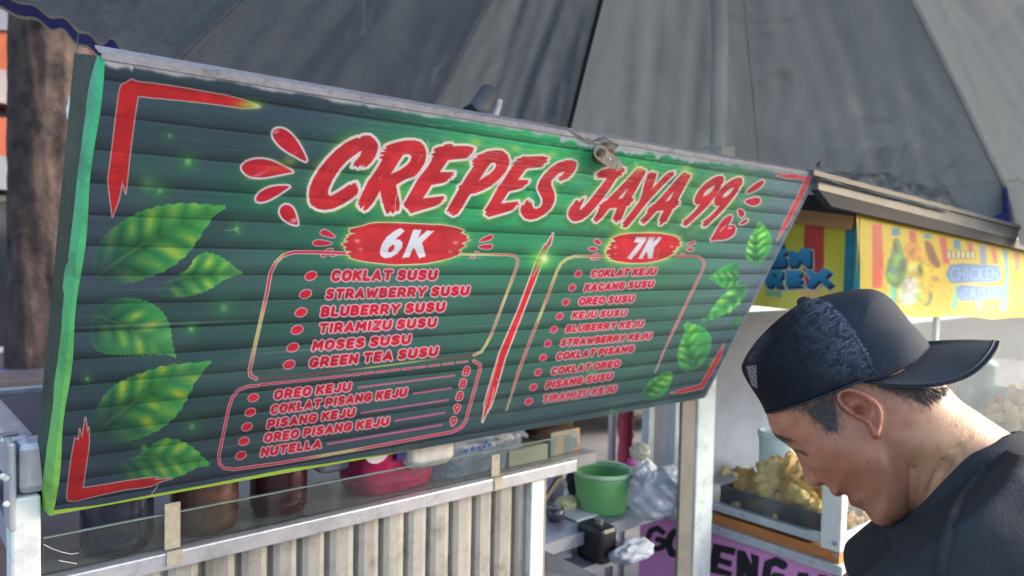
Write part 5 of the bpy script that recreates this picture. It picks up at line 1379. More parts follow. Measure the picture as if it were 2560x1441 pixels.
for loop in [[(400, 960), (560, 740), (690, 740), (700, 800), (640, 830), (690, 860), (690, 930), (690, 990), (640, 1010), (420, 1010)],
             [(735, 745), (870, 800), (925, 720), (1060, 730), (1065, 1000), (1000, 1010), (900, 920), (850, 1000), (730, 1000)],
             [(360, 1190), (400, 1050), (640, 1050), (640, 1150), (600, 1200), (650, 1310), (540, 1310), (500, 1270), (470, 1310), (390, 1300)],
             [(690, 1060), (930, 1060), (915, 1140), (860, 1150), (930, 1180), (930, 1230), (860, 1240), (960, 1290), (690, 1310)],
             [(970, 1060), (1070, 1060), (1150, 1110), (1250, 1020), (1370, 1080), (1280, 1170), (1400, 1260), (1320, 1320), (1190, 1210), (1090, 1310), (970, 1290), (1060, 1180)]]:
    slab(loop)
for loop in [[(400, 960), (560, 740), (690, 740), (700, 800), (640, 830), (690, 860), (690, 930), (690, 990), (640, 1010), (420, 1010)],
             [(735, 745), (870, 800), (925, 720), (1060, 730), (1065, 1000), (1000, 1010), (900, 920), (850, 1000), (730, 1000)],
             [(360, 1190), (400, 1050), (640, 1050), (640, 1150), (600, 1200), (650, 1310), (540, 1310), (500, 1270), (470, 1310), (390, 1300)],
             [(690, 1060), (930, 1060), (915, 1140), (860, 1150), (930, 1180), (930, 1230), (860, 1240), (960, 1290), (690, 1310)],
             [(970, 1060), (1070, 1060), (1150, 1110), (1250, 1020), (1370, 1080), (1280, 1170), (1400, 1260), (1320, 1320), (1190, 1210), (1090, 1310), (970, 1290), (1060, 1180)]]:
    lp = zl(loop); rg = cl_.region(lp, 3)
    d = sdf(segs([lp]), cl_.PX[rg], cl_.PY[rg])
    yy0, yy1 = min(q[1] for q in lp), max(q[1] for q in lp)
    t = np.clip((cl_.PY[rg] - yy0) / (yy1 - yy0), 0, 1)[..., None]
    cl_.paint(rg, np.array([70, 168, 210.0]) * (1 - t) + np.array([6, 108, 160.0]) * t, sstep(1.4, -1.4, d))
cl_.blob(*zl([(520, 1140)])[0], 6, 6, (10, 70, 100), .9)
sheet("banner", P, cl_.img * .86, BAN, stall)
# wooden board, roof beams and roof sheet
a0, a1, b0, b1 = onX(1965, 515, XS - .03), onX(2135, 536, XS - .03), onX(1965, 556, XS - .03), onX(2127, 576, XS - .03)
m = MB(); m.prism([a0, a1, b1, b0], [p + np.array([.014, 0, 0]) for p in (a0, a1, b1, b0)]); m.add("wood_board", mat("plank_wood", rgb(172, 124, 78), .6, 0, .2, 10, .2, 50, stretch=(1, 1, 6)), stall)
def beam(p0, p1, q1, q0, dy, material, name):
    mm = MB(); A = [onY(*p, YS - .05) for p in (p0, p1, q1, q0)]
    mm.prism(A, [a + np.array([0, dy, 0]) for a in A]); return mm.add(name, material, stall)
beam((2046, 444), (2700, 614), (2700, 640), (2046, 474), .03, mat("weathered_roof_beam", rgb(118, 122, 126), .5, .3, .2, 6, .2, 40, dirt=.5), "roof_beam")
beam((2046, 475), (2700, 641), (2700, 657), (2080, 517), .02, mat("roof_gap_shade", rgb(44, 50, 60), .7), "roof_underside_shade")  # dark strip added for the shade under the beam
zt0 = onY(2046, 440, YS - .06); zt1 = onY(2700, 610, YS - .06)
m = MB(); A = [zt0 + np.array([-.02, 0, 0]), zt1, zt1 + np.array([0, .9, .05]), zt0 + np.array([-.02, .9, .05])]
m.prism(A, [a + np.array([0, 0, .012]) for a in A]); m.add("roof_sheet", mat("grey_roof_sheet", rgb(120, 122, 124), .5, .2, .2, 4, dirt=.4), stall)
m = MB(); m.prism([onX(1960, 480, XS - .04), onX(2135, 500, XS - .04), onX(2135, 540, XS - .04), onX(1960, 520, XS - .04)], [p + np.array([.2, 0, 0]) for p in (onX(1960, 480, XS - .04), onX(2135, 500, XS - .04), onX(2135, 540, XS - .04), onX(1960, 520, XS - .04))]); m.add("side_roof_shadow_board", mat("roof_recess_shade", rgb(34, 38, 46), .7), stall)  # dark block added for the shade in the roof recess
m = MB(); m.prism([onX(1930, 440, XS - .06), onX(2140, 470, XS - .06), onX(2140, 497, XS - .06), onX(1930, 477, XS - .06)], [p + np.array([.03, 0, 0]) for p in (onX(1930, 440, XS - .06), onX(2140, 470, XS - .06), onX(2140, 497, XS - .06), onX(1930, 477, XS - .06))]); m.add("side_roof_beam", SALU, stall)
# grey tarp rolled on the roof
m = MB(); G = []
for i in range(44):
    t = i / 43; x_ = 2046 + 330 * t; yl = 448 + 84 * t; yt_ = yl - 34 + 16 * math.sin(t * 9) * (1 - t) - 10 * t
    row = []
    for j in range(14):
        f = j / 13; q = onY(x_, yl + (yt_ - yl) * math.sin(f * math.pi * .5), YS - .066 + .16 * f)
        n = fbm(np.array(t * 13 + 3), np.array(f * 5 + 7)); n2 = 1 - abs(2 * float(vnoise(np.array(t * 22 + f * 9), np.array(f * 7 - t * 12 + 60))) - 1)
        row.append(q + np.array([0, -.03 * (float(n) - .5), (.03 * (float(n) - .5) + .014 * n2) * min(1, f * 3)]))
    G.append(row)
m.grid(G)
tag(m.add("crumpled_tarp", canvas, None, True), "crumpled grey tarpaulin lying on the snack stall roof", "tarpaulin")
# ------------------------------------------------------------------ food
TRAY = mat("black_tray", rgb(44, 50, 54), .35, .2, .2, 20, dirt=.3)
tr = thing("food_tray", (XS + .19, (YS + YE) / 2, Z_RT + .001), "black steel tray of fried snacks behind the side glass", "tray")
zt = zx(1302); yt0, yt1 = YS + .075, float(onX(1800, 1250, XS + .04)[1])
m = MB()
m.box((XS + .04, yt0, Z_RT + .001), (XS + .34, yt1, Z_RT + .006))
m.box((XS + .04, yt0, Z_RT + .0065), (XS + .045, yt1, zt)); m.box((XS + .335, yt0, Z_RT + .0065), (XS + .34, yt1, zt))
m.box((XS + .0455, yt0, Z_RT + .0065), (XS + .3345, yt0 + .005, zt)); m.box((XS + .0455, yt1 - .005, Z_RT + .0065), (XS + .3345, yt1, zt))
m.add("tray_pan", TRAY, tr)
FRY = [mat("fried_batter", rgb(236, 190, 88), .42, 0, .25, 40, .8, 90, c2=rgb(206, 140, 48)), mat("pale_fried_batter", rgb(244, 214, 124), .42, 0, .2, 40, .8, 90, c2=rgb(222, 172, 72))]
def snack_mesh(seed):
    bm = bmesh.new(); bmesh.ops.create_icosphere(bm, subdivisions=4, radius=1)
    r = random.Random(seed); sx, sy, sz = r.uniform(.9, 1.5), r.uniform(.8, 1.1), r.uniform(.65, .9)
    for v in bm.verts:
        d = v.co.normalized()
        n = float(fbm(np.array(d.x * 1.6 + seed * 5.3 + 20), np.array(d.y * 1.6 + d.z * 2.1 + 30))) - .45
        n2 = float(vnoise(np.array(d.x * 5 + seed + 40), np.array(d.y * 5 + d.z * 4 + 20))) - .5
        v.co = Vector((d.x * sx, d.y * sy, d.z * sz)) * (1 + 1.2 * n + .16 * n2 + .10 * (float(vnoise(np.array(d.x * 11 + seed + 60), np.array(d.y * 11 + d.z * 9 + 20))) - .5))
    me = bpy.data.meshes.new("fried_snack"); bm.to_mesh(me); bm.free()
    me.polygons.foreach_set("use_smooth", [True] * len(me.polygons))
    me.materials.append(FRY[seed % 2]); return me
SN_M = [snack_mesh(i) for i in range(7)]
r_ = random.Random(11)
def heap(x0, x1, y0, y1, zb, n, hmax, size, label, group):
    placed = []
    for k in range(n):
        for tr_ in range(60):
            x, y = r_.uniform(x0, x1), r_.uniform(y0, y1)
            u = (x - x0) / (x1 - x0) * 2 - 1; v = (y - y0) / (y1 - y0) * 2 - 1
            top = hmax * max(0, 1 - max(abs(u), abs(v)) ** 3.6) + size * .5
            z = zb + size * .7 + r_.uniform(0.15, 1) * max(0, top - size * .4)
            if all((x - a) ** 2 + (y - b) ** 2 + (z - c) ** 2 > (size * 1.25) ** 2 for a, b, c in placed): break
        placed.append((x, y, z))
        o = bpy.data.objects.new("fried_snack", r_.choice(SN_M)); COL.objects.link(o)
        o.location = (x, y, z); s = size * r_.uniform(.85, 1.2); o.scale = (s, s, s)
        o.rotation_euler = (r_.uniform(0, 6), r_.uniform(0, 6), r_.uniform(0, 6))
        tag(o, label, "fried snack", group)
heap(XS + .06, XS + .32, yt0 + .01, yt1 - .02, Z_RT + .02, 120, .15, .0255, "golden battered fried snack heaped in the black tray by the side glass", "fried snacks heaped in the black tray")
q = onZ(1830, 1195, Z_FR)
pl_ = thing("serving_plate", (XS + .52, YS + .62, Z_RT + .001), "shallow steel dish of pale fried snacks further back in the stall", "dish")
zb2 = float(onX(1830, 1205, XS + .5)[2]); yb2 = float(onX(1830, 1205, XS + .5)[1])
ORG[pl_.name] = np.array((XS + .5, yb2, Z_RT + .001)); pl_.location = ORG[pl_.name]
m = MB(); m.lathe([(.10, 0), (.12, .01), (.15, zb2 - Z_RT - .005), (.155, zb2 - Z_RT), (.14, zb2 - Z_RT - .004), (.11, .016)], (XS + .5, yb2, Z_RT + .001), 32); m.add("dish_bowl", SALU, pl_, True)
heap(XS + .40, XS + .60, yb2 - .10, yb2 + .10, zb2 - .02, 26, .05, .022, "pale fried snack piled on the shallow steel dish", "fried snacks on the steel dish")
q = onX(1945, 1150, XS + .42)
tub = thing("plastic_tub", (q[0], q[1], Z_RT + .001), "tall white plastic tub standing behind the heap of fried snacks", "tub")
zt2 = float(onX(1945, 1078, XS + .42)[2])
m = MB(); m.lathe([(.052, 0), (.06, .01), (.066, zt2 - Z_RT), (.06, zt2 - Z_RT), (.055, .02)], (q[0], q[1], Z_RT + .001), 30); m.add("tub_wall", mat("white_tub", rgb(214, 228, 226), .35, 0, .06), tub, True)
m = MB(); m.lathe([(.0665, zt2 - Z_RT - .02), (.07, zt2 - Z_RT - .018), (.07, zt2 - Z_RT - .004), (.0665, zt2 - Z_RT - .002)], (q[0], q[1], Z_RT + .001), 30, cap=False); m.add("rim_band", mat("white_tub_rim", rgb(230, 236, 236), .35), tub, True)
# right-hand tray
qq = onY(2525, 1085, YS + .25)
tr2 = thing("food_tray", (qq[0], qq[1], Z_RT + .001), "second black tray of fried snacks behind the long front glass", "tray")
m = MB(); m.box((qq[0] - .16, YS + .06, Z_RT + .001), (qq[0] + .3, YS + .4, max(Z_RT + .05, qq[2] + .01) - .02)); m.add("tray_pan", TRAY, tr2)
heap(qq[0] - .12, qq[0] + .26, YS + .08, YS + .38, max(Z_RT + .05, qq[2] + .01), 70, .13, .027, "golden fried snack heaped in the second tray behind the long front glass", "fried snacks in the second tray")
heap(XS + .14, XS + .30, YS + .05, YS + .07, Z_RT + .02, 4, .02, .02, "golden fried snack fallen between the tray and the corner post", "fried snacks by the corner post")
zr_ = HC - .20
m = MB(); m.box((XS + .035, YE - .02, Z_RT + .002), (XS + .95, YE - .012, zr_)); m.box((XS + .9505, YE - .02, Z_RT + .002), (XEND - .032, YE - .012, HC - .52)); m.add("rear_panel", mat("lilac_grey_sheet", rgb(118, 120, 136), .4, .2, .18, 2.2, .1, 30, dirt=.25), stall)
m = MB(); m.box((XEND - .029, YS + .035, Z_RT + .002), (XEND - .022, YE - .021, Z_RT + .22)); m.add("end_panel", mat("pale_end_sheet", rgb(150, 182, 190), .4, .2, .15, 3), stall)
for xx, yy_ in [(XS + .08, YS + .08), (XEND - .1, YS + .08), (XS + .08, YE - .08), (XEND - .1, YE - .08)]:
    m = MB(); m.box((xx - .02, yy_ - .02, .006), (xx + .02, yy_ + .02, .125)); m.add("leg", SALU, stall)

cg = mat("greenish_box", rgb(96, 128, 116), .5); cw = mat("white_carton", rgb(220, 222, 220), .6)
for (px_, py0, py1, w, mt_, nm, lab, ct) in [(2440, 930, 1010, .16, cg, "storage_box", "greenish storage box at the back of the snack stall behind the cap brim", "storage box"), (2340, 985, 1060, .12, cw, "carton", "white carton at the back of the snack stall beside the greenish box", "carton")]:
    a = onY(px_, py0, YE - .18)
    m = MB(); m.box((a[0] - w, YE - .18, Z_RT + .001), (a[0] + w, YE - .03, a[2]), .006); tag(m.add(nm, mt_), lab, ct)

STW = mat("steel_pot", rgb(150, 156, 160), .25, .7, .1, 8); TEA = mat("teal_plastic", rgb(104, 150, 140), .4); PNK = mat("salmon_plastic", rgb(196, 120, 112), .4)
for (px_, yt_, r, off, mt_, lab) in [(2330, 930, .11, .30, STW, "dented steel cooking pot inside the snack stall behind the cap"), (2445, 900, .08, .30, TEA, "teal plastic tub inside the snack stall near the right edge"), (2425, 985, .07, .20, PNK, "salmon plastic tub inside the snack stall under the cap brim")]:
    a = onY(px_, yt_, YE - off); h = a[2] - Z_RT
    m = MB(); m.lathe([(r * .85, 0), (r * .95, .008), (r, h * .9), (r * 1.06, h * .92), (r * 1.06, h * .97), (r * .8, h), (.012, h + .01), (.012, h + .03)], (a[0], a[1], Z_RT + .001), 30)
    tag(m.add("cooking_pot" if mt_ is STW else "plastic_tub", mt_, None, True), lab, "pot" if mt_ is STW else "tub")
for yy_ in (1362, 1392):
    q = onX(2098, yy_, XS); m = MB(); m.tube([(XS - .0005, q[1] + .012, q[2]), (XS - .005, q[1] + .012, q[2])], .006, 10); m.add("bolt", ALU_DULL, stall)

# ================================================================== BACKGROUND
BARK, nt, p = nodes("tree_bark")
tc = nt.nodes.new("ShaderNodeTexCoord"); mp = nt.nodes.new("ShaderNodeMapping"); mp.inputs["Scale"].default_value = (1, 1, .85)
n1 = nt.nodes.new("ShaderNodeTexNoise"); n1.inputs["Scale"].default_value = 6.5; n1.inputs["Detail"].default_value = 9; n1.inputs["Roughness"].default_value = .7
cr = nt.nodes.new("ShaderNodeValToRGB")
cr.color_ramp.elements[0].color = rgb(24, 21, 20); cr.color_ramp.elements[0].position = .36; cr.color_ramp.elements[1].color = rgb(116, 102, 94); cr.color_ramp.elements[1].position = .75
e = cr.color_ramp.elements.new(.48); e.color = rgb(60, 48, 45); e = cr.color_ramp.elements.new(.6); e.color = rgb(76, 62, 57)
nt.links.new(tc.outputs["Object"], mp.inputs[0]); nt.links.new(mp.outputs[0], n1.inputs["Vector"]); nt.links.new(n1.outputs["Fac"], cr.inputs[0]); nt.links.new(cr.outputs[0], p.inputs[0])
p.inputs["Roughness"].default_value = .9
bp = nt.nodes.new("ShaderNodeBump"); bp.inputs["Strength"].default_value = .8; bp.inputs["Distance"].default_value = .03
nt.links.new(n1.outputs["Fac"], bp.inputs["Height"]); nt.links.new(bp.outputs[0], p.inputs["Normal"])
LEAF = mat("tree_leaf", (0.06, 0.11, 0.03), .5, 0, .4, 3, c2=(0.03, 0.06, 0.015))
tb = at(105, 700, 4.2); tb = np.array([tb[0], tb[1], 0])
tree = thing("street_tree", tb, "rough brown street tree trunk standing behind the left end of the cart", "tree")
rt = 88 / FPX * 4.2
m = MB(); NZ = 200; NK = 72; V = []; F = []
for i in range(NZ):
    z = 4.6 * i / (NZ - 1)
    r = rt * (1 + .5 * math.exp(-z / .25) - .05 * z / 4)
    for k in range(NK):
        t = 2 * math.pi * k / NK
        ct, st_ = math.cos(t), math.sin(t)
        b = 1 + .20 * (float(fbm(np.array(ct * 1.6 + 9 + z * .5), np.array(st_ * 1.6 + 9 + z * 1.2))) - .5) + .20 * (float(fbm(np.array(ct * 5.0 + 30 + z * 2), np.array(st_ * 5.0 + 30 - z * 3))) - .5)
        V.append((tb[0] + r * b * math.cos(t) + .015 * z, tb[1] + r * b * math.sin(t), z))
for i in range(NZ - 1):
    for k in range(NK):
        F.append([i * NK + k, i * NK + (k + 1) % NK, (i + 1) * NK + (k + 1) % NK, (i + 1) * NK + k])
m.put(V, F)
limbs = []
for k in range(6):
    a = k * 1.05 + .3; p0 = Vector((tb[0] + .05, tb[1], 3.6 + .15 * k)); p1 = p0 + Vector((math.cos(a) * .8, math.sin(a) * .8, .8)); p2 = p1 + Vector((math.cos(a) * .7, math.sin(a) * .7, .5))
    m.tube([p0, p1, p2], [.08, .05, .02], 8); limbs.append((p1, p2))
m.add("trunk", BARK, tree, True)
V = []; F = []; r_ = random.Random(3)
for k in range(2600):
    p1, p2 = r_.choice(limbs); c = p1.lerp(p2, r_.random()) + Vector((r_.gauss(0, .5), r_.gauss(0, .5), r_.gauss(.1, .35)))
    a = Vector((r_.gauss(0, 1), r_.gauss(0, 1), r_.gauss(0, .5))).normalized(); b = a.orthogonal().normalized(); s = r_.uniform(.05, .11)
    n = len(V); V += [c - a * s, c + b * s * .45, c + a * s, c - b * s * .45]; F.append([n, n + 1, n + 2, n + 3])
add("crown", V, F, LEAF, tree)

# shop with orange stripes far left
def building(name, x0, x1, y, h, depth, wallm, label, rows, stripe=None):
    b = thing(name, ((x0 + x1) / 2, y + depth / 2, 0), label, "building")
    m = MB(); m.box((x0, y, .004), (x1, y + depth, h)); m.add("wall", wallm, b)
    m = MB(); m.box((x0 - .15, y - .25, h + .002), (x1 + .15, y + depth + .1, h + .18)); m.add("roof", mat("concrete_roof", rgb(120, 116, 112), .8), b)
    WF = mat("window_frame_paint", rgb(206, 206, 204), .5); GW = mat("window_glass_dark", rgb(44, 52, 60), .1, 0, .1, spec=.8)
    for (zc, hh, n, w) in rows:
        for k in range(n):
            xc = x0 + (x1 - x0) * (k + .5) / n
            fr = MB(); fr.box((xc - w / 2 - .06, y - .04, zc - hh / 2 - .06), (xc + w / 2 + .06, y - .003, zc + hh / 2 + .06)); f = fr.add("window", WF, b)
            g = MB(); g.box((xc - w / 2, y - .045, zc - hh / 2), (xc + w / 2, y - .0425, zc + hh / 2)); g.add("pane", GW, f)
    return b
shop = building("shop_building", -9, 2.4, 10.0, 5.5, 4, mat("lilac_plaster", rgb(100, 96, 108), .8, 0, .15, 2, dirt=.2), "shop building with orange and white stripes far behind the tree", [(1.2, 1.6, 4, 1.2)])
for k, (z0, z1, c) in enumerate([(3.35, 3.75, rgb(170, 84, 46)), (3.0, 3.35, rgb(150, 140, 142)), (2.45, 2.85, rgb(160, 78, 48)), (2.1, 2.45, rgb(128, 126, 134)), (3.75, 4.4, rgb(112, 116, 132))]):
    m = MB(); m.box((-8.8, 9.6 - .01 * k, z0), (2.3, 9.995, z1 - .003)); m.add("sign_band", mat("fascia_paint", c, .5, 0, .1, 3), shop)
ter = building("terrace_building", 2.6, 9.0, 9.0, 4.2, 4, mat("grey_plaster", rgb(84, 80, 88), .85, 0, .2, 1.5, dirt=.3), "grey plaster terrace behind the stalls", [(1.3, 1.5, 4, 1.3), (3.1, 1.0, 5, .9)])
whi = building("white_building", 11.0, 44.0, 8.0, 4.6, 5, mat("white_plaster", rgb(206, 208, 208), .8, 0, .1, 1.5, dirt=.1), "white sunlit building far behind the snack stall", [(1.5, 1.4, 9, 1.4), (3.5, 1.1, 9, 1.2)])
# parked van behind the gap, dark grey
VX = 4.4
van = thing("parked_van", (VX, 4.9, 0), "dark grey parked van seen through the gap under the menu board", "van")
PAINT = mat("grey_car_paint", rgb(92, 90, 100), .25, .2, .06, 3, spec=.6)
m = MB()
prof = [(-1.9, .35), (-1.95, .75), (-1.75, 1.0), (-1.2, 1.08), (-.75, 1.62), (-.4, 1.72), (1.7, 1.72), (1.9, 1.4), (1.95, .8), (1.9, .35)]
m.prism([(VX + x, 4.15, z) for x, z in prof], [(VX + x, 5.65, z) for x, z in prof]); m.add("body", PAINT, van)
GLS = mat("car_window_glass", rgb(30, 34, 40), .06, 0, .1, spec=.8)
for x0, x1, xt0 in [(-.98, -.2, -.66), (-.1, .8, -.1), (.9, 1.72, .9)]:
    m = MB(); q = [(VX + x0, 4.147, 1.12), (VX + x1, 4.147, 1.12), (VX + x1, 4.147, 1.58), (VX + xt0, 4.147, 1.58)]
    m.prism(q, [(a, b - .006, c) for a, b, c in q]); m.add("window", GLS, van)
for x in (-1.25, 1.25):
    m = MB(); m.tube([(VX + x, 4.12, .33), (VX + x, 4.34, .33)], [.33, .33], 30); w = m.add("wheel", BLACK_RUB, van)
    m = MB(); m.tube([(VX + x, 4.112, .33), (VX + x, 4.1195, .33)], [.2, .2], 24); m.add("rim", ALU, w)
m = MB(); m.box((VX - 1.93, 4.2, .72), (VX - 1.80, 4.45, .86), .01); m.add("headlight", WHITE_METAL, van)
m = MB(); m.box((VX - .15, 4.138, .98), (VX + .05, 4.1495, 1.01)); m.add("door_handle", ALU, van)
# silver and red poles by the gap
a = at(1530, 1110, 2.9)
pl1 = thing("silver_pole", (a[0], a[1], 0), "thin silver pole beside the red fabric behind the bucket", "pole")
m = MB(); m.tube([(a[0], a[1], .03), (a[0], a[1], 1.75)], .016, 14); m.add("shaft", ALU, pl1, True)
m = MB(); m.lathe([(.09, .004), (.09, .02), (.03, .035)], (a[0], a[1], 0), 20); m.add("foot", ALU_DULL, pl1, True)
a = at(1560, 1130, 2.8); k = 2.8 / FPX
rb = thing("rolled_flag", (a[0], a[1], 0), "furled red cloth banner on a short pole behind the green bucket", "banner")
m = MB(); P = [(a[0] + .008 * math.sin(z * 9), a[1], z) for z in np.linspace(a[2] - 60 * k, a[2] + 110 * k, 16)]
m.tube(P, [18 * k * (.9 + .25 * r_.random()) for i in range(16)], 14); m.add("cloth", mat("red_cloth", rgb(186, 62, 86), .7, 0, .25, 10), rb, True)
m = MB(); m.tube([(a[0], a[1], .03), (a[0], a[1], a[2] - 60 * k)], .012, 10); m.add("shaft", ALU_DULL, rb, True)
m = MB(); m.lathe([(.1, .004), (.1, .02), (.03, .04)], (a[0], a[1], 0), 20); m.add("foot", ALU_DULL, rb, True)
# low crates and dark goods behind the table at the far left
for px_, py_, d, w, h, c, lab in [(30, 950, 3.4, .26, .2, rgb(60, 56, 66), "dark crate behind the cart top at the foot of the tree"), (70, 935, 3.9, .2, .3, rgb(70, 84, 120), "blue crate partly hidden behind the cart and tree")]:
    q = at(px_, py_, d); 
    cr_ = thing("crate_stack", (q[0], q[1], 0), lab, "crate")
    mm = mat("crate_plastic", c, .5)
    n_ = max(1, round(q[2] / .3)); hgt = (q[2] - .006) / n_; z = .006
    for k in range(n_):
        m = MB(); m.box((q[0] - w, q[1], z), (q[0] + w, q[1] + .3, z + hgt - .042), .01); m.box((q[0] - w - .01, q[1] - .01, z + hgt - .04), (q[0] + w + .01, q[1] + .31, z + hgt - .002), .004)
        m.add("crate_box", mm, cr_); z += hgt

# ================================================================== PERSON
PD = 0.91
_hr = ray(2150, 1020); HCEN = _hr * PD; HL = np.linalg.norm(HCEN); Hn = HCEN / HL
Hb = np.array([0, 1.0, 0]) - Hn * Hn[1]; Hb /= np.linalg.norm(Hb)
Ha = np.cross(Hb, Hn)
def hloc(zx_, zy_, c=0.0):            # traced point (zoom units of the head study) at height c towards the viewer -> local A, B, C
    x, y = 1800 + zx_ / 1.8934, 680 + zy_ / 1.8934
    r = ray(x, y); P = r * ((HL - c) / (r @ Hn)) - HCEN
    return np.array([P @ Ha, P @ Hb, c])
def h2(zx_, zy_): return hloc(zx_, zy_)[:2]
def hworld(Q):
    Q = np.asarray(Q, float)
    return (HCEN + Q[..., :1] * Ha + Q[..., 1:2] * Hb - Q[..., 2:3] * Hn) @ R.T + CAM
def hpoly(pts, n=1):
    p = np.array([h2(*q) for q in pts])
    return chaikin(p, n) if n else p
def nets(F, o, h):
    """surface nets, F negative inside"""
    s = F < 0
    nx, ny, nz = F.shape
    acc = np.zeros((nx - 1, ny - 1, nz - 1, 3)); cnt = np.zeros((nx - 1, ny - 1, nz - 1))
    def sl(ax, off, full=False):
        r = []
        for k in range(3):
            n = (nx, ny, nz)[k]
            r.append(slice(off[k], n - 1 + off[k]))
        return tuple(r)
    for ax in range(3):
        for o1 in (0, 1):
            for o2 in (0, 1):
                off0 = [0, 0, 0]; others = [k for k in range(3) if k != ax]
                off0[others[0]] = o1; off0[others[1]] = o2
                off1 = list(off0); off1[ax] = 1
                a = F[sl(ax, off0)]; b = F[sl(ax, off1)]
                m_ = (a < 0) != (b < 0)
                t = np.where(m_, a / np.where(m_, a - b, 1), 0)
                for k in range(3):
                    acc[..., k] += np.where(m_, (t if k == ax else off0[k]), 0)
                cnt += m_
    act = cnt > 0
    idx = -np.ones(act.shape, int); idx[act] = np.arange(act.sum())
    ii = np.argwhere(act)
    V = (ii + acc[act] / cnt[act][:, None]) * h + o
    faces = []
    for ax in range(3):
        u, v = [(1, 2), (2, 0), (0, 1)][ax]
        lo = [slice(1, -1)] * 3; lo[ax] = slice(0, -1)
        hi = [slice(1, -1)] * 3; hi[ax] = slice(1, None)
        a = s[tuple(lo)]; b = s[tuple(hi)]
        ch = np.argwhere(a != b)
        if len(ch) == 0: continue
        inside_first = a[a != b]
        base = ch.copy(); base[:, u] += 1; base[:, v] += 1
        def cell(du, dv):
            c = base.copy(); c[:, u] += du; c[:, v] += dv
            return idx[c[:, 0], c[:, 1], c[:, 2]]
        q = np.stack([cell(-1, -1), cell(0, -1), cell(0, 0), cell(-1, 0)], 1)
        q[~inside_first] = q[~inside_first][:, ::-1]
        faces.append(q)
    return V, np.concatenate(faces)
def smin(a, b, k):
    h = np.clip(.5 + .5 * (b - a) / k, 0, 1)
    return b * (1 - h) + a * h - k * h * (1 - h)
def capsule(P, a, b, r0, r1, sc=1.0):
    a, b = np.asarray(a, float), np.asarray(b, float)
    d = b - a; L = d @ d
    Q = [P[k] - a[k] for k in range(3)]
    t = np.clip((Q[0] * d[0] + Q[1] * d[1] + Q[2] * d[2]) / L, 0, 1)
    return np.sqrt((Q[0] - t * d[0]) ** 2 + (Q[1] - t * d[1]) ** 2 + ((Q[2] - t * d[2]) / sc) ** 2) - (r0 + (r1 - r0) * t)
def gridof(lo, hi, h):
    n = [int(math.ceil((hi[k] - lo[k]) / h)) + 1 for k in range(3)]
    ax = [lo[k] + h * np.arange(n[k]) for k in range(3)]
    return ax
FACE = hpoly([(222,672),(229,700),(237,730),(246,752),(262,782),(290,800),(322,824),(352,846),(362,866),(400,920),(450,970),(492,1000),(503,1012),(516,1024),(524,1044),(536,1058),(556,1066),(574,1060),(580,1056),(592,1054),(604,1060),(609,1076),(613,1098),(624,1110),(646,1114),(672,1122),(694,1142),(708,1166),(728,1188),(756,1200),(790,1200),(824,1190),(856,1178),(890,1156),(904,1140),(930,1150),(960,1260),(1080,1330),(1300,1260),(1500,1100),(1600,1000),(1620,900),(1500,812),(1400,781),(1300,720),(1200,652),(1130,606),(1075,540),(1010,480),(940,410),(885,310),(830,200),(740,118),(600,118),(460,160),(340,240),(245,335),(185,440),(172,520),(196,600)], 1)
NOSE = hpoly([(335,815),(356,846),(366,866),(378,902),(390,944),(402,974),(414,996),(432,1014),(452,1021),(470,1018),(486,1008),(504,1002),(520,1006),(530,985),(505,930),(450,870),(400,820)], 1)
JAW = np.array([h2(*q) for q in [(742,770),(772,860),(800,930),(838,1010),(872,1080),(890,1120),(900,1170)]])
EAR = hpoly([(548,590),(560,566),(584,552),(620,549),(660,560),(700,578),(738,604),(762,634),(772,668),(770,710),(762,748),(752,774),(736,783),(718,776),(704,756),(694,726),(672,704),(640,690),(606,672),(572,646),(552,618)], 1)
fseg, nseg, eseg = segs([FACE]), segs([NOSE]), segs([EAR])
def pd2(q, A, B): return np.hypot(A - q[0], B - q[1])
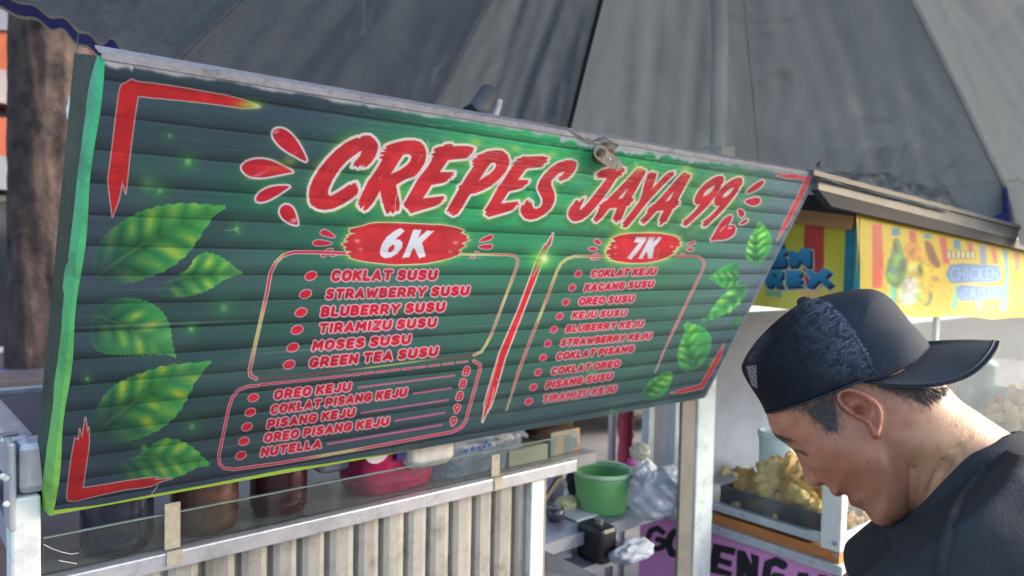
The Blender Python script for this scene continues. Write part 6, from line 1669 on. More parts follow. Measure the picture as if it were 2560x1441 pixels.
def head_maps(A, B):
    d = -sdf(fseg, A, B)                                     # distance inside
    dn = -sdf(nseg, A, B)
    # half width: cheek, then narrower neck behind the jaw line
    js = np.full(A.shape, 0.0)
    jd = pdist(JAW, A, B)
    # side of the jaw line: positive on the neck side
    p0, p1 = JAW[0], JAW[-1]
    side = ((B - p0[1]) * (p1[0] - p0[0]) - (A - p0[0]) * (p1[1] - p0[1])) * -1
    k = sstep(-.004, .010, np.where(side > 0, jd, -jd))
    e0 = h2(700, 790)
    low = sstep(-.01, .03, B - e0[1])
    W = .072 - (.013 * k) * low
    # brow/forehead slightly narrower, lower face tapers
    fd = h2(300, 800); W = W - .004 * np.exp(-(pd2(fd, A, B) / .04) ** 2)
    ch = h2(720, 1150); W = W - .024 * np.exp(-(pd2(ch, A, B) / .045) ** 2)
    mo = h2(590, 1060); W = W - .014 * np.exp(-(pd2(mo, A, B) / .03) ** 2)
    b = np.zeros(A.shape)
    def g(q, s, a, ax=None, s2=None):
        c = h2(*q)
        if ax is None:
            return a * np.exp(-(pd2(c, A, B) / s) ** 2)
        u = np.array(ax, float); u /= np.linalg.norm(u)
        x = (A - c[0]) * u[0] + (B - c[1]) * u[1]; y = -(A - c[0]) * u[1] + (B - c[1]) * u[0]
        return a * np.exp(-(x / s) ** 2 - (y / s2) ** 2)
    def crease(pts, w, a): 
        return -a * np.exp(-(pdist([h2(*q) for q in pts], A, B) / w) ** 2)
    b += g((392, 838), .011, -.0085, (1, .6), .008)          # eye socket
    b += g((300, 786), .014, .0035, (1, .5), .006)           # brow ridge
    b += g((372, 836), .0075, .0048, (1, .55), .0055)        # closed lid
    b += crease([(340, 806), (372, 812), (410, 836), (424, 852)], .0016, .0022)   # lid fold
    b += crease([(352, 846), (378, 842), (402, 848), (420, 858)], .0013, .0022)   # lash line
    b += g((520, 880), .022, .004)                            # cheekbone
    b += g((450, 700), .026, -.003)                           # temple
    b += crease([(470, 930), (500, 940), (530, 985), (548, 1030)], .004, .0022)   # nasolabial fold
    b += crease([(560, 1068), (590, 1056), (612, 1052), (628, 1056)], .0016, .0028)  # mouth
    b += g((556, 1052), .008, .002, (1, .4), .004); b += g((610, 1082), .007, .0022, (1, .5), .005)
    b += crease([(626, 1120), (650, 1100), (668, 1078)], .004, .0016)
    b += g((640, 960), .03, .0016)
    b += g((760, 1120), .02, .002)
    b += crease([(884, 900), (886, 960), (884, 1020), (888, 1080), (896, 1140)], .0022, .0030)
    b += crease([(930, 960), (932, 1030), (918, 1100)], .003, .0014)
    b += crease([(1000, 930), (972, 1010), (948, 1080)], .0024, .0026)
    b += crease([(1100, 820), (1080, 900), (1040, 980)], .003, .0018)
    b += crease([(1060, 830), (1110, 800), (1150, 770)], .0018, .0010)
    b += g((1000, 860), .012, .0022, (.35, -1), .05)          # neck muscle
    b += g((860, 860), .016, .003, (.5, 1), .035)
    b += g((560, 980), .03, -.0012)
    # nostril and wing
    bn = g((486, 976), .0060, .0050, (1, 1.0), .0052)
    return d, dn, W, b, bn
def ear_map(A, B):
    e = -sdf(eseg, A, B)
    c1 = h2(662, 660); c2 = h2(610, 600)
    t = sstep(0, .0028, e)
    back = sstep(h2(560, 600)[0], h2(760, 650)[0], A)
    hgt = .006 + .013 * back
    rim = .0052 * np.exp(-((e - .0042) / .0028) ** 2)
    inn = -.0055 * sstep(.006, .012, e)
    conch = -.016 * np.exp(-(pd2(c1, A, B) / .0062) ** 2) - .004 * np.exp(-(pd2(c2, A, B) / .006) ** 2)
    anti = .0035 * np.exp(-(pdist([h2(700, 612), h2(716, 650), h2(712, 694), h2(690, 706)], A, B) / .0022) ** 2)
    trag = .0045 * np.exp(-(pd2(h2(628, 668), A, B) / .0036) ** 2)
    lobe = .004 * np.exp(-(pd2(h2(738, 755), A, B) / .006) ** 2)
    return e, t * (hgt + rim + inn + anti + trag + lobe) + t * conch, t
def head_F(AX, off=0.0, woff=0.0, ear=True):
    A2, B2 = np.meshgrid(AX[0], AX[1], indexing='ij')
    d, dn, W, b, bn = head_maps(A2, B2)
    d = d + off; W = W + woff
    Dd = .062
    t = np.clip(d / Dd, -2, 1)
    w2 = (1 - (1 - t) ** 2)
    bb = b * sstep(0, .006, d)
    if ear:
        e, eb, et = ear_map(A2, B2)
        bb = bb + np.where(e > 0, eb, 0)
    C = AX[2][None, None, :]
    cc = np.maximum(np.abs(C) - bb[..., None], 0)
    F = (cc / W[..., None]) ** 2 - w2[..., None]
    F = F * .03
    # nose as its own narrow ridge, wings and nostrils
    tn = np.clip(dn / .016, -2, 1)
    Fn = ((np.maximum(np.abs(C) - bn[..., None] * sstep(0, .004, dn)[..., None], 0)) / .0165) ** 2 - (1 - (1 - tn) ** 2)[..., None]
    Fn = Fn * .010
    if ear:
        F = smin(F, Fn, .004)
        nc = hloc(492, 1000, 0)
        for s_ in (-1, 1):
            dd = np.sqrt(((A2 - nc[0])[..., None] / 1.5) ** 2 + ((B2 - nc[1] + .0004)[..., None]) ** 2 + (C - s_ * .0085) ** 2) - .0034
            F = np.maximum(F, -dd * .9)
    return F
pl0 = hloc(80, 60); pl1 = hloc(1600, 1400)
hh_ = .00165
AX = gridof((h2(150, 90)[0], h2(150, 90)[1], -.105), (h2(1600, 90)[0], h2(150, 1370)[1], .105), hh_)
F = head_F(AX)
HV, HF = nets(F, np.array([AX[0][0], AX[1][0], AX[2][0]]), hh_)
print("head", HV.shape)
def laplace(V, Fq, it, lam=.5, mask=None):
    e = np.concatenate([Fq[:, [0, 1]], Fq[:, [1, 2]], Fq[:, [2, 3]], Fq[:, [3, 0]]])
    for _ in range(it):
        acc = np.zeros_like(V); n = np.zeros(len(V))
        np.add.at(acc, e[:, 0], V[e[:, 1]]); np.add.at(acc, e[:, 1], V[e[:, 0]])
        np.add.at(n, e[:, 0], 1); np.add.at(n, e[:, 1], 1)
        D_ = acc / n[:, None] - V
        V = V + lam * D_ * (mask[:, None] if mask is not None else 1)
    return V
HV = laplace(HV, HF, 2, .5)
# --- arms: forearms and hands in the same skin mesh (reaching forward and down, out of the photo)
SHO = {s: hloc(1190, 1310, .165) * [1, 1, s] for s in (1, -1)}
ELB = {s: hloc(800, 1900, .17) * [1, 1, s] for s in (1, -1)}
WRI = {s: np.array([ELB[1][0] - .16, ELB[1][1] + .12, s * .10]) for s in (1, -1)}
lo = np.array([WRI[1][0] - .24, ELB[1][1] - .14, -.30]); hi = np.array([ELB[1][0] + .12, WRI[1][1] + .20, .30])
AX2 = gridof(lo, hi, .0045)
P3 = np.meshgrid(*AX2, indexing='ij')
F2 = np.full(P3[0].shape, 1.0)
fdir = np.array([-.80, .60, 0])
for s in (1, -1):
    F2 = np.minimum(F2, capsule(P3, ELB[s], WRI[s], .044, .028))
    pal = WRI[s] + fdir * .085
    H_ = capsule(P3, WRI[s], pal, .026, .030, 1.0)
    perp = np.array([0, 0, 1.0]); up_ = np.array([.6, .8, 0])
    for k, (o, L) in enumerate([(-.030, .072), (-.010, .082), (.010, .078), (.029, .062)]):
        a = pal + perp * o; b_ = a + fdir * L * .5 + up_ * .006; c = b_ + fdir * L * .4 + up_ * .025
        H_ = np.minimum(H_, np.minimum(capsule(P3, a, b_, .0098, .0088), capsule(P3, b_, c, .0088, .0074)))
    th = WRI[s] + fdir * .03 + perp * -.03 * s
    H_ = np.minimum(H_, np.minimum(capsule(P3, th, th + fdir * .035 - perp * .024 * s, .012, .0105), capsule(P3, th + fdir * .035 - perp * .024 * s, th + fdir * .066 - perp * .022 * s + up_ * .012, .0105, .008)))
    F2 = smin(F2, H_, .012)
AV, AF = nets(F2, lo, .0045)
AV = laplace(AV, AF, 2)
BV = np.concatenate([HV, AV]); BF = np.concatenate([HF, AF + len(HV)])
pbase = hworld(hloc(1500, 1100, 0)); feet = hworld(np.array([[.30, .2, 0]]))[0]; feet[2] = 0.004
per = thing("person", feet, "man in backwards black cap and charcoal t-shirt bending forward beside the menu board", "person")
# skin material with stubble and hair colour stored per vertex
SKIN, nt, p = nodes("skin")
at_ = nt.nodes.new("ShaderNodeAttribute"); at_.attribute_name = "Col"
nt.links.new(at_.outputs["Color"], p.inputs["Base Color"])
p.inputs["Roughness"].default_value = .48; p.inputs["Specular IOR Level"].default_value = .42
p.inputs["Subsurface Weight"].default_value = .12; p.inputs["Subsurface Radius"].default_value = (.012, .004, .002); p.inputs["Subsurface Scale"].default_value = .5
tc = nt.nodes.new("ShaderNodeTexCoord"); nz_ = nt.nodes.new("ShaderNodeTexNoise"); nz_.inputs["Scale"].default_value = 420; nz_.inputs["Detail"].default_value = 3
bp = nt.nodes.new("ShaderNodeBump"); bp.inputs["Strength"].default_value = .45; bp.inputs["Distance"].default_value = .0014
nt.links.new(tc.outputs["Object"], nz_.inputs["Vector"]); nt.links.new(nz_.outputs["Fac"], bp.inputs["Height"]); nt.links.new(bp.outputs[0], p.inputs["Normal"])
body = add("body", hworld(BV), BF, SKIN, per, True)
A_, B_, C_ = BV[:, 0], BV[:, 1], np.abs(BV[:, 2])
base = np.array([182, 126, 96.0]) * np.ones((len(BV), 1))
red = np.exp(-(pd2(h2(560, 920), A_, B_) / .05) ** 2)
base += (np.array([172, 106, 84.0]) - base) * (.55 * red)[:, None]
base += (np.array([212, 164, 122.0]) - base) * (.75 * sstep(h2(820, 0)[0], h2(1050, 0)[0], A_))[:, None]  # neck side painted lighter, its sunlit tone put into the skin
base *= (0.88 + .22 * fbm(A_ * 60 + 50, B_ * 60 + 50))[:, None]
blot = fbm(A_ * 130 + 80, B_ * 130 + 20, 3)
base += (np.array([150, 84, 70.0]) - base) * (.22 * sstep(.46, .74, blot))[:, None]
e_in = -sdf(eseg, A_, B_)
base += (np.array([178, 104, 90.0]) - base) * (.35 * sstep(-.002, .003, e_in))[:, None]
hair = np.zeros(len(BV))
def hmask(pts, soft):
    dd = -sdf(segs([hpoly(pts, 1)]), A_, B_)
    return sstep(-soft, soft, dd + min(soft, .006) * (vnoise(A_ * 700, B_ * 260) - .5) * 2)
hair = np.maximum(hair, .88 * hmask([(380, 640), (540, 570), (548, 610), (556, 650), (566, 700), (560, 745), (530, 752), (500, 735), (470, 705), (440, 668)], .013))
hair = np.maximum(hair, .80 * hmask([(690, 530), (860, 536), (1080, 536), (1060, 566), (1000, 600), (950, 640), (905, 612), (850, 590), (760, 566)], .013))
hair = np.maximum(hair, .85 * hmask([(232, 744), (262, 762), (310, 774), (356, 786), (364, 796), (320, 796), (284, 792), (256, 778)], .0022))
hair = np.maximum(hair, .9 * np.exp(-(pdist([h2(352, 847), h2(378, 843), h2(402, 849), h2(420, 859)], A_, B_) / .0016) ** 2) * (C_ > .008))
hair = np.maximum(hair, .20 * hmask([(520, 1010), (580, 1030), (640, 1060), (700, 1100), (800, 1120), (840, 1170), (760, 1190), (690, 1140), (620, 1115), (560, 1060), (520, 1040)], .012))
lips = np.maximum(hmask([(528, 1048), (556, 1052), (600, 1050), (590, 1058), (560, 1068), (536, 1060)], .003), hmask([(590, 1058), (624, 1056), (640, 1070), (632, 1096), (614, 1096), (606, 1070)], .003)) * .6
base += (np.array([134, 70, 66.0]) - base) * lips[:, None]
hn = hair * (.45 + .8 * vnoise(A_ * 900 + B_ * 300, B_ * 420))
base += (np.array([38, 31, 28.0]) - base) * np.clip(hn, 0, .96)[:, None]
for q in [(1089, 723), (1028, 868), (905, 905), (700, 880)]:
    k = np.exp(-(pd2(h2(*q), A_, B_) / .0016) ** 2) * .6
    base += (np.array([92, 60, 50.0]) - base) * k[:, None]
ca = body.data.color_attributes.new("Col", 'FLOAT_COLOR', 'POINT')
cc_ = np.ones((len(BV), 4), np.float32); cc_[:, :3] = lin(np.clip(base, 0, 255)); ca.data.foreach_set("color", cc_.ravel())
# short hair strands at the sideburn and nape
HAIRM = mat("short_hair", rgb(40, 34, 34), .5)
def surf_c(A0, B0):
    a = np.array([[A0]]); b = np.array([[B0]])
    d, dn, W, bb, bn = head_maps(a, b)
    t = np.clip(d / .062, 0, 1)
    return float((W * np.sqrt(1 - (1 - t) ** 2) + bb)[0, 0])
V = []; Fh = []; r_ = random.Random(2)
for pts, n, dirv in [([(400, 640), (545, 580), (552, 650), (562, 730), (520, 735), (450, 670)], 750, (.35, .9)), ([(720, 540), (1070, 540), (1040, 580), (950, 630), (850, 585)], 900, (.8, .75)), ([(240, 750), (300, 770), (356, 788), (300, 794)], 60, (.9, .45))]:
    pp = np.array([h2(*q) for q in pts]); lo_, hi_ = pp.min(0), pp.max(0); sg_ = segs([pp]); k = 0
    while k < n:
        q = np.array([r_.uniform(lo_[0], hi_[0]), r_.uniform(lo_[1], hi_[1])])
        if float(sdf(sg_, np.array([q[0]]), np.array([q[1]]))[0]) > 0: continue
        k += 1
        L = r_.uniform(.004, .009); dv_ = np.array(dirv) / np.hypot(*dirv) + np.array([r_.gauss(0, .15), r_.gauss(0, .15)])
        q2 = q + dv_ * L; c1, c2 = surf_c(*q), surf_c(*q2)
        if c1 <= .001: continue
        sd = np.array([-dv_[1], dv_[0]]) * .00026
        n0 = len(V)
        V += [(*(q - sd), c1 - .0002), (*(q + sd), c1 - .0002), (*(q2), c2 + .0007)]; Fh.append([n0, n0 + 1, n0 + 2])
add("hair", hworld(np.array(V)), Fh, HAIRM, per)

# --- cap
CAPP = hpoly([(222,678),(196,620),(160,566),(122,506),(103,462),(108,432),(146,366),(196,304),(276,226),(358,166),(400,144),(440,130),(520,108),(620,88),(700,82),(760,95),(820,138),(872,202),(904,246),(952,292),(988,338),(1030,440),(1020,600),(900,760),(700,880),(500,900),(330,840),(250,760)], 1)
cseg = segs([CAPP])
AXc = gridof((h2(70, 40)[0], h2(70, 50)[1], -.11), (h2(1060, 40)[0], h2(70, 900)[1], .11), .0022)
A2, B2 = np.meshgrid(AXc[0], AXc[1], indexing='ij')
dcp = -sdf(cseg, A2, B2)
t = np.clip(dcp / .066, -2, 1)
Wc = .083 + .0012 * np.sin(A2 * 90 + B2 * 40)
seamL = [h2(*q) for q in [(452, 128), (520, 168), (580, 230), (640, 310), (700, 410), (742, 500)]]
Wc = Wc - .0012 * np.exp(-(pdist(seamL, A2, B2) / .0022) ** 2)
Wc = Wc - .0010 * np.exp(-(pdist([h2(330, 190), h2(350, 300), h2(400, 460), h2(440, 610)], A2, B2) / .0018) ** 2)
bump_ = .0016 * (fbm(A2 * 45 + 30, B2 * 45 + 30) - .5)
# lower edge of the cap
edge = np.array([h2(*q) for q in [(150, 700), (222, 677), (310, 652), (400, 625), (540, 572), (640, 530), (690, 512), (742, 494), (820, 462), (900, 420), (985, 338), (1060, 250)]])
eb = np.interp(A2, edge[:, 0], edge[:, 1]) + .007 * sstep(h2(640, 0)[0], h2(740, 0)[0], A2)
Fc = ((np.abs(AXc[2])[None, None, :] - bump_[..., None]) / Wc[..., None]) ** 2 - (1 - (1 - t) ** 2)[..., None]
Fc = np.maximum(Fc * .033, (B2 - eb)[..., None])
CVt, CF = nets(Fc, np.array([AXc[0][0], AXc[1][0], AXc[2][0]]), .0022)
CVt = laplace(CVt, CF, 1)
seam = np.array([h2(*q) for q in [(440, 60), (452, 128), (520, 168), (580, 230), (640, 310), (700, 410), (742, 500), (780, 620)]])
fc = CVt[CF].mean(1)
sideA = np.interp(fc[:, 1], seam[:, 1], seam[:, 0])
isp = fc[:, 0] > sideA
CAPF = mat("black_cap_twill", rgb(50, 56, 64), .85, 0, .1, 30, .3, 600, spec=.2)
CAPM, nt, p = nodes("cap_mesh_fabric")
tc = nt.nodes.new("ShaderNodeTexCoord"); mp = nt.nodes.new("ShaderNodeMapping")
rot = Matrix(np.array([R @ Ha, R @ Hb, -(R @ Hn)]).tolist()).to_euler()
mp.vector_type = 'POINT'; mp.inputs["Rotation"].default_value = rot; 
w1 = nt.nodes.new("ShaderNodeTexBrick"); w1.inputs["Scale"].default_value = 150
w1.inputs["Color1"].default_value = rgb(122, 130, 142); w1.inputs["Color2"].default_value = rgb(60, 66, 78); w1.inputs["Mortar"].default_value = rgb(15, 17, 24); w1.inputs["Mortar Size"].default_value = .045; w1.inputs["Mortar Smooth"].default_value = .4
w1.inputs["Brick Width"].default_value = .75; w1.inputs["Row Height"].default_value = .42
nn = nt.nodes.new("ShaderNodeTexNoise"); nn.inputs["Scale"].default_value = 9; nn.inputs["Detail"].default_value = 2
mr = nt.nodes.new("ShaderNodeMapRange"); mr.inputs[1].default_value = .5; mr.inputs[2].default_value = .66; mr.inputs[3].default_value = .10; mr.inputs[4].default_value = .85
mx = nt.nodes.new("ShaderNodeMix"); mx.data_type = 'RGBA'; mx.inputs[6].default_value = rgb(20, 22, 30)
nt.links.new(tc.outputs["Object"], mp.inputs[0]); nt.links.new(mp.outputs[0], w1.inputs[0]); nt.links.new(tc.outputs["Object"], nn.inputs["Vector"]); nt.links.new(nn.outputs["Fac"], mr.inputs[0])
ma_ = nt.nodes.new("ShaderNodeAttribute"); ma_.attribute_name = "Col"
nt.links.new(ma_.outputs["Fac"], mx.inputs[0]); nt.links.new(w1.outputs["Color"], mx.inputs[7]); nt.links.new(mx.outputs[2], p.inputs[0])
p.inputs["Roughness"].default_value = .8; p.inputs["Specular IOR Level"].default_value = .2
bp = nt.nodes.new("ShaderNodeBump"); bp.inputs["Strength"].default_value = .4; bp.inputs["Distance"].default_value = .001
nt.links.new(w1.outputs["Fac"], bp.inputs["Height"]); nt.links.new(bp.outputs[0], p.inputs["Normal"])
def sub(V, Fq):
    u_, inv = np.unique(Fq.ravel(), return_inverse=True)
    return V[u_], inv.reshape(Fq.shape)
capo = None
v_, f_ = sub(CVt, CF[isp]); cap_p = add("cap", hworld(v_), f_, CAPF, per, True)
v_, f_ = sub(CVt, CF[~isp]); mp_o = add("cap_mesh_panel", hworld(v_), f_, CAPM, cap_p, True)
ga = h2(260, 0)[0]; gb = h2(640, 0)[0]
sa = np.interp(v_[:, 1], seam[:, 1], seam[:, 0]) - v_[:, 0]
stg = np.exp(-(np.clip(sa, 0, 1) / .040) ** 1.5) * .95 + .35 * np.exp(-(pdist([h2(225, 320), h2(170, 420)], v_[:, 0], v_[:, 1]) / .008) ** 2)
stg = stg * (.72 + .45 * vnoise(v_[:, 0] * 14 + 40, v_[:, 1] * 60 + 40)) * sstep(h2(0, 640)[1], h2(0, 470)[1], v_[:, 1] + .25 * (v_[:, 0] - ga))
ma = mp_o.data.color_attributes.new("Col", 'FLOAT_COLOR', 'POINT')
mc = np.ones((len(v_), 4), np.float32); mc[:, :3] = np.clip(stg, 0, 1)[:, None]; ma.data.foreach_set("color", mc.ravel())
def cap_c(A0, B0):
    dd = float(-sdf(cseg, np.array([A0]), np.array([B0]))[0]); tt = min(max(dd / .066, 0), 1)
    return .083 * math.sqrt(max(1 - (1 - tt) ** 2, 0))
def on_cap(zx_, zy_, o=0.0):
    # find the point on the near cap surface seen at this traced position
    c = .05
    for _ in range(12):
        q = hloc(zx_, zy_, c); c = .6 * c + .4 * (cap_c(q[0], q[1]) + o)
    return hloc(zx_, zy_, c)
STIT = mat("cap_stitching", rgb(58, 64, 74), .7)
m = MB(); m.tube(hworld(np.array([on_cap(*q, .0004) for q in [(462, 136), (520, 172), (580, 234), (640, 314), (700, 414), (736, 486)]])), .0009, 6); m.add("seam_stitching", STIT, cap_p, True)
m = MB(); m.tube(hworld(np.array([on_cap(*q, .0006) for q in [(240, 668), (310, 650), (400, 622), (540, 570), (640, 528), (690, 511), (742, 493)]])), .0014, 6); m.add("sweatband_edge", CAPF, cap_p, True)
bc = hworld(hloc(404, 146, 0)[None])[0]
bm = bmesh.new(); bmesh.ops.create_uvsphere(bm, u_segments=18, v_segments=10, radius=.0105)
m = MB(); m.put([np.array(v.co) * [1, 1, .75] + bc for v in bm.verts], [[v.index for v in f.verts] for f in bm.faces]); bm.free(); m.add("cap_button", CAPF, cap_p, True)
m = MB(); Gp = []
for i in range(6):
    row = []
    for j in range(8):
        u_, v2 = i / 5, j / 7
        zx_ = (122 + 28 * v2) * (1 - u_) + (172 + 4 * v2) * u_; zy_ = (446 + 92 * v2) * (1 - u_) + (442 + 110 * v2) * u_
        row.append(on_cap(zx_, zy_, .0012))
    Gp.append(hworld(np.array(row)))
m.grid(Gp)
OPN, nt, p = nodes("mesh_opening")
ck = nt.nodes.new("ShaderNodeTexChecker"); ck.inputs["Scale"].default_value = 380; ck.inputs[1].default_value = rgb(150, 148, 156); ck.inputs[2].default_value = rgb(44, 46, 54)
tc = nt.nodes.new("ShaderNodeTexCoord"); nt.links.new(tc.outputs["Object"], ck.inputs["Vector"]); nt.links.new(ck.outputs[0], p.inputs[0])
m.add("snap_opening", OPN, cap_p, True)
# brim: curved sheet from the crown seam to the rim
base_px = [(988, 340), (950, 385), (900, 420), (820, 462), (742, 496), (676, 517)]
base_c = [0, .030, .048, .064, .074, .078]
rim_px = [(1323, 325), (1318, 350), (1300, 382), (1262, 432), (1190, 490), (1084, 528), (980, 541), (870, 540), (760, 530), (676, 517)]
rim_c = [0, .020, .036, .052, .066, .076, .081, .083, .082, .078]
def resample(pts, cs, n):
    t_ = np.linspace(0, 1, len(pts)); s_ = np.linspace(0, 1, n)
    return np.stack([np.interp(s_, t_, [q[0] for q in pts]), np.interp(s_, t_, [q[1] for q in pts]), np.interp(s_, t_, cs)], 1)
nv, nu = 31, 16
Bp = resample(base_px, base_c, nv); Rp = resample(rim_px, rim_c, nv)
def smooth1(a):
    for _ in range(3):
        b = a.copy(); b[1:-1] = (a[:-2] + 2 * a[1:-1] + a[2:]) / 4; a = b
    return a
Bp, Rp = smooth1(Bp), smooth1(Rp)
Bp = Bp + np.stack([-30 * np.ones(nv), -10 * np.ones(nv), -.010 * np.ones(nv)], 1) * np.linspace(1, .9, nv)[:, None]
Bp[:, 2] = np.maximum(Bp[:, 2], 0); Bp[0, 2] = 0
G = []
for j in range(nv):
    row = []
    for i in range(nu):
        u_ = i / (nu - 1)
        q = Bp[j] * (1 - u_) + Rp[j] * u_
        q = q.copy(); q[1] -= 7 * math.sin(math.pi * u_) * (1 - j / (nv - 1)) ** .5
        row.append(hloc(q[0], q[1], q[2]))
    G.append(row)
full = [[p_ * [1, 1, -1] for p_ in r] for r in G[:0:-1]] + G
top = hworld(np.array(full))
dn_ = (R @ Hb) * .0020
m = MB(); m.grid(top); n0 = len(m.V)
m.grid(top + dn_); 
nr, nc_ = len(full), nu
m.F = m.F[:(nr - 1) * (nc_ - 1)] + [f[::-1] for f in m.F[(nr - 1) * (nc_ - 1):]]
for a_ in range(nr - 1):
    i0 = a_ * nc_ + nc_ - 1; m.F.append([i0, i0 + nc_, i0 + nc_ + n0, i0 + n0])
brim_o = m.add("brim", CAPF, cap_p, True)
for u_ in (.93,):
    j_ = u_ * (nu - 1); i0 = int(j_); f_ = j_ - i0
    L_ = np.array([r[i0] * (1 - f_) + r[min(i0 + 1, nu - 1)] * f_ for r in full])
    m = MB(); m.tube(hworld(L_)[2:-2] - (R @ Hb) * .0004, .0007, 5); m.add("brim_stitching", STIT, brim_o, True)

# --- shirt
COLL = [(1408, 782, 0), (1372, 790, .030), (1300, 828, .050), (1200, 886, .064), (1100, 980, .066), (1000, 1084, .058), (940, 1136, .038), (890, 1160, 0)]
c0_, c1_ = h2(1404, 784), h2(890, 1162)
dl = (c1_ - c0_) / np.linalg.norm(c1_ - c0_); nl = np.array([-dl[1], dl[0]])
if nl @ (h2(1400, 1200) - c0_) < 0: nl = -nl
hs = .0055
lo = np.array([h2(560, 0)[0], h2(0, 730)[1], -.34]); hi = np.array([h2(2900, 0)[0], h2(0, 2500)[1], .34])
AXs = gridof(lo, hi, hs)
P3 = np.meshgrid(*AXs, indexing='ij', sparse=False)
q = lambda x, y, c=0: hloc(x, y, c)
Sh = capsule(P3, q(1480, 1130), q(2350, 1620), .090, .135, 1.30)
Sh = smin(Sh, capsule(P3, q(1330, 1180, 0) + [0, 0, -.12], q(1330, 1180, 0) + [0, 0, .12], .066, .066), .06)
Sh = smin(Sh, capsule(P3, q(1120, 1270), q(1900, 1960), .072, .13, 1.45), .05)
for s in (1, -1):
    Sh = smin(Sh, capsule(P3, SHO[s] * [1, 1, .93], SHO[s] * .25 + ELB[s] * .75, .072, .064), .045)
    Sh = smin(Sh, capsule(P3, q(1330, 1000) * [1, 1, 0] + [0, 0, s * .045], SHO[s] * [1, 1, .8], .052, .060), .04)
# folds
fold = .0060 * np.sin((P3[0] * .9 - P3[1] * .8) * 95 + 2.2 * np.sin(P3[1] * 18) + P3[2] * 9) * np.clip((P3[0] - q(1150, 1200)[0]) / .12, 0, 1)
fold += .0050 * np.sin((P3[0] * 1.0 + P3[1] * .55) * 70 + 3 * P3[2]) * np.clip((q(1250, 0)[0] - P3[0]) / .08, 0, 1)
fold += .012 * (fbm(P3[0] * 14 + 40, P3[1] * 14 + P3[2] * 12 + 60, 2) - .4)
rf_ = q(1140, 1250); an3 = np.arctan2(P3[1] - rf_[1], P3[0] - rf_[0]); rd3 = np.hypot(P3[0] - rf_[0], P3[1] - rf_[1])
fold += .0065 * np.sin(an3 * 15 + 1.2) * sstep(.015, .05, rd3) * sstep(.20, .08, rd3) * sstep(.0, .4, an3) * sstep(1.5, 1.1, an3)
Sh = Sh + fold
# sleeve ends half-way down the arm
for s in (1, -1):
    dv_ = (ELB[s] - SHO[s]); dv_ /= np.linalg.norm(dv_); e_ = SHO[s] + (ELB[s] - SHO[s]) * .78
# the neck hole: cut along the collar plane
Sh = np.maximum(Sh, -((P3[0] - c0_[0]) * nl[0] + (P3[1] - c0_[1]) * nl[1]))
neckF = head_F(AXs, off=.008, woff=.009, ear=False)
neckF = np.maximum(neckF, -((P3[0] - c0_[0]) * nl[0] + (P3[1] - c0_[1]) * nl[1]))
Sh = smin(Sh, neckF, .012)
SV_, SF_ = nets(Sh, lo, hs)
SV_ = laplace(SV_, SF_, 2)
SHIRT = mat("charcoal_jersey", rgb(56, 58, 62), .92, 0, .12, 60, .45, 420, spec=.12)
shirt = add("t_shirt", hworld(SV_), SF_, SHIRT, per, True)
ring_ = [q(*p_) for p_ in COLL]; ring_ += [p_ * [1, 1, -1] for p_ in ring_[-2:0:-1]]
ring_ = np.array(ring_); k_ = len(ring_)
tt = np.linspace(0, k_, 70); ext = np.concatenate([ring_, ring_[:3]])
def crom(t_):
    i = int(t_) % k_; f = t_ - int(t_); p0, p1, p2, p3 = ring_[(i - 1) % k_], ring_[i], ring_[(i + 1) % k_], ring_[(i + 2) % k_]
    return .5 * ((2 * p1) + (-p0 + p2) * f + (2 * p0 - 5 * p1 + 4 * p2 - p3) * f ** 2 + (-p0 + 3 * p1 - 3 * p2 + p3) * f ** 3)
m = MB(); cl_p = np.array([crom(t_) for t_ in tt]); 
cen_ = ring_.mean(0); rel = cl_p - cen_; d3 = np.array([dl[0], dl[1], 0]); ua = rel @ d3; uc = rel[:, 2]; ln_ = np.hypot(ua / .16, uc / .06)
outw = (ua / .16 ** 2)[:, None] * d3 + (uc / .06 ** 2)[:, None] * np.array([0, 0, 1.0]); outw /= np.linalg.norm(outw, axis=1)[:, None]
rows = []
for j, (o1, o2) in enumerate([(-.005, .002), (-.003, .0075), (.004, .0105), (.012, .0105), (.020, .0095), (.026, .004)]):
    rows.append(hworld(cl_p + np.array([nl[0], nl[1], 0]) * o1 + outw * o2))
m.grid(rows); m.add("collar_band", SHIRT, shirt, True)
def on_shirt(x, y):
    best = None
    for c in np.arange(.32, -.05, -.003):
        Q = hloc(x, y, c); i = [int(round((Q[k] - lo[k]) / hs)) for k in range(3)]
        if all(0 <= i[k] < Sh.shape[k] for k in range(3)) and Sh[tuple(i)] < 0: return Q
    return None
seamp = [on_shirt(*p_) for p_ in [(1262, 930), (1210, 985), (1150, 1075), (1106, 1165), (1076, 1250), (1052, 1340), (1040, 1436)]]
seamp = np.array([s_ + [0, 0, .0035] for s_ in seamp if s_ is not None])
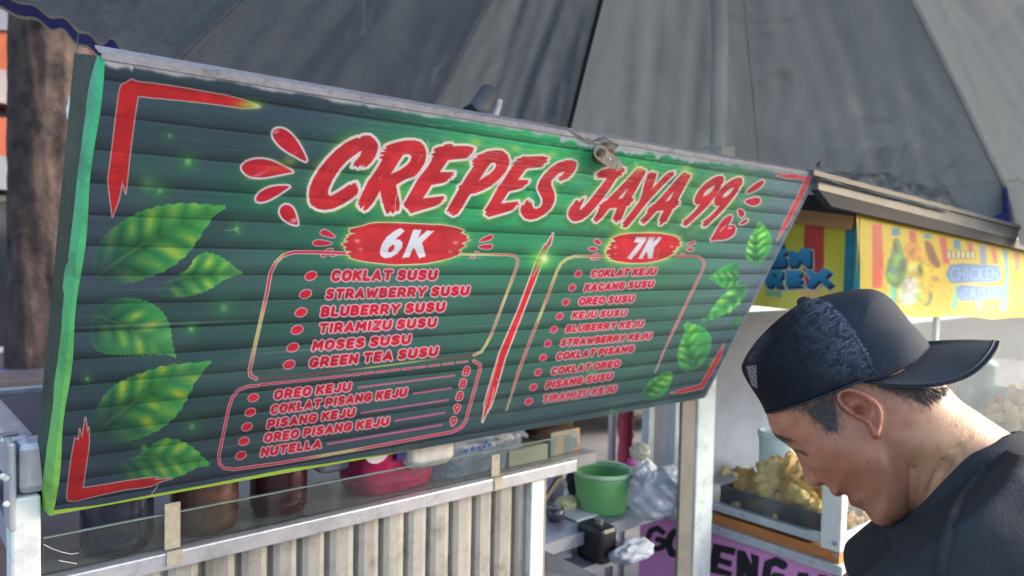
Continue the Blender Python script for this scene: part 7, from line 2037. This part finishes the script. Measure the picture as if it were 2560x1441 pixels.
if len(seamp) > 2:
    m = MB(); m.tube(hworld(seamp - [0, 0, .0015]), .0058, 10); m.add("shoulder_seam", SHIRT, shirt, True)
# --- trousers and shoes
HIP = q(2500, 1800)
hipw = hworld(HIP[None])[0]
wa, wb = R @ Ha, -(R @ Hn)
lo_w = np.array([hipw[0] - .45, hipw[1] - .45, .02]); hi_w = np.array([hipw[0] + .45, hipw[1] + .45, hipw[2] + .25])
AXt = gridof(lo_w, hi_w, .012); P3 = np.meshgrid(*AXt, indexing='ij')
lat = np.array([wb[0], wb[1], 0]); lat /= np.linalg.norm(lat)
fwd = -np.array([wa[0], wa[1], 0]); fwd /= np.linalg.norm(fwd)
top_c = hworld(q(2250, 1600)[None])[0]
Ft = capsule(P3, top_c, hipw, .135, .15)
for s in (1, -1):
    hp = hipw + lat * .09 * s; kn = np.array([hipw[0], hipw[1], hipw[2] * .52]) + lat * .10 * s + fwd * .04; an = np.array([hipw[0], hipw[1], .08]) + lat * .11 * s
    Ft = smin(Ft, smin(capsule(P3, hp, kn, .095, .072), capsule(P3, kn, an, .072, .060), .03), .03)
TV, TF = nets(Ft, lo_w, .012); TV = laplace(TV, TF, 2)
add("trousers", TV, TF, mat("dark_denim", rgb(44, 52, 72), .8, 0, .15, 20, .2, 300), per, True)
for s in (1, -1):
    an = np.array([hipw[0], hipw[1], 0]) + lat * .11 * s
    m = MB()
    lo_s = an + np.array([-.25, -.25, 0.0]); AXz = gridof(lo_s - [0, 0, .02], an + np.array([.25, .25, .16]), .008); Pz = np.meshgrid(*AXz, indexing='ij')
    Fz = smin(capsule(Pz, an + [0, 0, .05] - fwd * .05, an + [0, 0, .035] + fwd * .15, .046, .040), capsule(Pz, an + [0, 0, .06], an + [0, 0, .10], .048, .052), .03)
    Fz = np.maximum(Fz, .006 - Pz[2])
    zv, zf = nets(Fz, lo_s - [0, 0, .02], .008); add("shoe", laplace(zv, zf, 1), zf, mat("shoe_leather", rgb(40, 38, 38), .5), per, True)
